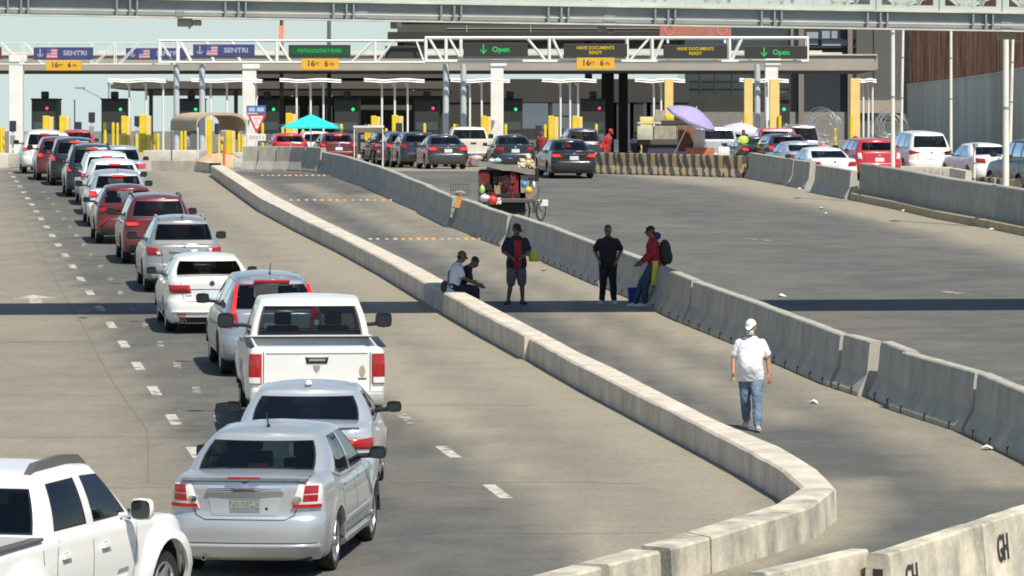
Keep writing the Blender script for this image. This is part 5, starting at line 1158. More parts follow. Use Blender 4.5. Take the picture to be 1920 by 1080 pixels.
for x0, x1 in ((535, 562), (578, 598), (612, 623)): hb(t, 660, 'bright_doorway', x0, x1, 198, 240, 312, -.05, -.003, WHITEM, gb)
t = thing('inspection_hall', 'black open hall with pale doorways left of the purple umbrella', 'hall', at(1060, 318)); gb = gz(318)
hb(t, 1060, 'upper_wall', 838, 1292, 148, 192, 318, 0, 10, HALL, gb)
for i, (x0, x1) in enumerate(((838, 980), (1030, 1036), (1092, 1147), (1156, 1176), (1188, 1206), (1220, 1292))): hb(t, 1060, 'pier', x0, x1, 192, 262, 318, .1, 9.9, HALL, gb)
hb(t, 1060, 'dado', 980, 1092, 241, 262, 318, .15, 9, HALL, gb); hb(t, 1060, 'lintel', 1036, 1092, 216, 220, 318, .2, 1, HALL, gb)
tag(MB().box(-9, 13, 0, .3, 0, 4.2).build('added_white_wall', mat('outdoors_white', (.72, .75, .74), .7, var=.1, scale=.5), loc=at(1060, 350)), 'added white wall standing for bright outdoors seen through the doorways of the black hall', 'wall')  # added wall, its white stands in for bright outdoors past the openings
for x0, x1, lb in ((1128, 1151, 'wide black pillar right of the yellow blocks, behind the black sedan'), (1160, 1177, 'narrower black pillar right of the wide black one')):
    D = 262; k = D/F; tt = thing('black_pillar', lb, 'pillar', at((x0+x1)/2, D)); w_ = (x1-x0)*k/2; MB().box(-w_, w_, -w_, w_, .15, P(0, 133, D).z-gz(D)).build('shaft', HALL, tt); MB().box(-w_-.06, w_+.06, -w_-.06, w_+.06, 0, .15).build('base', STEEL, tt)
GLZ = mat('dark_glazing', (.035, .045, .055), .08, spec=.8); MUL = mat('brown_mullion', (.22, .18, .15), .6)
t = thing('office_building', 'dark glass office building with brown mullions at the right behind the canopy', 'building', at(1440, 335)); gb = gz(335)
hb(t, 1440, 'wall', 1284, 1606, 20, 212, 335, 0, 15, GLZ, gb); hb(t, 1440, 'base_wall', 1284, 1606, 210, 262, 335, -.5, -.01, mat('grey_base_wall', (.22, .215, .20), .8, var=.12), gb)
for x in (1312, 1340, 1372, 1410, 1452): hb(t, 1440, 'mullion', x, x+2, 134, 190, 335, -.12, -.01, HALL, gb)
for y in (150, 164, 176): hb(t, 1440, 'transom', 1284, 1482, y, y+2, 335, -.10, -.012, HALL, gb)
for x0, x1 in ((1496, 1506), (1588, 1597)): hb(t, 1440, 'brown_column', x0, x1, 20, 262, 335, -.9, -.5, MUL, gb)
hb(t, 1440, 'spandrel', 1284, 1482, 176, 210, 335, -.2, -.013, HALL, gb); hb(t, 1440, 'grey_wall', 1482, 1496, 20, 88, 335, -.3, -.014, mat('grey_base_wall', (.2, .2, .2), .8), gb)
for x0, x1, y0, y1 in ((1541, 1556, 58, 72), (1559, 1570, 58, 72), (1541, 1588, 74, 86), (1512, 1534, 60, 84)): w2 = hb(t, 1440, 'window', x0, x1, y0, y1, 335, -.08, -.006, mat('pale_window', (.30, .36, .42), .1, spec=.8), gb)
for y in (88, 72): hb(t, 1440, 'ledge', 1496, 1606, y, y+2, 335, -.3, -.02, HALL, gb)
t = thing('grey_building', 'plain dark grey building end between the canopy and the border fence', 'building', at(1660, 345)); gb = gz(345)
hb(t, 1660, 'wall', 1606, 1712, -10, 262, 345, 0, 20, mat('dark_grey_render', (.105, .108, .102), .85, var=.1, scale=.3), gb); hb(t, 1660, 'pilaster', 1638, 1640, -10, 190, 345, -.1, -.005, ROOFD, gb); hb(t, 1660, 'beige_plinth', 1612, 1712, 188, 212, 345, -.4, -.01, mat('beige_plinth', (.34, .29, .23), .8), gb)
# ---------------------------------------------------------------- border fence on its wall
t = thing('border_fence', 'rusty steel slat border fence standing on a grey retaining wall at the right', 'fence', (28.5, 280, gz(280)))
WL = [(1700, 157.5, 330), (1790, 147, 290), (1860, 137, 262), (1925, 124, 240), (1990, 108, 222)]
rows = []; 
for x, y, D in WL:
    p = P(x, y, D) - t.location; z0_ = -.5
    rows.append([(p.x, p.y, z0_), (p.x, p.y, p.z-.14), (p.x-.05, p.y-.05, p.z-.13), (p.x-.05, p.y-.05, p.z), (p.x+.5, p.y, p.z), (p.x+.5, p.y, z0_)])
mbw = MB().sheet(rows); mbw.add(rows[0], [tuple(range(6))]); mbw.build('retaining_wall', mat('grey_retaining_wall', (.66, .63, .52), .85, var=.26, scale=.5, stretch=(.8, .5, .10)), t)
RUST = mat('rusty_steel', (.62, .30, .16), .75, .1, var=.5, scale=1.2, stretch=(2, 2, .25), col2=(.15, .085, .06)); RUST2 = mat('pale_rust_bright_slits', (.70, .50, .25), .75, .2, var=.4, scale=2)  # random paler slats vary the rust and paint in bright sky slits
mb = MB(); rg = random.Random(5); tot = 0
for (x0, y0, D0), (x1, y1, D1) in zip(WL, WL[1:]):
    a, b2 = P(x0, y0, D0)-t.location, P(x1, y1, D1)-t.location; n = int((b2-a).length/.27)
    for i in range(n):
        p = a + (b2-a)*i/n; mi = 1 if rg.random() < .09 else 0
        mb.cbox((p.x+.2+rg.uniform(-.05, .05), p.y, p.z+3.1), (.16, .16, 6.2), mi); tot += 1
mb.build('slats', [RUST, RUST2], t)
mb = MB(); a = P(*WL[0])-t.location; mb.box(a.x-.3, a.x+.5, a.y-.2, a.y+.4, -.5, a.z+6.4); mb.build('end_post', mat('grey_end_post', (.26, .27, .25), .8, var=.3), t)
# ---------------------------------------------------------------- poles
POLE = mat('white_pole_paint', (.76, .74, .66), .5, var=.14, scale=2)
def pole(px, D, ytop, r, label, lean=0.0, cat='pole', name='light_pole', m=POLE, r1=None):
    c0 = at(px, D); h = P(0, ytop, D).z - c0.z; t = thing(name, label, cat, c0)
    MB().tube((0, 0, 0), (lean, 0, h), r, r1 or r*.85, 14).build('shaft', m, t, smooth=50); MB().tube((0, 0, 0), (0, 0, .05), r*1.8, n=12).build('base_plate', m, t)
    for z in (h*.45, h*.72): MB().tube((lean*z/h, 0, z), (lean*z/h, 0, z+.06), r*1.12, n=14).build('band', STEEL, t, smooth=50)
    MB().box(lean-r*1.2, lean+r*1.2, -.6, r, h, h+.12).build('lamp_head', STEEL, t); return t
pole(1674, 141, -60, .075, 'tall white pole in front of the white crossover, left of the border fence')
pole(1886, 124.5, -70, .098, 'thick white pole near the right edge in front of the dark crossover')
pole(1689, 200, 30, .07, 'thin white pole just right of the tall white pole, before the fence end', lean=.12)
pole(1783, 190, 30, .07, 'thin white pole against the middle of the border fence')
pole(1893, 185, 40, .075, 'slightly leaning white pole behind the thick one at the right edge', lean=.16)
pole(1827, 139, 276, .045, 'short thin white post standing between the barriers before the white sedan')
pole(617, 262, 8, .14, 'dark thick mast rising above the green lettered sign', m=mat('dark_mast', (.10, .095, .085), .6), name='mast', cat='mast')
pole(528, 256, 30, .13, 'dark mast with a drooping orange flag beside the gantry', m=mat('dark_mast', (.1, .1, .09), .6), name='mast', cat='mast')
o0 = P(526, 48, 255.6); mb = MB(); rows = [[(-.14+.10*j+.06*i/6+.03*math.sin(i), -.02*math.sin(i+j), -.17*i) for j in range(4)] for i in range(7)]
tag(mb.sheet(rows).build('flag', mat('orange_cloth', (.72, .24, .17), .8), loc=o0, smooth=60), 'drooping orange flag hanging on the dark mast', 'flag')
so_ = bpy.data.objects[-1] if False else None
pole(204, 290, 158, .06, 'thin grey pole between the left booths', m=STEEL); pole(140, 300, 190, .05, 'thin dark utility pole far behind the left booths', m=HALL, name='utility_pole')
t = thing('street_lamp', 'grey street lamp with a long arm over the left booths', 'street lamp', at(196, 296)); k = 296/F; zb_ = gz(296)
MB().path([(0, 0, 0), (0, 0, P(0, 186, 296).z-zb_), (-1.0, 0, P(0, 172, 296).z-zb_), (-1.5, 0, P(0, 166, 296).z-zb_)], .05, 8).build('mast', STEEL, t, smooth=60); MB().cbox((-1.7, 0, P(0, 165, 296).z-zb_), (.7, .25, .12)).build('lamp_head', STEEL, t)
# ---------------------------------------------------------------- booths, lane roofs, yellow posts
BOOTH = mat('dark_booth', (.035, .038, .036), .45, var=.2); BG = mat('booth_glass', (.05, .07, .075), .1, spec=.8)
def booth(px, D, label, lamp, lx, w_=46, ytop=187):
    c0 = at(px, D); k = D/F; t = thing('inspection_booth', label, 'booth', c0); W_ = w_*k/2; h = P(0, ytop, D).z-c0.z
    MB().box(-W_, W_, 0, 3, .25, h).build('cabin', BOOTH, t, bevel=.03); MB().box(-W_*.9, W_*.9, -.02, 0, h*.48, h*.62).build('window', BG, t); MB().box(-W_*1.1, W_*1.1, -.1, 3.1, 0, .25).build('plinth', CONC_W, t)
    MB().box(-W_*1.06, W_*1.06, -.15, 3.1, h, h+.08).build('roof', HALL, t); MB().box(-.22, .22, .5, .95, h+.08, h+.5).build('roof_unit', BOOTH, t, bevel=.06)
    MB().box(-W_*.9, W_*.9, -.05, -.003, .3, h*.42).build('counter_panel', mat('booth_counter', (.12, .15, .15), .5), t)
    if lamp: o = P(lx, 205 if lamp == 'green' else 203, D); MB().lathe([(0, .02), (.07, .015), (.085, 0)], 14, Matrix.Translation((o.x-c0.x, -.02, o.z-c0.z)) @ Matrix.Rotation(R(90), 4, 'X')).build('signal_light', glow(f'signal_{lamp}', (.02, 1, .18) if lamp == 'green' else (1, .06, .12), 1.6), t, smooth=60)
for px, lamp, lx, lb in ((82, 'red', 88, 'dark booth with a red signal behind the head of the queue'), (213, 'green', 226, 'dark booth with a green signal left of the beige tent'), (357, 'green', 367, 'dark booth with a green signal directly above the beige tent'), (500, 'green', 513, 'dark booth right of the yield sign with a green signal'), (650, 'green', 662, 'dark booth with a green signal right of the teal umbrella'), (800, 'red', 812, 'dark booth with a red signal above the grey sedan'), (956, 'green', 967, 'dark booth with a green signal above the dark blue sedan'), (1112, 'red', 1124, 'dark booth with a red signal above the black sedan'), (1468, 'green', 1470, 'dark narrow booth with a green signal right of the yellow tall posts')):
    booth(px, 254 if px != 1468 else 251, lb, lamp, lx, 46 if px != 1468 else 26)
LROOF = mat('white_lane_roof', (.80, .80, .77), .5, var=.06)
LPL = {205: 'white three-post lane roof above the left green-signal booth', 360: 'white lane roof between the round posts and the white pier', 525: 'white three-post lane roof above the teal umbrella', 683: 'white three-post lane roof right of the teal umbrella', 845: 'white lane roof behind the third white pier', 1016: 'white three-post lane roof under the middle documents sign', 1190: 'white lane roof with a tall yellow post, above the box stall', 1386: 'white lane roof behind the fourth white pier', 1606: 'white three-post lane roof end under the canopy corner'}
for x0, x1, posts in ((205, 312, (242, 273, 305)), (360, 492, (395, 425, 480)), (525, 640, (556, 582, 606)), (683, 796, (716, 740, 764)), (845, 956, (881, 903)), (1016, 1118, (1051, 1069, 1084)), (1190, 1284, (1226, 1240)), (1386, 1478, (1438,)), (1606, 1642, (1619, 1629, 1637))):
    D = 248; k = D/F; t = thing('lane_roof', LPL[x0], 'lane roof', at((x0+x1)/2, D)); b0 = gz(D); z = P(0, 151, D).z-b0; w_ = (x1-x0)*k/2; mb = MB(); n = 8
    rows = [[(-w_+2*w_*i/n, y, z+.07*math.cos(i*math.pi*2/n*1.5)*.5 + (.10 if 0 < j < 3 else .02)) for j, y in enumerate((-.5, -.45, .95, 1.0))] for i in range(n+1)]
    mb.sheet(rows); mb.sheet([[(x, y, zz-.12) for x, y, zz in r] for r in rows]); mb.build('roof', LROOF, t, smooth=40)
    for i, p in enumerate(posts): xx = (p-(x0+x1)/2)*k; MB().tube((xx, .1+.12*i, 0), (xx, .1+.12*i, z-.02), .062, n=10).build('post', LROOF, t, smooth=50); MB().tube((xx, .1+.12*i, z-.35), (xx-.25, .1+.12*i, z-.05), .04, n=8).build('bracket', LROOF, t)
def yblock(px0, px1, y0, D, m, label, group=None):
    k = D/F; c0 = at((px0+px1)/2, D); h = P(0, y0, D).z-c0.z; w_ = (px1-px0)*k/2; t = thing('yellow_guard_block', label, 'guard block', c0, 0, group)
    MB().box(-w_, w_*.15, -.3, .3, 0, h).build('post', m, t, bevel=.03); MB().box(w_*.17, w_, -.25, .35, 0, h-.06).build('flange', YELP if m is YEL else YEL, t, bevel=.03)
YB = [(81, 100, 217, 'yellow guard block left of the white crossover roof'), (112, 131, 217, 'yellow guard block above the white crossover roof at the queue head'), (228, 245, 217, 'yellow guard block left of the two before the beige tent'), (262, 283, 215, 'yellow guard block nearest the left end of the beige tent'), (378, 398, 221, 'pale yellow guard block seen inside the beige tent'), (424, 441, 244, 'short yellow guard block at the right inside the beige tent'), (696, 713, 217, 'yellow guard block above the small white canopy'), (735, 756, 216, 'two-tone yellow guard block right of the small white canopy'), (902, 921, 217, 'yellow guard block beside the third white pier'), (1028, 1047, 217, 'yellow guard block left of the two behind the black sedan'), (1073, 1092, 217, 'yellow guard block right of the two behind the black sedan'), (1200, 1222, 219, 'yellow guard block behind the box stall'), (536, 556, 212, 'yellow guard block behind the left side of the teal umbrella')]
for x0, x1, y0, lb in YB: yblock(x0, x1, y0, 240, YEL if x0 not in (378, 1200) else YELP, lb)
for x0, x1, y0, lb in ((1246, 1262, 148, 'tall pale yellow post behind the purple umbrella tip'), (1395, 1411, 147, 'tall pale yellow post above the pale umbrella'), (1443, 1461, 148, 'tall pale yellow post in front of the fourth white pier'), (1594, 1612, 147, 'tall pale yellow post at the right end of the booths')):
    D = 239; k = D/F; c0 = at((x0+x1)/2, D); h = P(0, y0, D).z-c0.z; w_ = (x1-x0)*k/2; t = thing('tall_yellow_post', lb, 'post', c0); MB().box(-w_, w_, -.25, .25, 0, h).build('post', YELP, t, bevel=.02); MB().tube((-w_*.9 if x0 != 1443 else w_, -.35, 0), (-w_*.9 if x0 != 1443 else w_, -.35, h*.55), .10, n=12).build('bollard', YEL, t, smooth=50)
bm_ = MB().lathe([(.09, 0), (.09, 1.45), (.075, 1.55), (0, 1.58)], 12).mesh('yellow_bollard', YEL, smooth=45)
for i, (px, y) in enumerate(((2, 238), (6, 240), (197, 229), (212, 229), (220, 230), (256, 250), (288, 252), (296, 250), (340, 245), (347, 243), (410, 252), (416, 256), (448, 250), (455, 252), (492, 230), (640, 232), (686, 232), (692, 233), (796, 231), (852, 232), (857, 233), (948, 232), (1022, 233), (1118, 232), (1474, 232), (1566, 240), (700, 258), (530, 240), (568, 242), (724, 240))):
    D = 236 + (i % 5)*1.5; o = bpy.data.objects.new('yellow_bollard', bm_); o.location = at(px, D); o.scale = (1, 1, max(.6, (P(0, y, D).z-gz(D))/1.58)); link(o); tag(o, 'small round yellow bollard standing among the booth lanes', 'bollard', 'small yellow bollards among the booth lanes')
wb_ = MB().lathe([(.13, 0), (.13, .95), (.10, 1.05), (0, 1.08)], 12).mesh('white_bollard', WHITEM, smooth=45)
for i, px in enumerate((255, 385, 731, 777, 1067, 1098, 600, 618)):
    o = bpy.data.objects.new('white_bollard', wb_); o.location = at(px, 241+i % 3); o.scale = (1, 1, 1.35); link(o); tag(o, 'short white bollard beside the yellow guard blocks', 'bollard', 'white bollards beside the guard blocks')
KERB = mat('pale_kerb', (.56, .53, .46), .8, var=.2)
for x0, x1, y0, D, lb in ((268, 372, 282, 215, 'pale concrete traffic island behind the white cars of the queue'), (436, 500, 286, 214, 'pale yellowish island edge below the yield sign'), (-60, 16, 288, 186, 'pale concrete kerb block at the left edge')):
    pbox('traffic_island', lb, 'traffic island', x0, x1, y0, P_ground(D), D, 6, KERB, bevel=.04)
SIGH = mat('dark_signal_head', (.03, .032, .05), .5)
for px, y, D, lb in ((172, 212, 246, 'dark lane signal head on a pale post left of the green-signal booth'), (258, 219, 243, 'dark lane signal head between the two yellow blocks left of the tent'), (352, 236, 247, 'dark lane signal box seen under the left end of the tent'), (147, 230, 250, 'small dark signal head on a post above the far red car'), (24, 228, 236, 'dark signal post at the left edge beside the white pier'), (748, 232, 239, 'small dark lane signal beside the two-tone guard block'), (1010, 236, 240, 'small dark lane signal left of the yellow blocks by the black sedan'), (408, 233, 245, 'dark lane signal box seen under the middle of the tent')):
    c0 = at(px, D); h = P(0, y, D).z-c0.z; t = thing('lane_signal', lb, 'signal', c0); MB().tube((0, 0, 0), (0, 0, h-.5), .05, n=10).build('post', WHITEM, t, smooth=50); MB().box(-.18, .18, -.1, .12, h-.55, h+.05).build('head', SIGH, t, bevel=.03); MB().box(-.14, .14, -.16, -.1, h-1.25, h-.75).build('control_box', STEEL, t, bevel=.02)
# ---------------------------------------------------------------- beige tent
TENT = mat('beige_canvas', (.50, .40, .27), .8, var=.1); D = 202; k = D/F; c0 = at(417, D)
t = thing('canvas_tent', 'beige barrel vaulted canvas shelter on white posts at the end of the low wall', 'tent', c0); rows = []; zt = P(0, 211, D).z-c0.z; hw = 47*k
for j in range(5):
    dy, dx = 6.5*j/4, -1.75*j/4-.05; r = []
    for i in range(19):
        a = math.pi*(i/18); x = -math.cos(a)*hw; x = math.copysign(abs(x/hw)**.75*hw, x) if x else 0
        z = zt-.78+min(1, math.sin(a)**.5*1.02)*.78-(.03*math.sin(j*math.pi/4*2)); r.append((x+dx, dy, z-.0))
    r = [(r[0][0], r[0][1], r[0][2]-.04)] + r + [(r[-1][0], r[-1][1], r[-1][2]-.04)]; rows.append(r)
mb = MB().sheet(rows); mb.sheet([[(x*.985, y+.02, z-.035) for x, y, z in r] for r in rows]); mb.sheet([[(x, y-.01, z) for x, y, z in rows[0]], [(x*.97, y-.01, z-.13) for x, y, z in rows[0]]]); mb.build('canvas', TENT, t, smooth=50)
for x in (-hw, hw):
    for y, dx in ((0, 0), (6.3, -1.75)): MB().tube((x*.98+dx, y, 0), (x*.98+dx, y, zt-.7), .035, n=10).build('post', WHITEM, t, smooth=50)
# ---------------------------------------------------------------- yield sign
D = 186; k = D/F; c0 = at(463, D); t = thing('yield_sign', 'red and white triangular yield sign with blue and white plates on a pole', 'road sign', c0); Z = lambda y: P(0, y, D).z-c0.z
MB().tube((0, .05, 0), (0, .05, Z(198)), .03, n=10).build('pole', WHITEM, t, smooth=50)
o = MB().box(-.01, .82, .0, .02, Z(212), Z(198)).build('blue_plate', mat('plate_blue', (.08, .17, .42), .5), t)
mb = MB(); [mb.box(x0, x1, -.008, -.001, Z(209), Z(202)) for x0, x1 in ((.08, .34), (.44, .74))]; mb.build('lettering', mat('pale_blue_letters', (.40, .48, .62), .6), t)
def tri(cx, zt, w_, h, y0, y1): return MB().prism([(cx-w_/2, y0, zt), (cx+w_/2, y0, zt), (cx+.04, y0, zt-h), (cx-.04, y0, zt-h)], (0, y1-y0, 0))
tri(.43, Z(213.5), .84, Z(213.5)-Z(249), 0, .02).build('red_triangle', mat('sign_red', (.55, .05, .06), .5), t); tri(.43, Z(217.5), .56, Z(217.5)-Z(241), -.01, -.002).build('white_triangle', mat('sign_white', (.75, .72, .70), .5), t)
lettering('lettering', 'CEDA', .13, (.43, -.012, Z(222)), mat('sign_red', (.55, .05, .06)), t); lettering('lettering', 'EL', .11, (.43, -.012, Z(228)), mat('sign_red', (.5, .05, .05)), t); lettering('lettering', 'PASO', .09, (.43, -.012, Z(233)), mat('sign_red', (.5, .05, .05)), t)
MB().box(0, .82, 0, .02, Z(264), Z(251)).build('white_plate', mat('sign_white', (.75, .72, .7)), t); mb = MB(); [mb.box(x0, x0+.07, -.008, -.001, Z(261), Z(254)) for x0 in (.1, .2, .3, .4, .52, .68)]; mb.build('lettering', mat('faded_ink', (.45, .38, .38), .7), t)
tag(MB().tube((0, 0, 0), (0, 0, .95), .055, n=12).build('orange_post', mat('orange_plastic', (.62, .13, .05), .6), loc=at(420, 190), smooth=50), 'orange flexible post behind the crest of the low wall', 'post')
mb = MB(); rg = random.Random(2); rows = [[(1.25*math.cos(a)*r*(1+.1*rg.random()), .7*math.sin(a)*r, .62*(1-r**3)*(1+.1*rg.random())) for a in [2*math.pi*i/16 for i in range(17)]] for r in (1, .92, .75, .45, .0)]
tag(mb.sheet(rows).build('earth_mound', mat('tan_earth', (.50, .36, .20), .9, var=.25), loc=at(412, 192), smooth=60), 'tan earth mound behind the low wall below the tent', 'mound')
pbox('graffiti_block', 'grey concrete block with white scrawl at the foot of the yield sign', 'concrete block', 438, 472, 297, 315, 181, .6, mat('scrawled_block', (.30, .30, .29), .8, var=.6, scale=6, col2=(.62, .62, .6)), bevel=.03)
# small white canopy
D = 192; k = D/F; c0 = at(690, D); t = thing('small_canopy', 'small flat white canopy on thin posts just beyond the middle barriers', 'canopy', c0); zt = P(0, 238, D).z-c0.z
mb = MB(); mb.prism([(-.66, 0, zt), (.72, 0, zt+.02), (.66, 2, zt-.26), (-.60, 2, zt-.26)], (0, 0, .05)); mb.build('roof', WHITEM, t); MB().box(-.66, .72, -.03, -.0, zt-.03, zt+.06).build('edge', WHITEM, t)
for x, y in ((-.62, .03), (.66, .03), (-.56, 1.9), (.62, 1.9)): MB().tube((x, y, 0), (x, y, zt-(.25 if y > 1 else 0)), .025, n=8).build('post', WHITEM, t, smooth=50)
# ---------------------------------------------------------------- umbrellas
def umbrella(px, py, D, r, h, label, m, tilt=(0, 0), square=False, fold=.10, poleh=2.4):
    top = P(px, py, D); t = thing('umbrella', label, 'umbrella', (top.x, D, gz(D))); M = Matrix.Translation((0, 0, top.z-gz(D))) @ Matrix.Rotation(tilt[0], 4, 'Y') @ Matrix.Rotation(tilt[1], 4, 'X'); n = 32; rows = []
    for i in range(9):
        q = i/8; row = []
        for j in range(n+1):
            a = 2*math.pi*j/n; rr = r*q*(1-.05*(1-abs(math.cos(4*a)))*q)
            if square: rr = r*q/max(abs(math.cos(a)), abs(math.sin(a)))*.8
            row.append(M @ Vector((rr*math.cos(a), rr*math.sin(a), -h*(q**1.6 if not square else q**1.05))))
        rows.append(row)
    rows.append([p + M.to_3x3() @ Vector((0, 0, -fold)) for p in rows[-1]]); MB().sheet(rows).build('canopy', m, t, smooth=35)
    MB().tube(M @ Vector((0, 0, .09)), M @ Vector((0, 0, -poleh)), .022, n=8).build('pole', WHITEM, t, smooth=50)
    mb = MB()
    for j in range(8): a = 2*math.pi*j/8; mb.tube(M @ Vector((0, 0, -h*.2-.05)), M @ Vector((r*.9*math.cos(a), r*.9*math.sin(a), -h*.85-.02)), .01, n=5)
    mb.build('ribs', STEEL, t); return t
umbrella(583, 214, 194, 1.62, .60, 'bright teal square umbrella over the red cars', mat('teal_cloth', (.02, .56, .58), .7), square=True, fold=.06)
u = umbrella(1305, 203, 178, 1.10, .44, 'purple umbrella tilted to the right over a street stall', mat('purple_cloth', (.34, .30, .52), .75, var=.12), tilt=(R(25), R(10)), poleh=2.2)
M = Matrix.Translation((0, 0, u.children[0].data.vertices[0].co.z)) if False else None
umbrella(1390, 230, 190, 1.18, .42, 'wide pale grey umbrella right of the purple one', mat('pale_grey_cloth', (.50, .50, .56), .7), tilt=(R(4), 0))
# ---------------------------------------------------------------- stall under the purple umbrella
def boxthing(name, label, cat, x0, x1, y0, y1, D, dep, m, rot=0.0):
    o = pbox(name, label, cat, x0, x1, y0, y1, D, dep, m, bevel=.02); o.rotation_euler = (0, rot, 0); return o
KH = mat('khaki_tarp', (.36, .33, .25), .85, var=.35, scale=3); BRN = mat('brown_goods', (.20, .15, .11), .85, var=.5, scale=5); PALEG = mat('pale_green_crate', (.48, .50, .38), .8, var=.2, scale=4)
t = thing('stall_cart', 'loaded street stall cart of khaki and brown bundles behind the striped barriers', 'stall', at(1248, 182)); zg = gz(182); k = 182/F; cx = at(1248, 182).x
def sb_(nm, x0, x1, y0, y1, dep, m, yo=0): a = P(x0, y1, 182); b2 = P(x1, y0, 182); MB().box(a.x-cx, b2.x-cx, yo, yo+dep, max(0, a.z-zg), b2.z-zg).build(nm, m, t, bevel=.03)
sb_('cart_bed', 1196, 1300, 262, 272, 1.2, mat('dark_wood', (.09, .07, .06), .8)); sb_('bundle', 1226, 1268, 236, 262, 1.0, KH); sb_('bundle', 1268, 1300, 232, 262, 1.0, BRN); sb_('top_board', 1195, 1240, 229, 233, 1.1, PALEG); sb_('dark_goods', 1240, 1305, 226, 236, .9, mat('dark_cloth', (.06, .05, .045), .9)); sb_('skirt', 1205, 1300, 272, 300, .9, mat('dark_blue_skirt', (.05, .055, .08), .9), .1)
for x in (1210, 1285): MB().tube((at(x, 182).x-cx, 0, .32), (at(x, 182).x-cx, .08, .32), .32, n=18).build('wheel', RUBBER, t, smooth=40)
boxthing('crate', 'pale green crate at the left end of the box stall', 'crate', 1195, 1224, 236, 262, 181.2, .7, PALEG); boxthing('carton', 'yellow carton lying on top of the stall load', 'carton', 1200, 1224, 219, 229, 182.3, .6, YELP); boxthing('carton', 'tilted grey carton on top of the stall beside the yellow one', 'carton', 1226, 1246, 206, 231, 182.4, .5, KH, .12); boxthing('carton', 'small yellow carton tucked under the purple umbrella edge', 'carton', 1248, 1264, 216, 226, 182.5, .4, YEL)
boxthing('menu_board', 'white menu board hanging under the purple umbrella', 'board', 1300, 1322, 243, 277, 179, .05, mat('white_board', (.72, .68, .60), .7, var=.1)); boxthing('table', 'orange brown table below the white menu board', 'table', 1286, 1340, 277, 300, 178.4, .7, mat('orange_cloth_table', (.42, .16, .08), .8, var=.3)); boxthing('snack_rack', 'dark reddish snack rack left of the white menu board', 'rack', 1272, 1302, 238, 284, 179.6, .4, mat('red_brown_goods', (.22, .09, .05), .8, var=.6, scale=6)); boxthing('cooler', 'pale cooler box at the right end of the stall', 'cooler', 1346, 1368, 276, 296, 178, .5, WHITEM)
tag(MB().lathe([(.20, 0), (.20, .03), (.09, .05), (.03, .62), (0, .63)], 14).build('traffic_cone', mat('orange_plastic', (.62, .13, .05)), loc=at(1166, 178), smooth=40), 'slim orange traffic cone behind the striped barrier', 'traffic cone')
# razor wire
WIRE = mat('razor_wire', (.42, .42, .40), .5, .5)
for px, py, D, r, lb in ((1548, 240, 216, .92, 'large coil of razor wire behind the grey car roofs'), (1668, 236, 214, .85, 'coil of razor wire between the lane roof end and the white pole')):
    mb = MB(); rg = random.Random(px); o0 = P(px, py, D)
    for i in range(16):
        cx, cz, y = rg.uniform(-.25, .25), rg.uniform(-.2, .2), rg.uniform(-.6, 1.2); rr = r*rg.uniform(.55, 1.0); ax_ = rg.uniform(-.5, .5); pts = [(cx+rr*math.cos(a)*math.cos(ax_), y+rr*math.cos(a)*math.sin(ax_), cz+rr*math.sin(a)) for a in [2*math.pi*j/22 for j in range(23)]]; mb.path(pts, .011, 5)
    for i in range(5): mb.tube((rg.uniform(-r, r)*.8, rg.uniform(-.3, .5), r*.5), (rg.uniform(-r, r)*.8, rg.uniform(-.3, .5), gz(D)-o0.z), .012, n=5)
    tag(mb.build('razor_wire_coil', WIRE, loc=o0), lb, 'razor wire')
D = 212; c0 = at(1604, D); t = thing('stop_sign', 'small dark red stop sign by the yellow post near the razor wire', 'road sign', c0); MB().tube((0, .04, 0), (0, .04, P(0, 256, D).z-c0.z), .025, n=8).build('pole', STEEL, t); MB().lathe([(.17, 0), (.17, .02), (0, .021)], 8, Matrix.Translation((0, 0, P(0, 261, D).z-c0.z)) @ Matrix.Rotation(R(90), 4, 'X')).build('sign_face', mat('stop_red', (.22, .05, .04), .6), t)
# barriers standing behind the right wall
for a, b2, lb, m_, nm in (((1512, 327), (1560, 329), 'striped barrier seen through the gap, below the silver grey roof', STRIPE, 'striped_barrier'), ((1561, 333), (1606, 335), 'striped barrier just left of the long right wall', STRIPE, 'striped_barrier'), ((1690, 362), (1700+86, 364), 'pale barrier with scrawled graffiti below the white crossover', CONC_W, 'graffiti_barrier'), ((1786, 366), (1816, 372), 'pale short barrier with its dark end towards the camera', CONC_W, 'jersey_barrier'), ((1830, 385), (1870, 388), 'striped barrier left of the thick white pole', STRIPE, 'striped_barrier'), ((1872, 389), (1908, 391), 'striped barrier right behind the thick white pole', STRIPE, 'striped_barrier')):
    place_barrier(G(*a), G(*b2), lb, m=m_, h=.95, gap=.03, name=nm, wb=.5)
gi = mat('graffiti_ink', (.30, .30, .30), .8)
for o in [q for q in COL.objects if q.name.startswith('graffiti_barrier')]:
    mb = MB(); rg = random.Random(4)
    L_ = o.dimensions.y
    for i in range(6): y = L_*(.12+.13*i); pts = [(.19+.02*(.75-z), y+dy, z) for dy, z in ((0, .85), (.05, .55), (.12, .62), (.18, .8), (.22, .52))]; mb.path([(p[0], p[1], p[2]) for p in pts], .016, 5)
    mb.build('graffiti', gi, o)
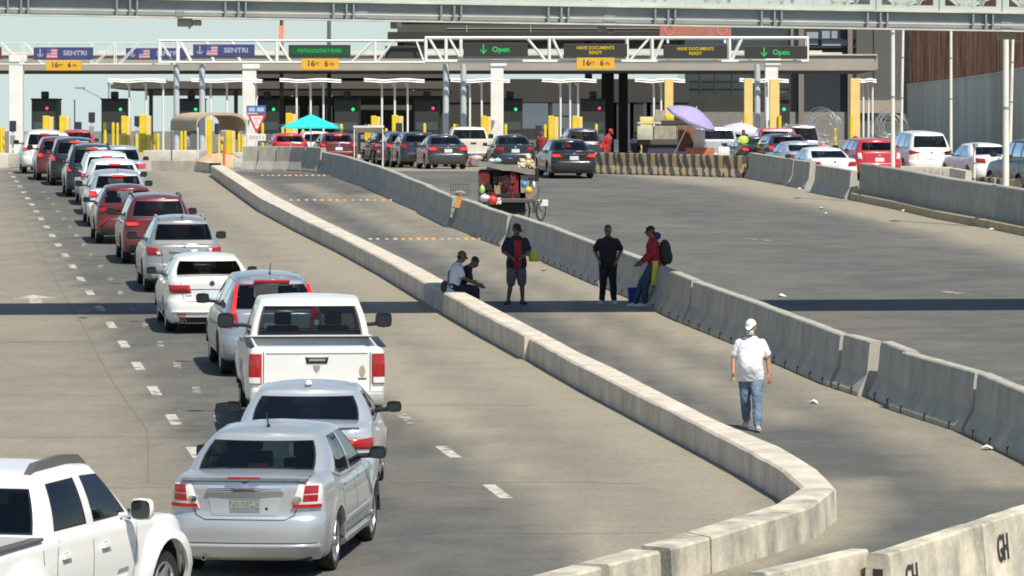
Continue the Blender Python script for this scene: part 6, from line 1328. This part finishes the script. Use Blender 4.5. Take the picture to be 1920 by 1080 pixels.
# ================================================================ vendor cart
D = 128.5; k = D/F; c0 = at(948, D); g0 = gz(D); t = thing('vendor_tricycle_cart', 'dark roofed vendor tricycle cart crammed with cloth goods beside the middle barrier', 'vendor cart', c0)
px = lambda x, y, d=0.0: (P(x, y, D+d).x-c0.x, d, P(x, y, D+d).z-g0)
TARP = mat('grey_tarp', (.20, .19, .175), .8, var=.25, scale=3); DCL = mat('dark_red_cloth', (.14, .02, .025), .9, var=.5, scale=5); BCL = mat('black_goods', (.02, .02, .02), .9); FRM = mat('cart_frame', (.12, .11, .10), .5, .4)
a, b2 = px(884, 303), px(1003, 322); mb = MB(); rows = []
for j, d in enumerate((-.1, .35, .9)): rows.append([(a[0]+(b2[0]-a[0])*i/8 + j*.06, d, a[2]+(b2[2]-a[2])*i/8+.012*math.sin(i*1.9)+.06-.02*j) for i in range(9)])
mb.sheet(rows); mb.sheet([[(x, y, z-.035) for x, y, z in r] for r in rows]); mb.sheet([rows[0], [(x, y-.02, z-.16-.03*math.sin(i*2)) for i, (x, y, z) in enumerate(rows[0])]]); mb.build('roof', TARP, t, smooth=40)
for x, y, d in ((898, 330, 0), (1000, 325, 0), (905, 330, .8), (1003, 325, .8)): q = px(x, y, d); MB().tube((q[0], d, .25), (q[0], d, q[2]), .02, n=8).build('post', FRM, t)
for nm, x0, x1, y0, y1, d0, d1, m in (('back_cloth', 898, 1000, 318, 372, .6, .7, BCL), ('hanging_cloth', 897, 918, 320, 352, .0, .1, DCL), ('hanging_cloth', 950, 972, 328, 378, .02, .12, mat('red_cloth', (.20, .02, .03), .9, var=.3)), ('hanging_bag', 934, 952, 330, 362, .1, .3, mat('brown_bag', (.16, .09, .05), .9)), ('grey_bag', 976, 1000, 328, 362, .0, .2, mat('grey_bag', (.28, .28, .28), .8)), ('cart_bed', 900, 1004, 372, 380, -.1, .8, FRM), ('lower_goods', 905, 975, 362, 372, 0, .6, BCL), ('wire_side', 985, 1006, 350, 376, -.02, .6, mat('pink_goods', (.26, .18, .18), .8, var=.4)), ('under_box', 905, 985, 380, 404, .1, .7, BCL)):
    a, b2 = px(x0, y1), px(x1, y0); MB().box(a[0], b2[0], d0, d1, a[2], b2[2]).build(nm, m, t, bevel=.02)
q = px(1014, 400); M = Matrix.Translation((q[0], .1, .33)) @ Matrix.Rotation(R(62), 4, 'Z') @ Matrix.Rotation(R(90), 4, 'X')
def cyclewheel(M, parent):
    w_ = MB().lathe([(.27, -.02), (.30, -.022), (.315, 0), (.30, .022), (.27, .02)], 26, M, closed=True).build('wheel', RUBBER, parent, smooth=50); s_ = MB().lathe([(.02, -.04), (.03, 0), (.02, .04)], 10, M, closed=True)
    for i in range(16): a = 2*math.pi*i/16; s_.tube(M @ Vector((0, 0, 0)), M @ Vector((.28*math.cos(a), .28*math.sin(a), 0)), .003, n=4)
    s_.lathe([(.25, -.012), (.272, -.012), (.272, .012), (.25, .012)], 24, M, closed=True); s_.build('rim', CHROME, w_)
cyclewheel(M, t); q2 = px(918, 400); cyclewheel(Matrix.Translation((q2[0], .0, .33)) @ Matrix.Rotation(R(62), 4, 'Z') @ Matrix.Rotation(R(90), 4, 'X'), t)
cyclewheel(Matrix.Translation((px(985, 400)[0], .75, .33)) @ Matrix.Rotation(R(62), 4, 'Z') @ Matrix.Rotation(R(90), 4, 'X'), t)
mb = MB(); mb.path([(px(1000, 380)[0], 0, px(1000, 380)[2]), (q[0]-.1, .05, .62), (q[0], .1, .33)], .018, 8); mb.path([(q[0]-.1, .05, .62), (q[0]-.05, .08, 1.0), (q[0]-.05, -.2, 1.05)], .016, 8); mb.path([(q[0]-.05, .08, 1.0), (q[0]-.05, .38, 1.05)], .016, 8); mb.build('fork_and_bars', FRM, t, smooth=50)
MB().sheet([[(q[0]+.36*math.cos(a)*math.cos(R(62)), .1+d+.36*math.cos(a)*math.sin(R(62)), .33+.36*math.sin(a)) for a in [R(20+14*i) for i in range(11)]] for d in (-.05, .05)]).build('mudguard', WHITEM, t, smooth=60)
MB().box(q[0]-.10, q[0]+.22, .16, .2, .46, .66).build('front_panel', WHITEM, t, bevel=.02)
rg = random.Random(9); GOODC = [DCL, BCL, mat('dark_brown_goods', (.07, .04, .03), .9), mat('dark_green_goods', (.03, .06, .04), .9), mat('maroon_goods', (.18, .03, .04), .85), mat('sand_goods', (.35, .27, .18), .85), BCL, DCL]
for i in range(26):
    x_, y_ = rg.uniform(897, 1000), rg.uniform(322, 372); w_, h_ = rg.uniform(5, 13), rg.uniform(10, 26); d_ = rg.uniform(-.05, .35); a, b2 = px(x_, y_+h_*.5), px(x_+w_, y_-h_*.5); n_ = 5
    MB().sheet([[(a[0]+(b2[0]-a[0])*j/n_+.01*math.sin(r_*2.1+i), d_+.03*math.sin(j*2+i+r_), b2[2]+(a[2]-b2[2])*r_/5-.01*math.sin(j+i)) for j in range(n_+1)] for r_ in range(6)]).build('hanging_goods', GOODC[i % 8], t, smooth=60)
def ball(px_, py_, D, r, label, m, name='toy_ball', cat='toy ball', s=(1, 1, 1)):
    if name == 'plush_toy':
        b_ = MB().ball((0, 0, -r*.35), (r*.72*s[0], r*.6, r*.75*s[2]), 12).ball((r*.1, -.02, r*.55), r*.52, 12)
        for q in (-1, 1): b_.ball((q*r*.42+r*.1, 0, r*.98), r*.2, 8).ball((q*r*.62, -r*.3, -r*.85), (r*.3, r*.35, r*.25), 8).ball((q*r*.75, -r*.1, -r*.1), (r*.22, r*.22, r*.42), 8)
        return tag(b_.build(name, m, loc=P(px_, py_, D), smooth=60), label, cat)
    if name.startswith('goods'):
        b_ = MB().ball((0, 0, 0), (r*s[0], r*s[1], r*s[2]), 18); rg_ = random.Random(int(px_*7+py_))
        b_.v = [tuple(c_*(1+rg_.uniform(-.13, .13)) for c_ in q) for q in b_.v]; b_.tube((0, 0, r*s[2]*.8), (r*.1, 0, r*s[2]*1.35), r*.12, r*.22, 8)
        return tag(b_.build(name, m, loc=P(px_, py_, D), smooth=50), label, cat)
    o = MB().ball((0, 0, 0), (r*s[0], r*s[1], r*s[2]), 16).build(name, m, loc=P(px_, py_, D), smooth=60); return tag(o, label, cat)
PL = lambda n_, c_: mat(n_, c_, .35, coat=.3)
ball(924, 375, 127.2, .14, 'shiny red ball hanging low at the cart beside the barrier top', PL('red_ball', (.65, .04, .03))); ball(909, 371, 127.2, .13, 'white and lilac bag next to the red ball on the cart', PL('lilac_bag', (.62, .58, .70)), 'goods_bag', 'bag', (1.2, 1, .8)); ball(904, 356, 127.4, .10, 'lime green bag hanging at the left of the cart', PL('lime_bag', (.35, .60, .12)), 'goods_bag', 'bag', (.8, .8, 1.3)); ball(935, 377, 127.3, .09, 'white plush toy right of the red ball', PL('white_plush', (.75, .72, .70)), 'plush_toy', 'toy')
ball(983, 346, 127.8, .10, 'blue ball hanging at the right of the cart', PL('blue_ball', (.06, .25, .55))); ball(991, 357, 127.8, .12, 'yellow ball hanging below the blue one on the cart', PL('yellow_ball', (.65, .46, .02))); ball(1001, 346, 127.8, .07, 'pale bottle hanging at the cart corner post', PL('pale_bottle', (.7, .7, .62)), 'bottle', 'bottle', (.7, .7, 1.5))
ball(978, 306, 128.6, .13, 'cream plush toy on the right end of the cart roof', PL('cream_plush', (.75, .62, .42)), 'plush_toy', 'toy'); ball(990, 301, 128.7, .15, 'tan plush toy standing tallest on the cart roof', PL('tan_plush', (.70, .52, .28)), 'plush_toy', 'toy', (.9, .8, 1.1)); ball(997, 308, 128.9, .10, 'pale pink plush toy at the roof end beside the tan one', PL('pink_plush', (.68, .50, .48)), 'plush_toy', 'toy')
ball(922, 301, 128.7, .09, 'white bag on the cart roof next to a pale blue one', PL('white_bag', (.72, .74, .76)), 'goods_bag', 'bag', (1, 1, .7)); ball(933, 301, 128.7, .10, 'pale blue bag on the cart roof', PL('pale_blue_bag', (.40, .60, .70)), 'goods_bag', 'bag', (1.2, 1, .7)); ball(892, 297, 128.7, .14, 'pinkish bundle at the left end of the cart roof', PL('pinkish_bundle', (.50, .38, .36)), 'goods_bundle', 'bundle', (1.5, 1, .7)); ball(884, 305, 128.5, .10, 'dark red bundle hanging over the left roof edge', PL('red_bundle', (.25, .06, .05)), 'goods_bundle', 'bundle', (1, 1, 1.2)); ball(955, 298, 128.8, .10, 'navy cap lying on the cart roof', PL('navy_cap', (.05, .06, .15)), 'navy_hat', 'hat', (1.3, 1, .6))
D = 124.6; c1 = P(862, 366, D); t = thing('wire_basket', 'black wire basket with snacks standing on the barrier top left of the cart', 'basket', c1); mb = MB()
for z in (0, .15, .32): mb.path([(-.27, -.12, z), (.27, -.12, z), (.27, .12, z), (-.27, .12, z), (-.27, -.12, z)], .008, 5)
for i in range(8): x = -.27+.54*i/7; mb.tube((x, -.12, 0), (x, -.12, .32), .005, n=4); mb.tube((x, .12, 0), (x, .12, .32), .005, n=4)
mb.build('wires', BLACK, t); MB().ball((.0, 0, .07), (.17, .09, .07), 10).build('snack_packets', mat('snack_packets', (.6, .45, .38), .7, var=.5, scale=12), t, smooth=60)
tag(MB().sheet([[(-.05+.1*j+.02*math.sin(i*1.3), -.02*j, -.08*i) for j in range(3)] for i in range(5)]).build('orange_rag', mat('orange_rag', (.62, .30, .06), .85), loc=P(858, 369, 124.2), smooth=60), 'orange rag hanging over the barrier below the wire basket', 'rag')
pbox('hanging_strip', 'thin pale metal strip hanging off the third near jersey barrier', 'metal strip', 1737, 1740, 738, 775, 65.2, .02, STEEL).rotation_euler = (0, R(35), 0)
# ================================================================ people
def remesh(mb, name, m, parent, vox=.010, smooth=6, fold=0.0):
    me = mb.mesh(name, m); o = bpy.data.objects.new(name, me); COL.objects.link(o)
    md = o.modifiers.new('r', 'REMESH'); md.mode = 'VOXEL'; md.voxel_size = vox
    ms = o.modifiers.new('s', 'SMOOTH'); ms.iterations = smooth; ms.factor = .5
    me2 = bpy.data.meshes.new_from_object(o.evaluated_get(bpy.context.evaluated_depsgraph_get())); bpy.data.objects.remove(o)
    me2.name = name; me2.materials.clear(); [me2.materials.append(q) for q in (m if isinstance(m, (list, tuple)) else [m])]
    for p in me2.polygons: p.use_smooth = True
    if fold:
        from mathutils import noise as mn
        off = Vector((len(name)*3.1, len(me2.vertices) % 17, 2.0)); nr = [v.normal.copy() for v in me2.vertices]
        for v, n_ in zip(me2.vertices, nr):
            q = v.co; u = Vector((q.x*6+q.z*4, q.y*6, q.z*7-q.x*3))+off
            k = mn.noise(u)*.6 + (1-abs(mn.noise(u*1.7+Vector((5, 1, 3)))))**3*.8 - .25 + mn.noise(u*3.2)*.22
            v.co = q + n_*fold*k
    o = bpy.data.objects.new(name, me2); return link(o, parent)
def limb(mb, pts, rs, n=14):
    for (a, ra), (b2, rb) in zip(zip(pts, rs), list(zip(pts, rs))[1:]): mb.tube(a, b2, ra, rb, n); mb.ball(b2, rb, n)
    mb.ball(pts[0], rs[0], n)
def loft(mb, secs, M=None, n=20):        # (cx,cy,z,rx,ry)
    v = []; f = []
    for cx, cy, z, rx, ry in secs:
        for i in range(n):
            a = 2*math.pi*i/n; e = lambda q: math.copysign(abs(q)**.85, q); p = Vector((cx+rx*e(math.cos(a)), cy+ry*e(math.sin(a)), z)); v.append(M @ p if M else p)
    for k in range(len(secs)-1):
        for i in range(n): f.append((k*n+i, k*n+(i+1) % n, (k+1)*n+(i+1) % n, (k+1)*n+i))
    f += [tuple(range(n-1, -1, -1)), tuple(range((len(secs)-1)*n, len(secs)*n))]; mb.add(v, f)
SKIN = mat('tan_skin', (.36, .185, .115), .55, var=.12, scale=9); SKIN_D = mat('brown_skin', (.17, .088, .058), .55, var=.12, scale=9); HAIR = mat('black_hair', (.015, .012, .011), .7)
def hand(mb, w, d, side, curl=.5, up=Vector((0, 0, 1))):
    """palm and five fingers; w wrist, d forearm direction, side = direction of the thumb"""
    d = d.normalized(); s = (side - d*side.dot(d)).normalized(); n = d.cross(s)
    pc = w + d*.045
    for u in (-.028, -.010, .010, .028): limb(mb, [w + d*.012 + s*u*.6, w + d*.085 + s*u], [.015, .0125], 8)
    for u, L_ in ((.030, .068), (.010, .078), (-.010, .072), (-.029, .056)):
        a = w + d*.085 + s*u; c1 = a + (d*math.cos(curl*.5) + n*math.sin(curl*.5))*L_*.45; c2 = c1 + (d*math.cos(curl*1.3) + n*math.sin(curl*1.3))*L_*.32; c3 = c2 + (d*math.cos(curl*2) + n*math.sin(curl*2))*L_*.25
        limb(mb, [a, c1, c2, c3], [.0105, .0095, .009, .008], 8)
    t0 = w + d*.025 + s*.028; t1 = t0 + (d*.7 + s*.7 + n*.2).normalized()*.038; t2 = t1 + (d*.95 + s*.15 + n*.35).normalized()*.03
    limb(mb, [t0, t1, t2], [.013, .0115, .009], 8)
def person(label, loc, face, pelvis=(0, 0, .93), tilt=0.0, twist=0.0, headturn=0.0, nod=.1, arms=None, legs=None, skin=SKIN, build=1.0, belly=0.0,
           top=None, sleeve='short', bottom=None, hem=None, shoes=None, cap=None, capdir=0.0, hair=HAIR, height=1.0, topx=None, hood=None, group=None, vox=.010):
    t = thing('person', label, 'person', loc, face, group); t.scale = (height, height, height)
    pv = Vector(pelvis); M = Matrix.Translation(pv) @ Matrix.Rotation(tilt, 4, 'X') @ Matrix.Rotation(twist, 4, 'Z')
    b = MB(); B = build
    tors = [(0, 0, -.10, .13*B, .095*B), (0, 0, .0, .165*B, .115*B), (0, -belly*.5, .15, .15*B, (.105*B+belly*.6)), (0, 0, .36, .17*B, .115*B), (0, .01, .47, .165*B, .095*B), (0, .015, .53, .09, .075), (0, .012, .56, .06, .06)]
    loft(b, tors, M)
    N0, H0 = M @ Vector((0, .01, .53)), M @ Vector((0, -.02, .672)); limb(b, [N0, M @ Vector((0, -.005, .63))], [.064, .058])
    HM = Matrix.Translation(H0) @ Matrix.Rotation(headturn, 4, 'Z') @ Matrix.Rotation(tilt*.55+nod, 4, 'X')
    for c_, r in (((0, .012, .035), (.076, .094, .088)), ((0, -.02, -.035), (.058, .068, .075)), ((0, -.045, -.075), (.034, .032, .028)), ((0, -.098, -.012), (.013, .018, .026)), ((0, -.085, -.058), (.026, .014, .009)), ((.074, .01, -.012), (.012, .022, .032)), ((-.074, .01, -.012), (.012, .022, .032)), ((0, -.070, .022), (.050, .022, .012))):
        b.ball(HM @ Vector(c_), r, 14, M=HM.to_3x3())
    sh = [M @ Vector((s_*.160*B, .01, .435)) for s_ in (1, -1)]
    arms = arms or [((.24, .04, 1.14), (.26, -.03, .90)), ((-.24, .04, 1.14), (-.26, -.03, .90))]
    legs = legs or [((.10, -.02, .50), (.11, .02, .09), 0), ((-.10, -.02, .50), (-.11, .02, .09), 0)]
    sl = MB()
    for i, (el, wr) in enumerate(arms):
        el, wr = Vector(el), Vector(wr); limb(b, [sh[i], el, wr], [.056*B, .043*B, .029]); hand(b, wr, wr-el, Vector((-.6 if i == 0 else .6, -1, .2)), .55)
        if top:
            if sleeve == 'long': limb(sl, [sh[i], el, el+(wr-el)*.93], [.066*B, .058*B, .045])
            else: e2 = sh[i]+(el-sh[i])*.72; limb(sl, [sh[i], e2], [.066*B, .070*B]); sl.ball(e2, .01)
    hips = [M @ Vector((s_*.085, 0, -.03)) for s_ in (1, -1)]
    tr = MB()
    for i, (kn, an, toe) in enumerate(legs):
        kn, an = Vector(kn), Vector(an); limb(b, [hips[i], kn, kn+(an-kn)*.4, an], [.088*B, .056, .055, .038])
        d = Vector((math.sin(toe), -math.cos(toe), 0)); limb(b, [an + Vector((0, 0, -.03)), an + d*.12 + Vector((0, 0, -.055))], [.038, .03])
        s_ = MB(); side = Vector((d.y, -d.x, 0)); base = an.z-.09
        for k, (u, w_, h) in enumerate(((-.075, .034, .10), (-.03, .040, .115), (.04, .042, .085), (.11, .048, .065), (.17, .040, .05), (.195, .022, .035))):
            p = an + d*u; p.z = base; ring = [p+side*w_*q[0]+Vector((0, 0, h*q[1])) for q in ((-1, 0), (1, 0), (1.0, .45), (.55, 1), (-.55, 1), (-1.0, .45))]
            s_.v += [tuple(q) for q in ring]
        for k in range(5): s_.f += [tuple((k*6+i, k*6+(i+1) % 6, (k+1)*6+(i+1) % 6, (k+1)*6+i)) for i in range(6)]
        s_.f += [tuple(range(6)), tuple(range(30, 36))]; s_.m += [0]*len(s_.f)
        if shoes: s_.build('shoe', shoes, t, smooth=50)
        if bottom == 'none': pass
        else:
            if hem == 'knee': e2 = hips[i]+(kn-hips[i])*1.0; limb(tr, [hips[i], e2], [.112*B, .098]); tr.ball(e2-Vector((0, 0, .02)), .097)
            else: limb(tr, [hips[i], kn, an+Vector((0, 0, .02))], [.108*B, .080, .066])
    body = remesh(b, 'body', skin, t, vox, 4)
    if bottom: loft(tr, [(0, 0, -.13, .145*B, .112*B), (0, 0, -.02, .178*B, .132*B), (0, -belly*.2, .09, .172*B, .128*B+belly*.2)], M); remesh(tr, 'shorts' if hem == 'knee' else 'trousers', bottom, t, .011, 5, .012)
    if top:
        z0_ = -.14 if sleeve == 'short' else -.10; sc_ = []
        for k_ in range(12):
            zz = z0_ + (.40-z0_)*k_/11; be = belly*math.exp(-((zz-.10)/.19)**2); sc_.append((0, -be*.75, zz, (.180+.012*math.sin(k_*.9))*B, .136*B+be*.6))
        sc_ += [(0, .01, .445, .176*B, .118*B), (0, .012, .485, .148*B, .100*B), (0, .013, .52, .105, .085), (0, .012, .545, .078, .074)]
        loft(sl, sc_, M); o = remesh(sl, 'jacket' if sleeve == 'long' else 'shirt', [top, topx] if topx else top, t, .011, 5, .0095)
        if topx:
            Mi = M.inverted()
            for p in o.data.polygons:
                c_ = Mi @ p.center
                if abs(c_.x) < .075 and c_.y < 0 and -.2 < c_.z < .45: p.material_index = 1
    if hair and not cap:
        hb_ = MB().ball(HM @ Vector((0, .022, .052)), (.081, .092, .082), 16, M=HM.to_3x3()); hb_.build('hair', hair, t, smooth=60)
    if cap:
        cb = MB(); n = 18; CM = HM @ Matrix.Rotation(capdir, 4, 'Z'); rows = [[CM @ Vector((.086*math.sin(a)*math.cos(q)*1.0, .012+.100*math.sin(a)*math.sin(q), .052+.088*math.cos(a))) for q in [2*math.pi*i/n for i in range(n+1)]] for a in (.02, .4, .8, 1.15, 1.45, 1.62)]
        cb.sheet(rows); rows = [[CM @ Vector((.078*math.cos(q)*(1-.12*j), .012+.09*math.sin(q)-.035*j, .048-.012*j-.010*math.cos(q*2+math.pi)*j)) for q in [math.pi+math.pi*i/10 for i in range(11)]] for j in (0, 1, 2)]
        cb.sheet(rows); cb.sheet([[p - Vector((0, 0, .006)) for p in r] for r in rows]); cb.build('cap', cap, t, smooth=50)
        if hair: MB().ball(HM @ Vector((0, .045, -.005)), (.072, .062, .055), 12, M=HM.to_3x3()).build('hair', hair, t, smooth=60)
    for sx in (1, -1):
        eb = MB().ball(HM @ Vector((sx*.029, -.083, .005)), .0085, 8); eb.build('eye', mat('eye_dark', (.03, .02, .02), .3), t, smooth=60)
    if hood: MB().ball(M @ Vector((0, .10, .56)), (.10, .07, .09), 12).build('hood', hood, t, smooth=60)
    return t, M, HM
def cloth(name, c1, c2):
    return mat(name, c1, .85, var=.25, scale=7, col2=c2)
DENIM = cloth('blue_denim', (.16, .23, .31), (.07, .11, .17)); WSH = mat('white_cotton', (.80, .80, .82), .8, var=.06, scale=4)
# walking man in white
A0 = G(1408, 806)
ZF = Matrix.Identity(3)
t, M, HM = person('older man in white T-shirt, jeans, white cap and face mask walking towards the camera', A0, R(-6), pelvis=(0, 0, .90), tilt=.05, headturn=R(-12), nod=.16, build=1.08, belly=.075, height=.965,
    arms=[((.255, .07, 1.11), (.285, -.01, .86)), ((-.265, .02, 1.11), (-.265, -.15, .88))], legs=[((.105, -.19, .49), (.115, -.29, .11), .15), ((-.085, .0, .46), (-.085, .26, .15), -.05)],
    top=WSH, bottom=DENIM, shoes=mat('grey_sneaker', (.16, .17, .18), .6, var=.6, scale=10, col2=(.5, .5, .5)), cap=mat('white_cap', (.72, .68, .62), .8), hair=mat('grey_hair', (.25, .23, .22), .7))
mk = MB(); rows = [[HM @ Vector((.060*math.sin(q)*(1-.1*abs(j-1)), -.030-.068*math.cos(q)-(.016 if j == 1 else 0), -.02-.035*j)) for q in [R(-75+15*i) for i in range(11)]] for j in range(3)]
mk.sheet(rows).build('face_mask', mat('pale_blue_mask', (.45, .60, .66), .8), t, smooth=60)
hw_ = Vector((-.27, -.14, .92)); o = MB().cbox((0, 0, 0), (.05, .09, .03)).build('snack_packet', mat('straw_packet', (.55, .48, .25), .7), bevel=.006)
o.location = A0 + Matrix.Rotation(R(-6), 3, 'Z') @ (Vector((-.258, -.20, .79))*.965); tag(o, 'small straw coloured packet in the right hand of the walking man', 'packet')
# man in shorts
B0 = G(968, 571)
t, M, HM = person('man in dark shirt with red front, grey shorts and black cap standing between the barriers', B0, R(10), pelvis=(0, 0, .93), tilt=.04, headturn=R(38), nod=.35, build=1.16, belly=.05, skin=SKIN_D, height=1.0,
    arms=[((.275, .02, 1.14), (.10, -.25, 1.03)), ((-.275, .03, 1.14), (-.13, -.23, 1.00))], legs=[((.115, -.03, .50), (.14, .02, .095), .25), ((-.115, -.02, .50), (-.17, .03, .095), -.55)],
    top=mat('navy_black_cotton', (.020, .016, .035), .85), topx=mat('red_print', (.40, .02, .03), .8, var=.35, scale=8), bottom=mat('grey_cotton', (.115, .105, .115), .85, var=.15, scale=8), hem='knee', shoes=mat('black_shoe', (.02, .02, .022), .6), cap=mat('black_cap', (.018, .016, .018), .8))
yc = mat('yellow_cloth', (.62, .62, .05), .8)
o = MB().sheet([[(-.07+.05*i*(1+.15*j)+.01*math.sin(j*2+i), .015*math.sin(i*2+j), -.055*j) for i in range(4)] for j in range(5)]).build('yellow_cloth', yc, loc=B0 + Vector((.34, .05, 1.14)), smooth=60); tag(o, 'yellow cloth hanging at the elbow of the man in shorts', 'cloth'); o.modifiers.new('s', 'SOLIDIFY').thickness = .012
# man in black
C0 = G(1140, 570)
person('man dressed all in black with white shoes standing in front of the barriers', C0, R(-3), pelvis=(0, 0, .93), headturn=R(8), nod=.12, build=1.10, belly=.02, skin=SKIN_D, height=.98,
    arms=[((.29, .05, 1.17), (.19, -.12, .94)), ((-.29, .05, 1.17), (-.19, -.12, .95))], legs=[((.105, -.02, .49), (.13, .02, .095), .2), ((-.105, -.02, .49), (-.13, .02, .095), -.2)],
    top=mat('black_cotton', (.010, .010, .012), .85), bottom=mat('black_trousers', (.012, .012, .015), .85), shoes=mat('white_shoe', (.62, .64, .66), .6), hair=mat('cropped_hair', (.06, .045, .035), .8))
# man leaning on the barrier
D0 = G(1213, 575)
t, M, HM = person('man in red jacket, jeans and black cap leaning on the barrier beside a blue bucket', D0, R(-82), pelvis=(0, .16, .93), tilt=.10, headturn=R(4), nod=.12, build=1.02, skin=SKIN_D, height=.99, sleeve='long',
    arms=[((.24, .10, 1.14), (.17, -.10, .97)), ((-.24, .10, 1.14), (-.16, -.12, .95))], legs=[((.10, -.04, .50), (.12, -.08, .095), .1), ((-.10, -.10, .50), (-.12, -.22, .095), -.1)],
    top=mat('red_jacket', (.33, .012, .025), .75, var=.25, scale=5), bottom=cloth('dark_denim', (.05, .085, .14), (.028, .045, .075)), shoes=mat('white_shoe', (.62, .64, .66)), cap=mat('black_cap', (.018, .016, .018)))
o = MB().sheet([[(-.06+.045*i+.012*math.sin(j+i), .02*math.sin(i*1.7+j*.6), -.085*j) for i in range(4)] for j in range(7)]).build('yellow_cloth', yc, loc=D0 + Vector((.16, -.30, .98)), smooth=60); tag(o, 'long yellow cloth hanging from the hip of the man in the red jacket', 'cloth'); o.modifiers.new('s', 'SOLIDIFY').thickness = .012
bp_ = thing('backpack', 'dark backpack on the back of the man in the red jacket', 'backpack', D0 + Vector((.38, .02, .93)))
MB().ball((0.0, 0, .22), (.14, .15, .28), 16).ball((.09, 0, .12), (.08, .12, .15), 12).build('bag', mat('dark_backpack', (.035, .035, .03), .8, var=.4, scale=6), bp_, smooth=60); MB().path([(-.1, -.1, .42), (-.2, -.1, .45), (-.22, -.1, .3), (-.1, -.1, .1)], .014, 6).build('strap', BLACK, bp_); MB().ball((-.17, .05, .57), (.095, .10, .085), 12).build('blue_hood', mat('dark_blue_hood', (.035, .03, .14), .85), bp_, smooth=60)
bk = thing('bucket', 'blue plastic bucket standing at the foot of the barrier', 'bucket', G(1187, 569)); MB().lathe([(0, .005), (.095, .005), (.125, .32), (.135, .325), (.135, .34), (.118, .34), (.092, .02), (0, .02)], 24).build('pail', mat('blue_plastic', (.025, .035, .36), .35), bk, smooth=40)
MB().path([(.13*math.cos(a), .13*math.sin(a)*.3-.1*math.sin(a), .33-.07*math.sin(a)) for a in [math.pi*i/10 for i in range(11)]], .006, 6).build('handle', STEEL, bk)
# seated pair on the low wall
E0 = G(848, 547, .44) + Vector((0, .2, 0)); E0.z = gz(E0.y)
t, M, HM = person('man in white T-shirt and cap sitting on the low wall with his back half turned', E0 + Vector((.0, .22, 0)), R(104), pelvis=(0, .02, WH+.10), tilt=.30, headturn=R(14), nod=.15, build=1.04, skin=SKIN_D, height=1.0,
    arms=[((.26, -.18, .72), (.14, -.44, .62)), ((-.25, -.16, .72), (-.12, -.42, .62))], legs=[((.13, -.44, .48), (.14, -.42, .095), .1), ((-.12, -.42, .48), (-.12, -.46, .095), -.1)],
    top=mat('shaded_white_cotton', (.62, .66, .72), .8, var=.06), bottom=mat('navy_trousers', (.014, .016, .035), .85), shoes=mat('black_shoe', (.02, .02, .022)), cap=mat('brown_cap', (.07, .06, .05), .8))  # white shirt with the bridge shade put into its bluish colour
MB().path([M @ Vector((.13, -.11, .47)), M @ Vector((.10, .09, .50)), M @ Vector((0, .155, .30)), M @ Vector((-.13, .14, .08)), M @ Vector((-.19, .06, -.02))], .013, 6).build('strap', BLACK, t, smooth=50)
o = MB().ball((0, 0, .13), (.08, .05, .13), 12).build('shoulder_bag', mat('dark_bag', (.05, .04, .04), .8), loc=E0 + Vector((-.17, .10, WH)), smooth=50); tag(o, 'dark shoulder bag on the wall behind the seated man in white', 'bag')
F0 = E0 + Vector((.12, .52, 0))
person('person in black with bowed head sitting just beyond the seated man in white', F0 + Vector((-.06, .0, 0)), R(98), pelvis=(0, .0, WH+.10), tilt=.62, headturn=R(0), nod=.35, build=.98, skin=SKIN_D, height=.98,
    arms=[((.24, -.30, .66), (.10, -.50, .56)), ((-.22, -.30, .66), (-.08, -.50, .56))], legs=[((.12, -.42, .47), (.13, -.40, .095), .1), ((-.11, -.42, .47), (-.11, -.44, .095), -.1)],
    top=mat('black_cotton', (.01, .01, .012)), bottom=mat('navy_trousers', (.014, .016, .035)), shoes=mat('black_shoe', (.02, .02, .022)))
# small far figures
person('person in red clothes and cap behind the striped barrier right of the black sedan', at(1137, 181), R(60), tilt=.25, nod=.5, build=1.05, skin=SKIN_D, top=mat('bright_red_cloth', (.42, .03, .03), .8), sleeve='long', bottom=mat('red_trousers', (.35, .03, .03), .85), shoes=BLACK, cap=mat('red_cap', (.5, .03, .04), .8), vox=.016, height=1.02)
person('vendor in dark red shirt standing between the dark blue sedan and the black sedan', at(1016, 171.5), R(-30), nod=.1, skin=SKIN_D, top=mat('dark_red_shirt', (.25, .03, .03), .8), bottom=mat('black_trousers', (.012, .012, .015)), shoes=BLACK, vox=.016)
person('person in a yellow-green vest standing below the pale umbrella', at(1394, 179), R(30), nod=.1, skin=SKIN_D, top=mat('yellow_green_vest', (.45, .60, .10), .8), bottom=mat('black_trousers', (.012, .012, .015)), shoes=BLACK, vox=.016, height=.98)
person('dark clothed person standing at the left end of the box stall', at(1192, 182.5), R(40), nod=.2, skin=SKIN_D, top=mat('dark_blue_shirt', (.04, .045, .09), .85), sleeve='long', bottom=mat('black_trousers', (.012, .012, .015)), shoes=BLACK, vox=.016, height=.93)
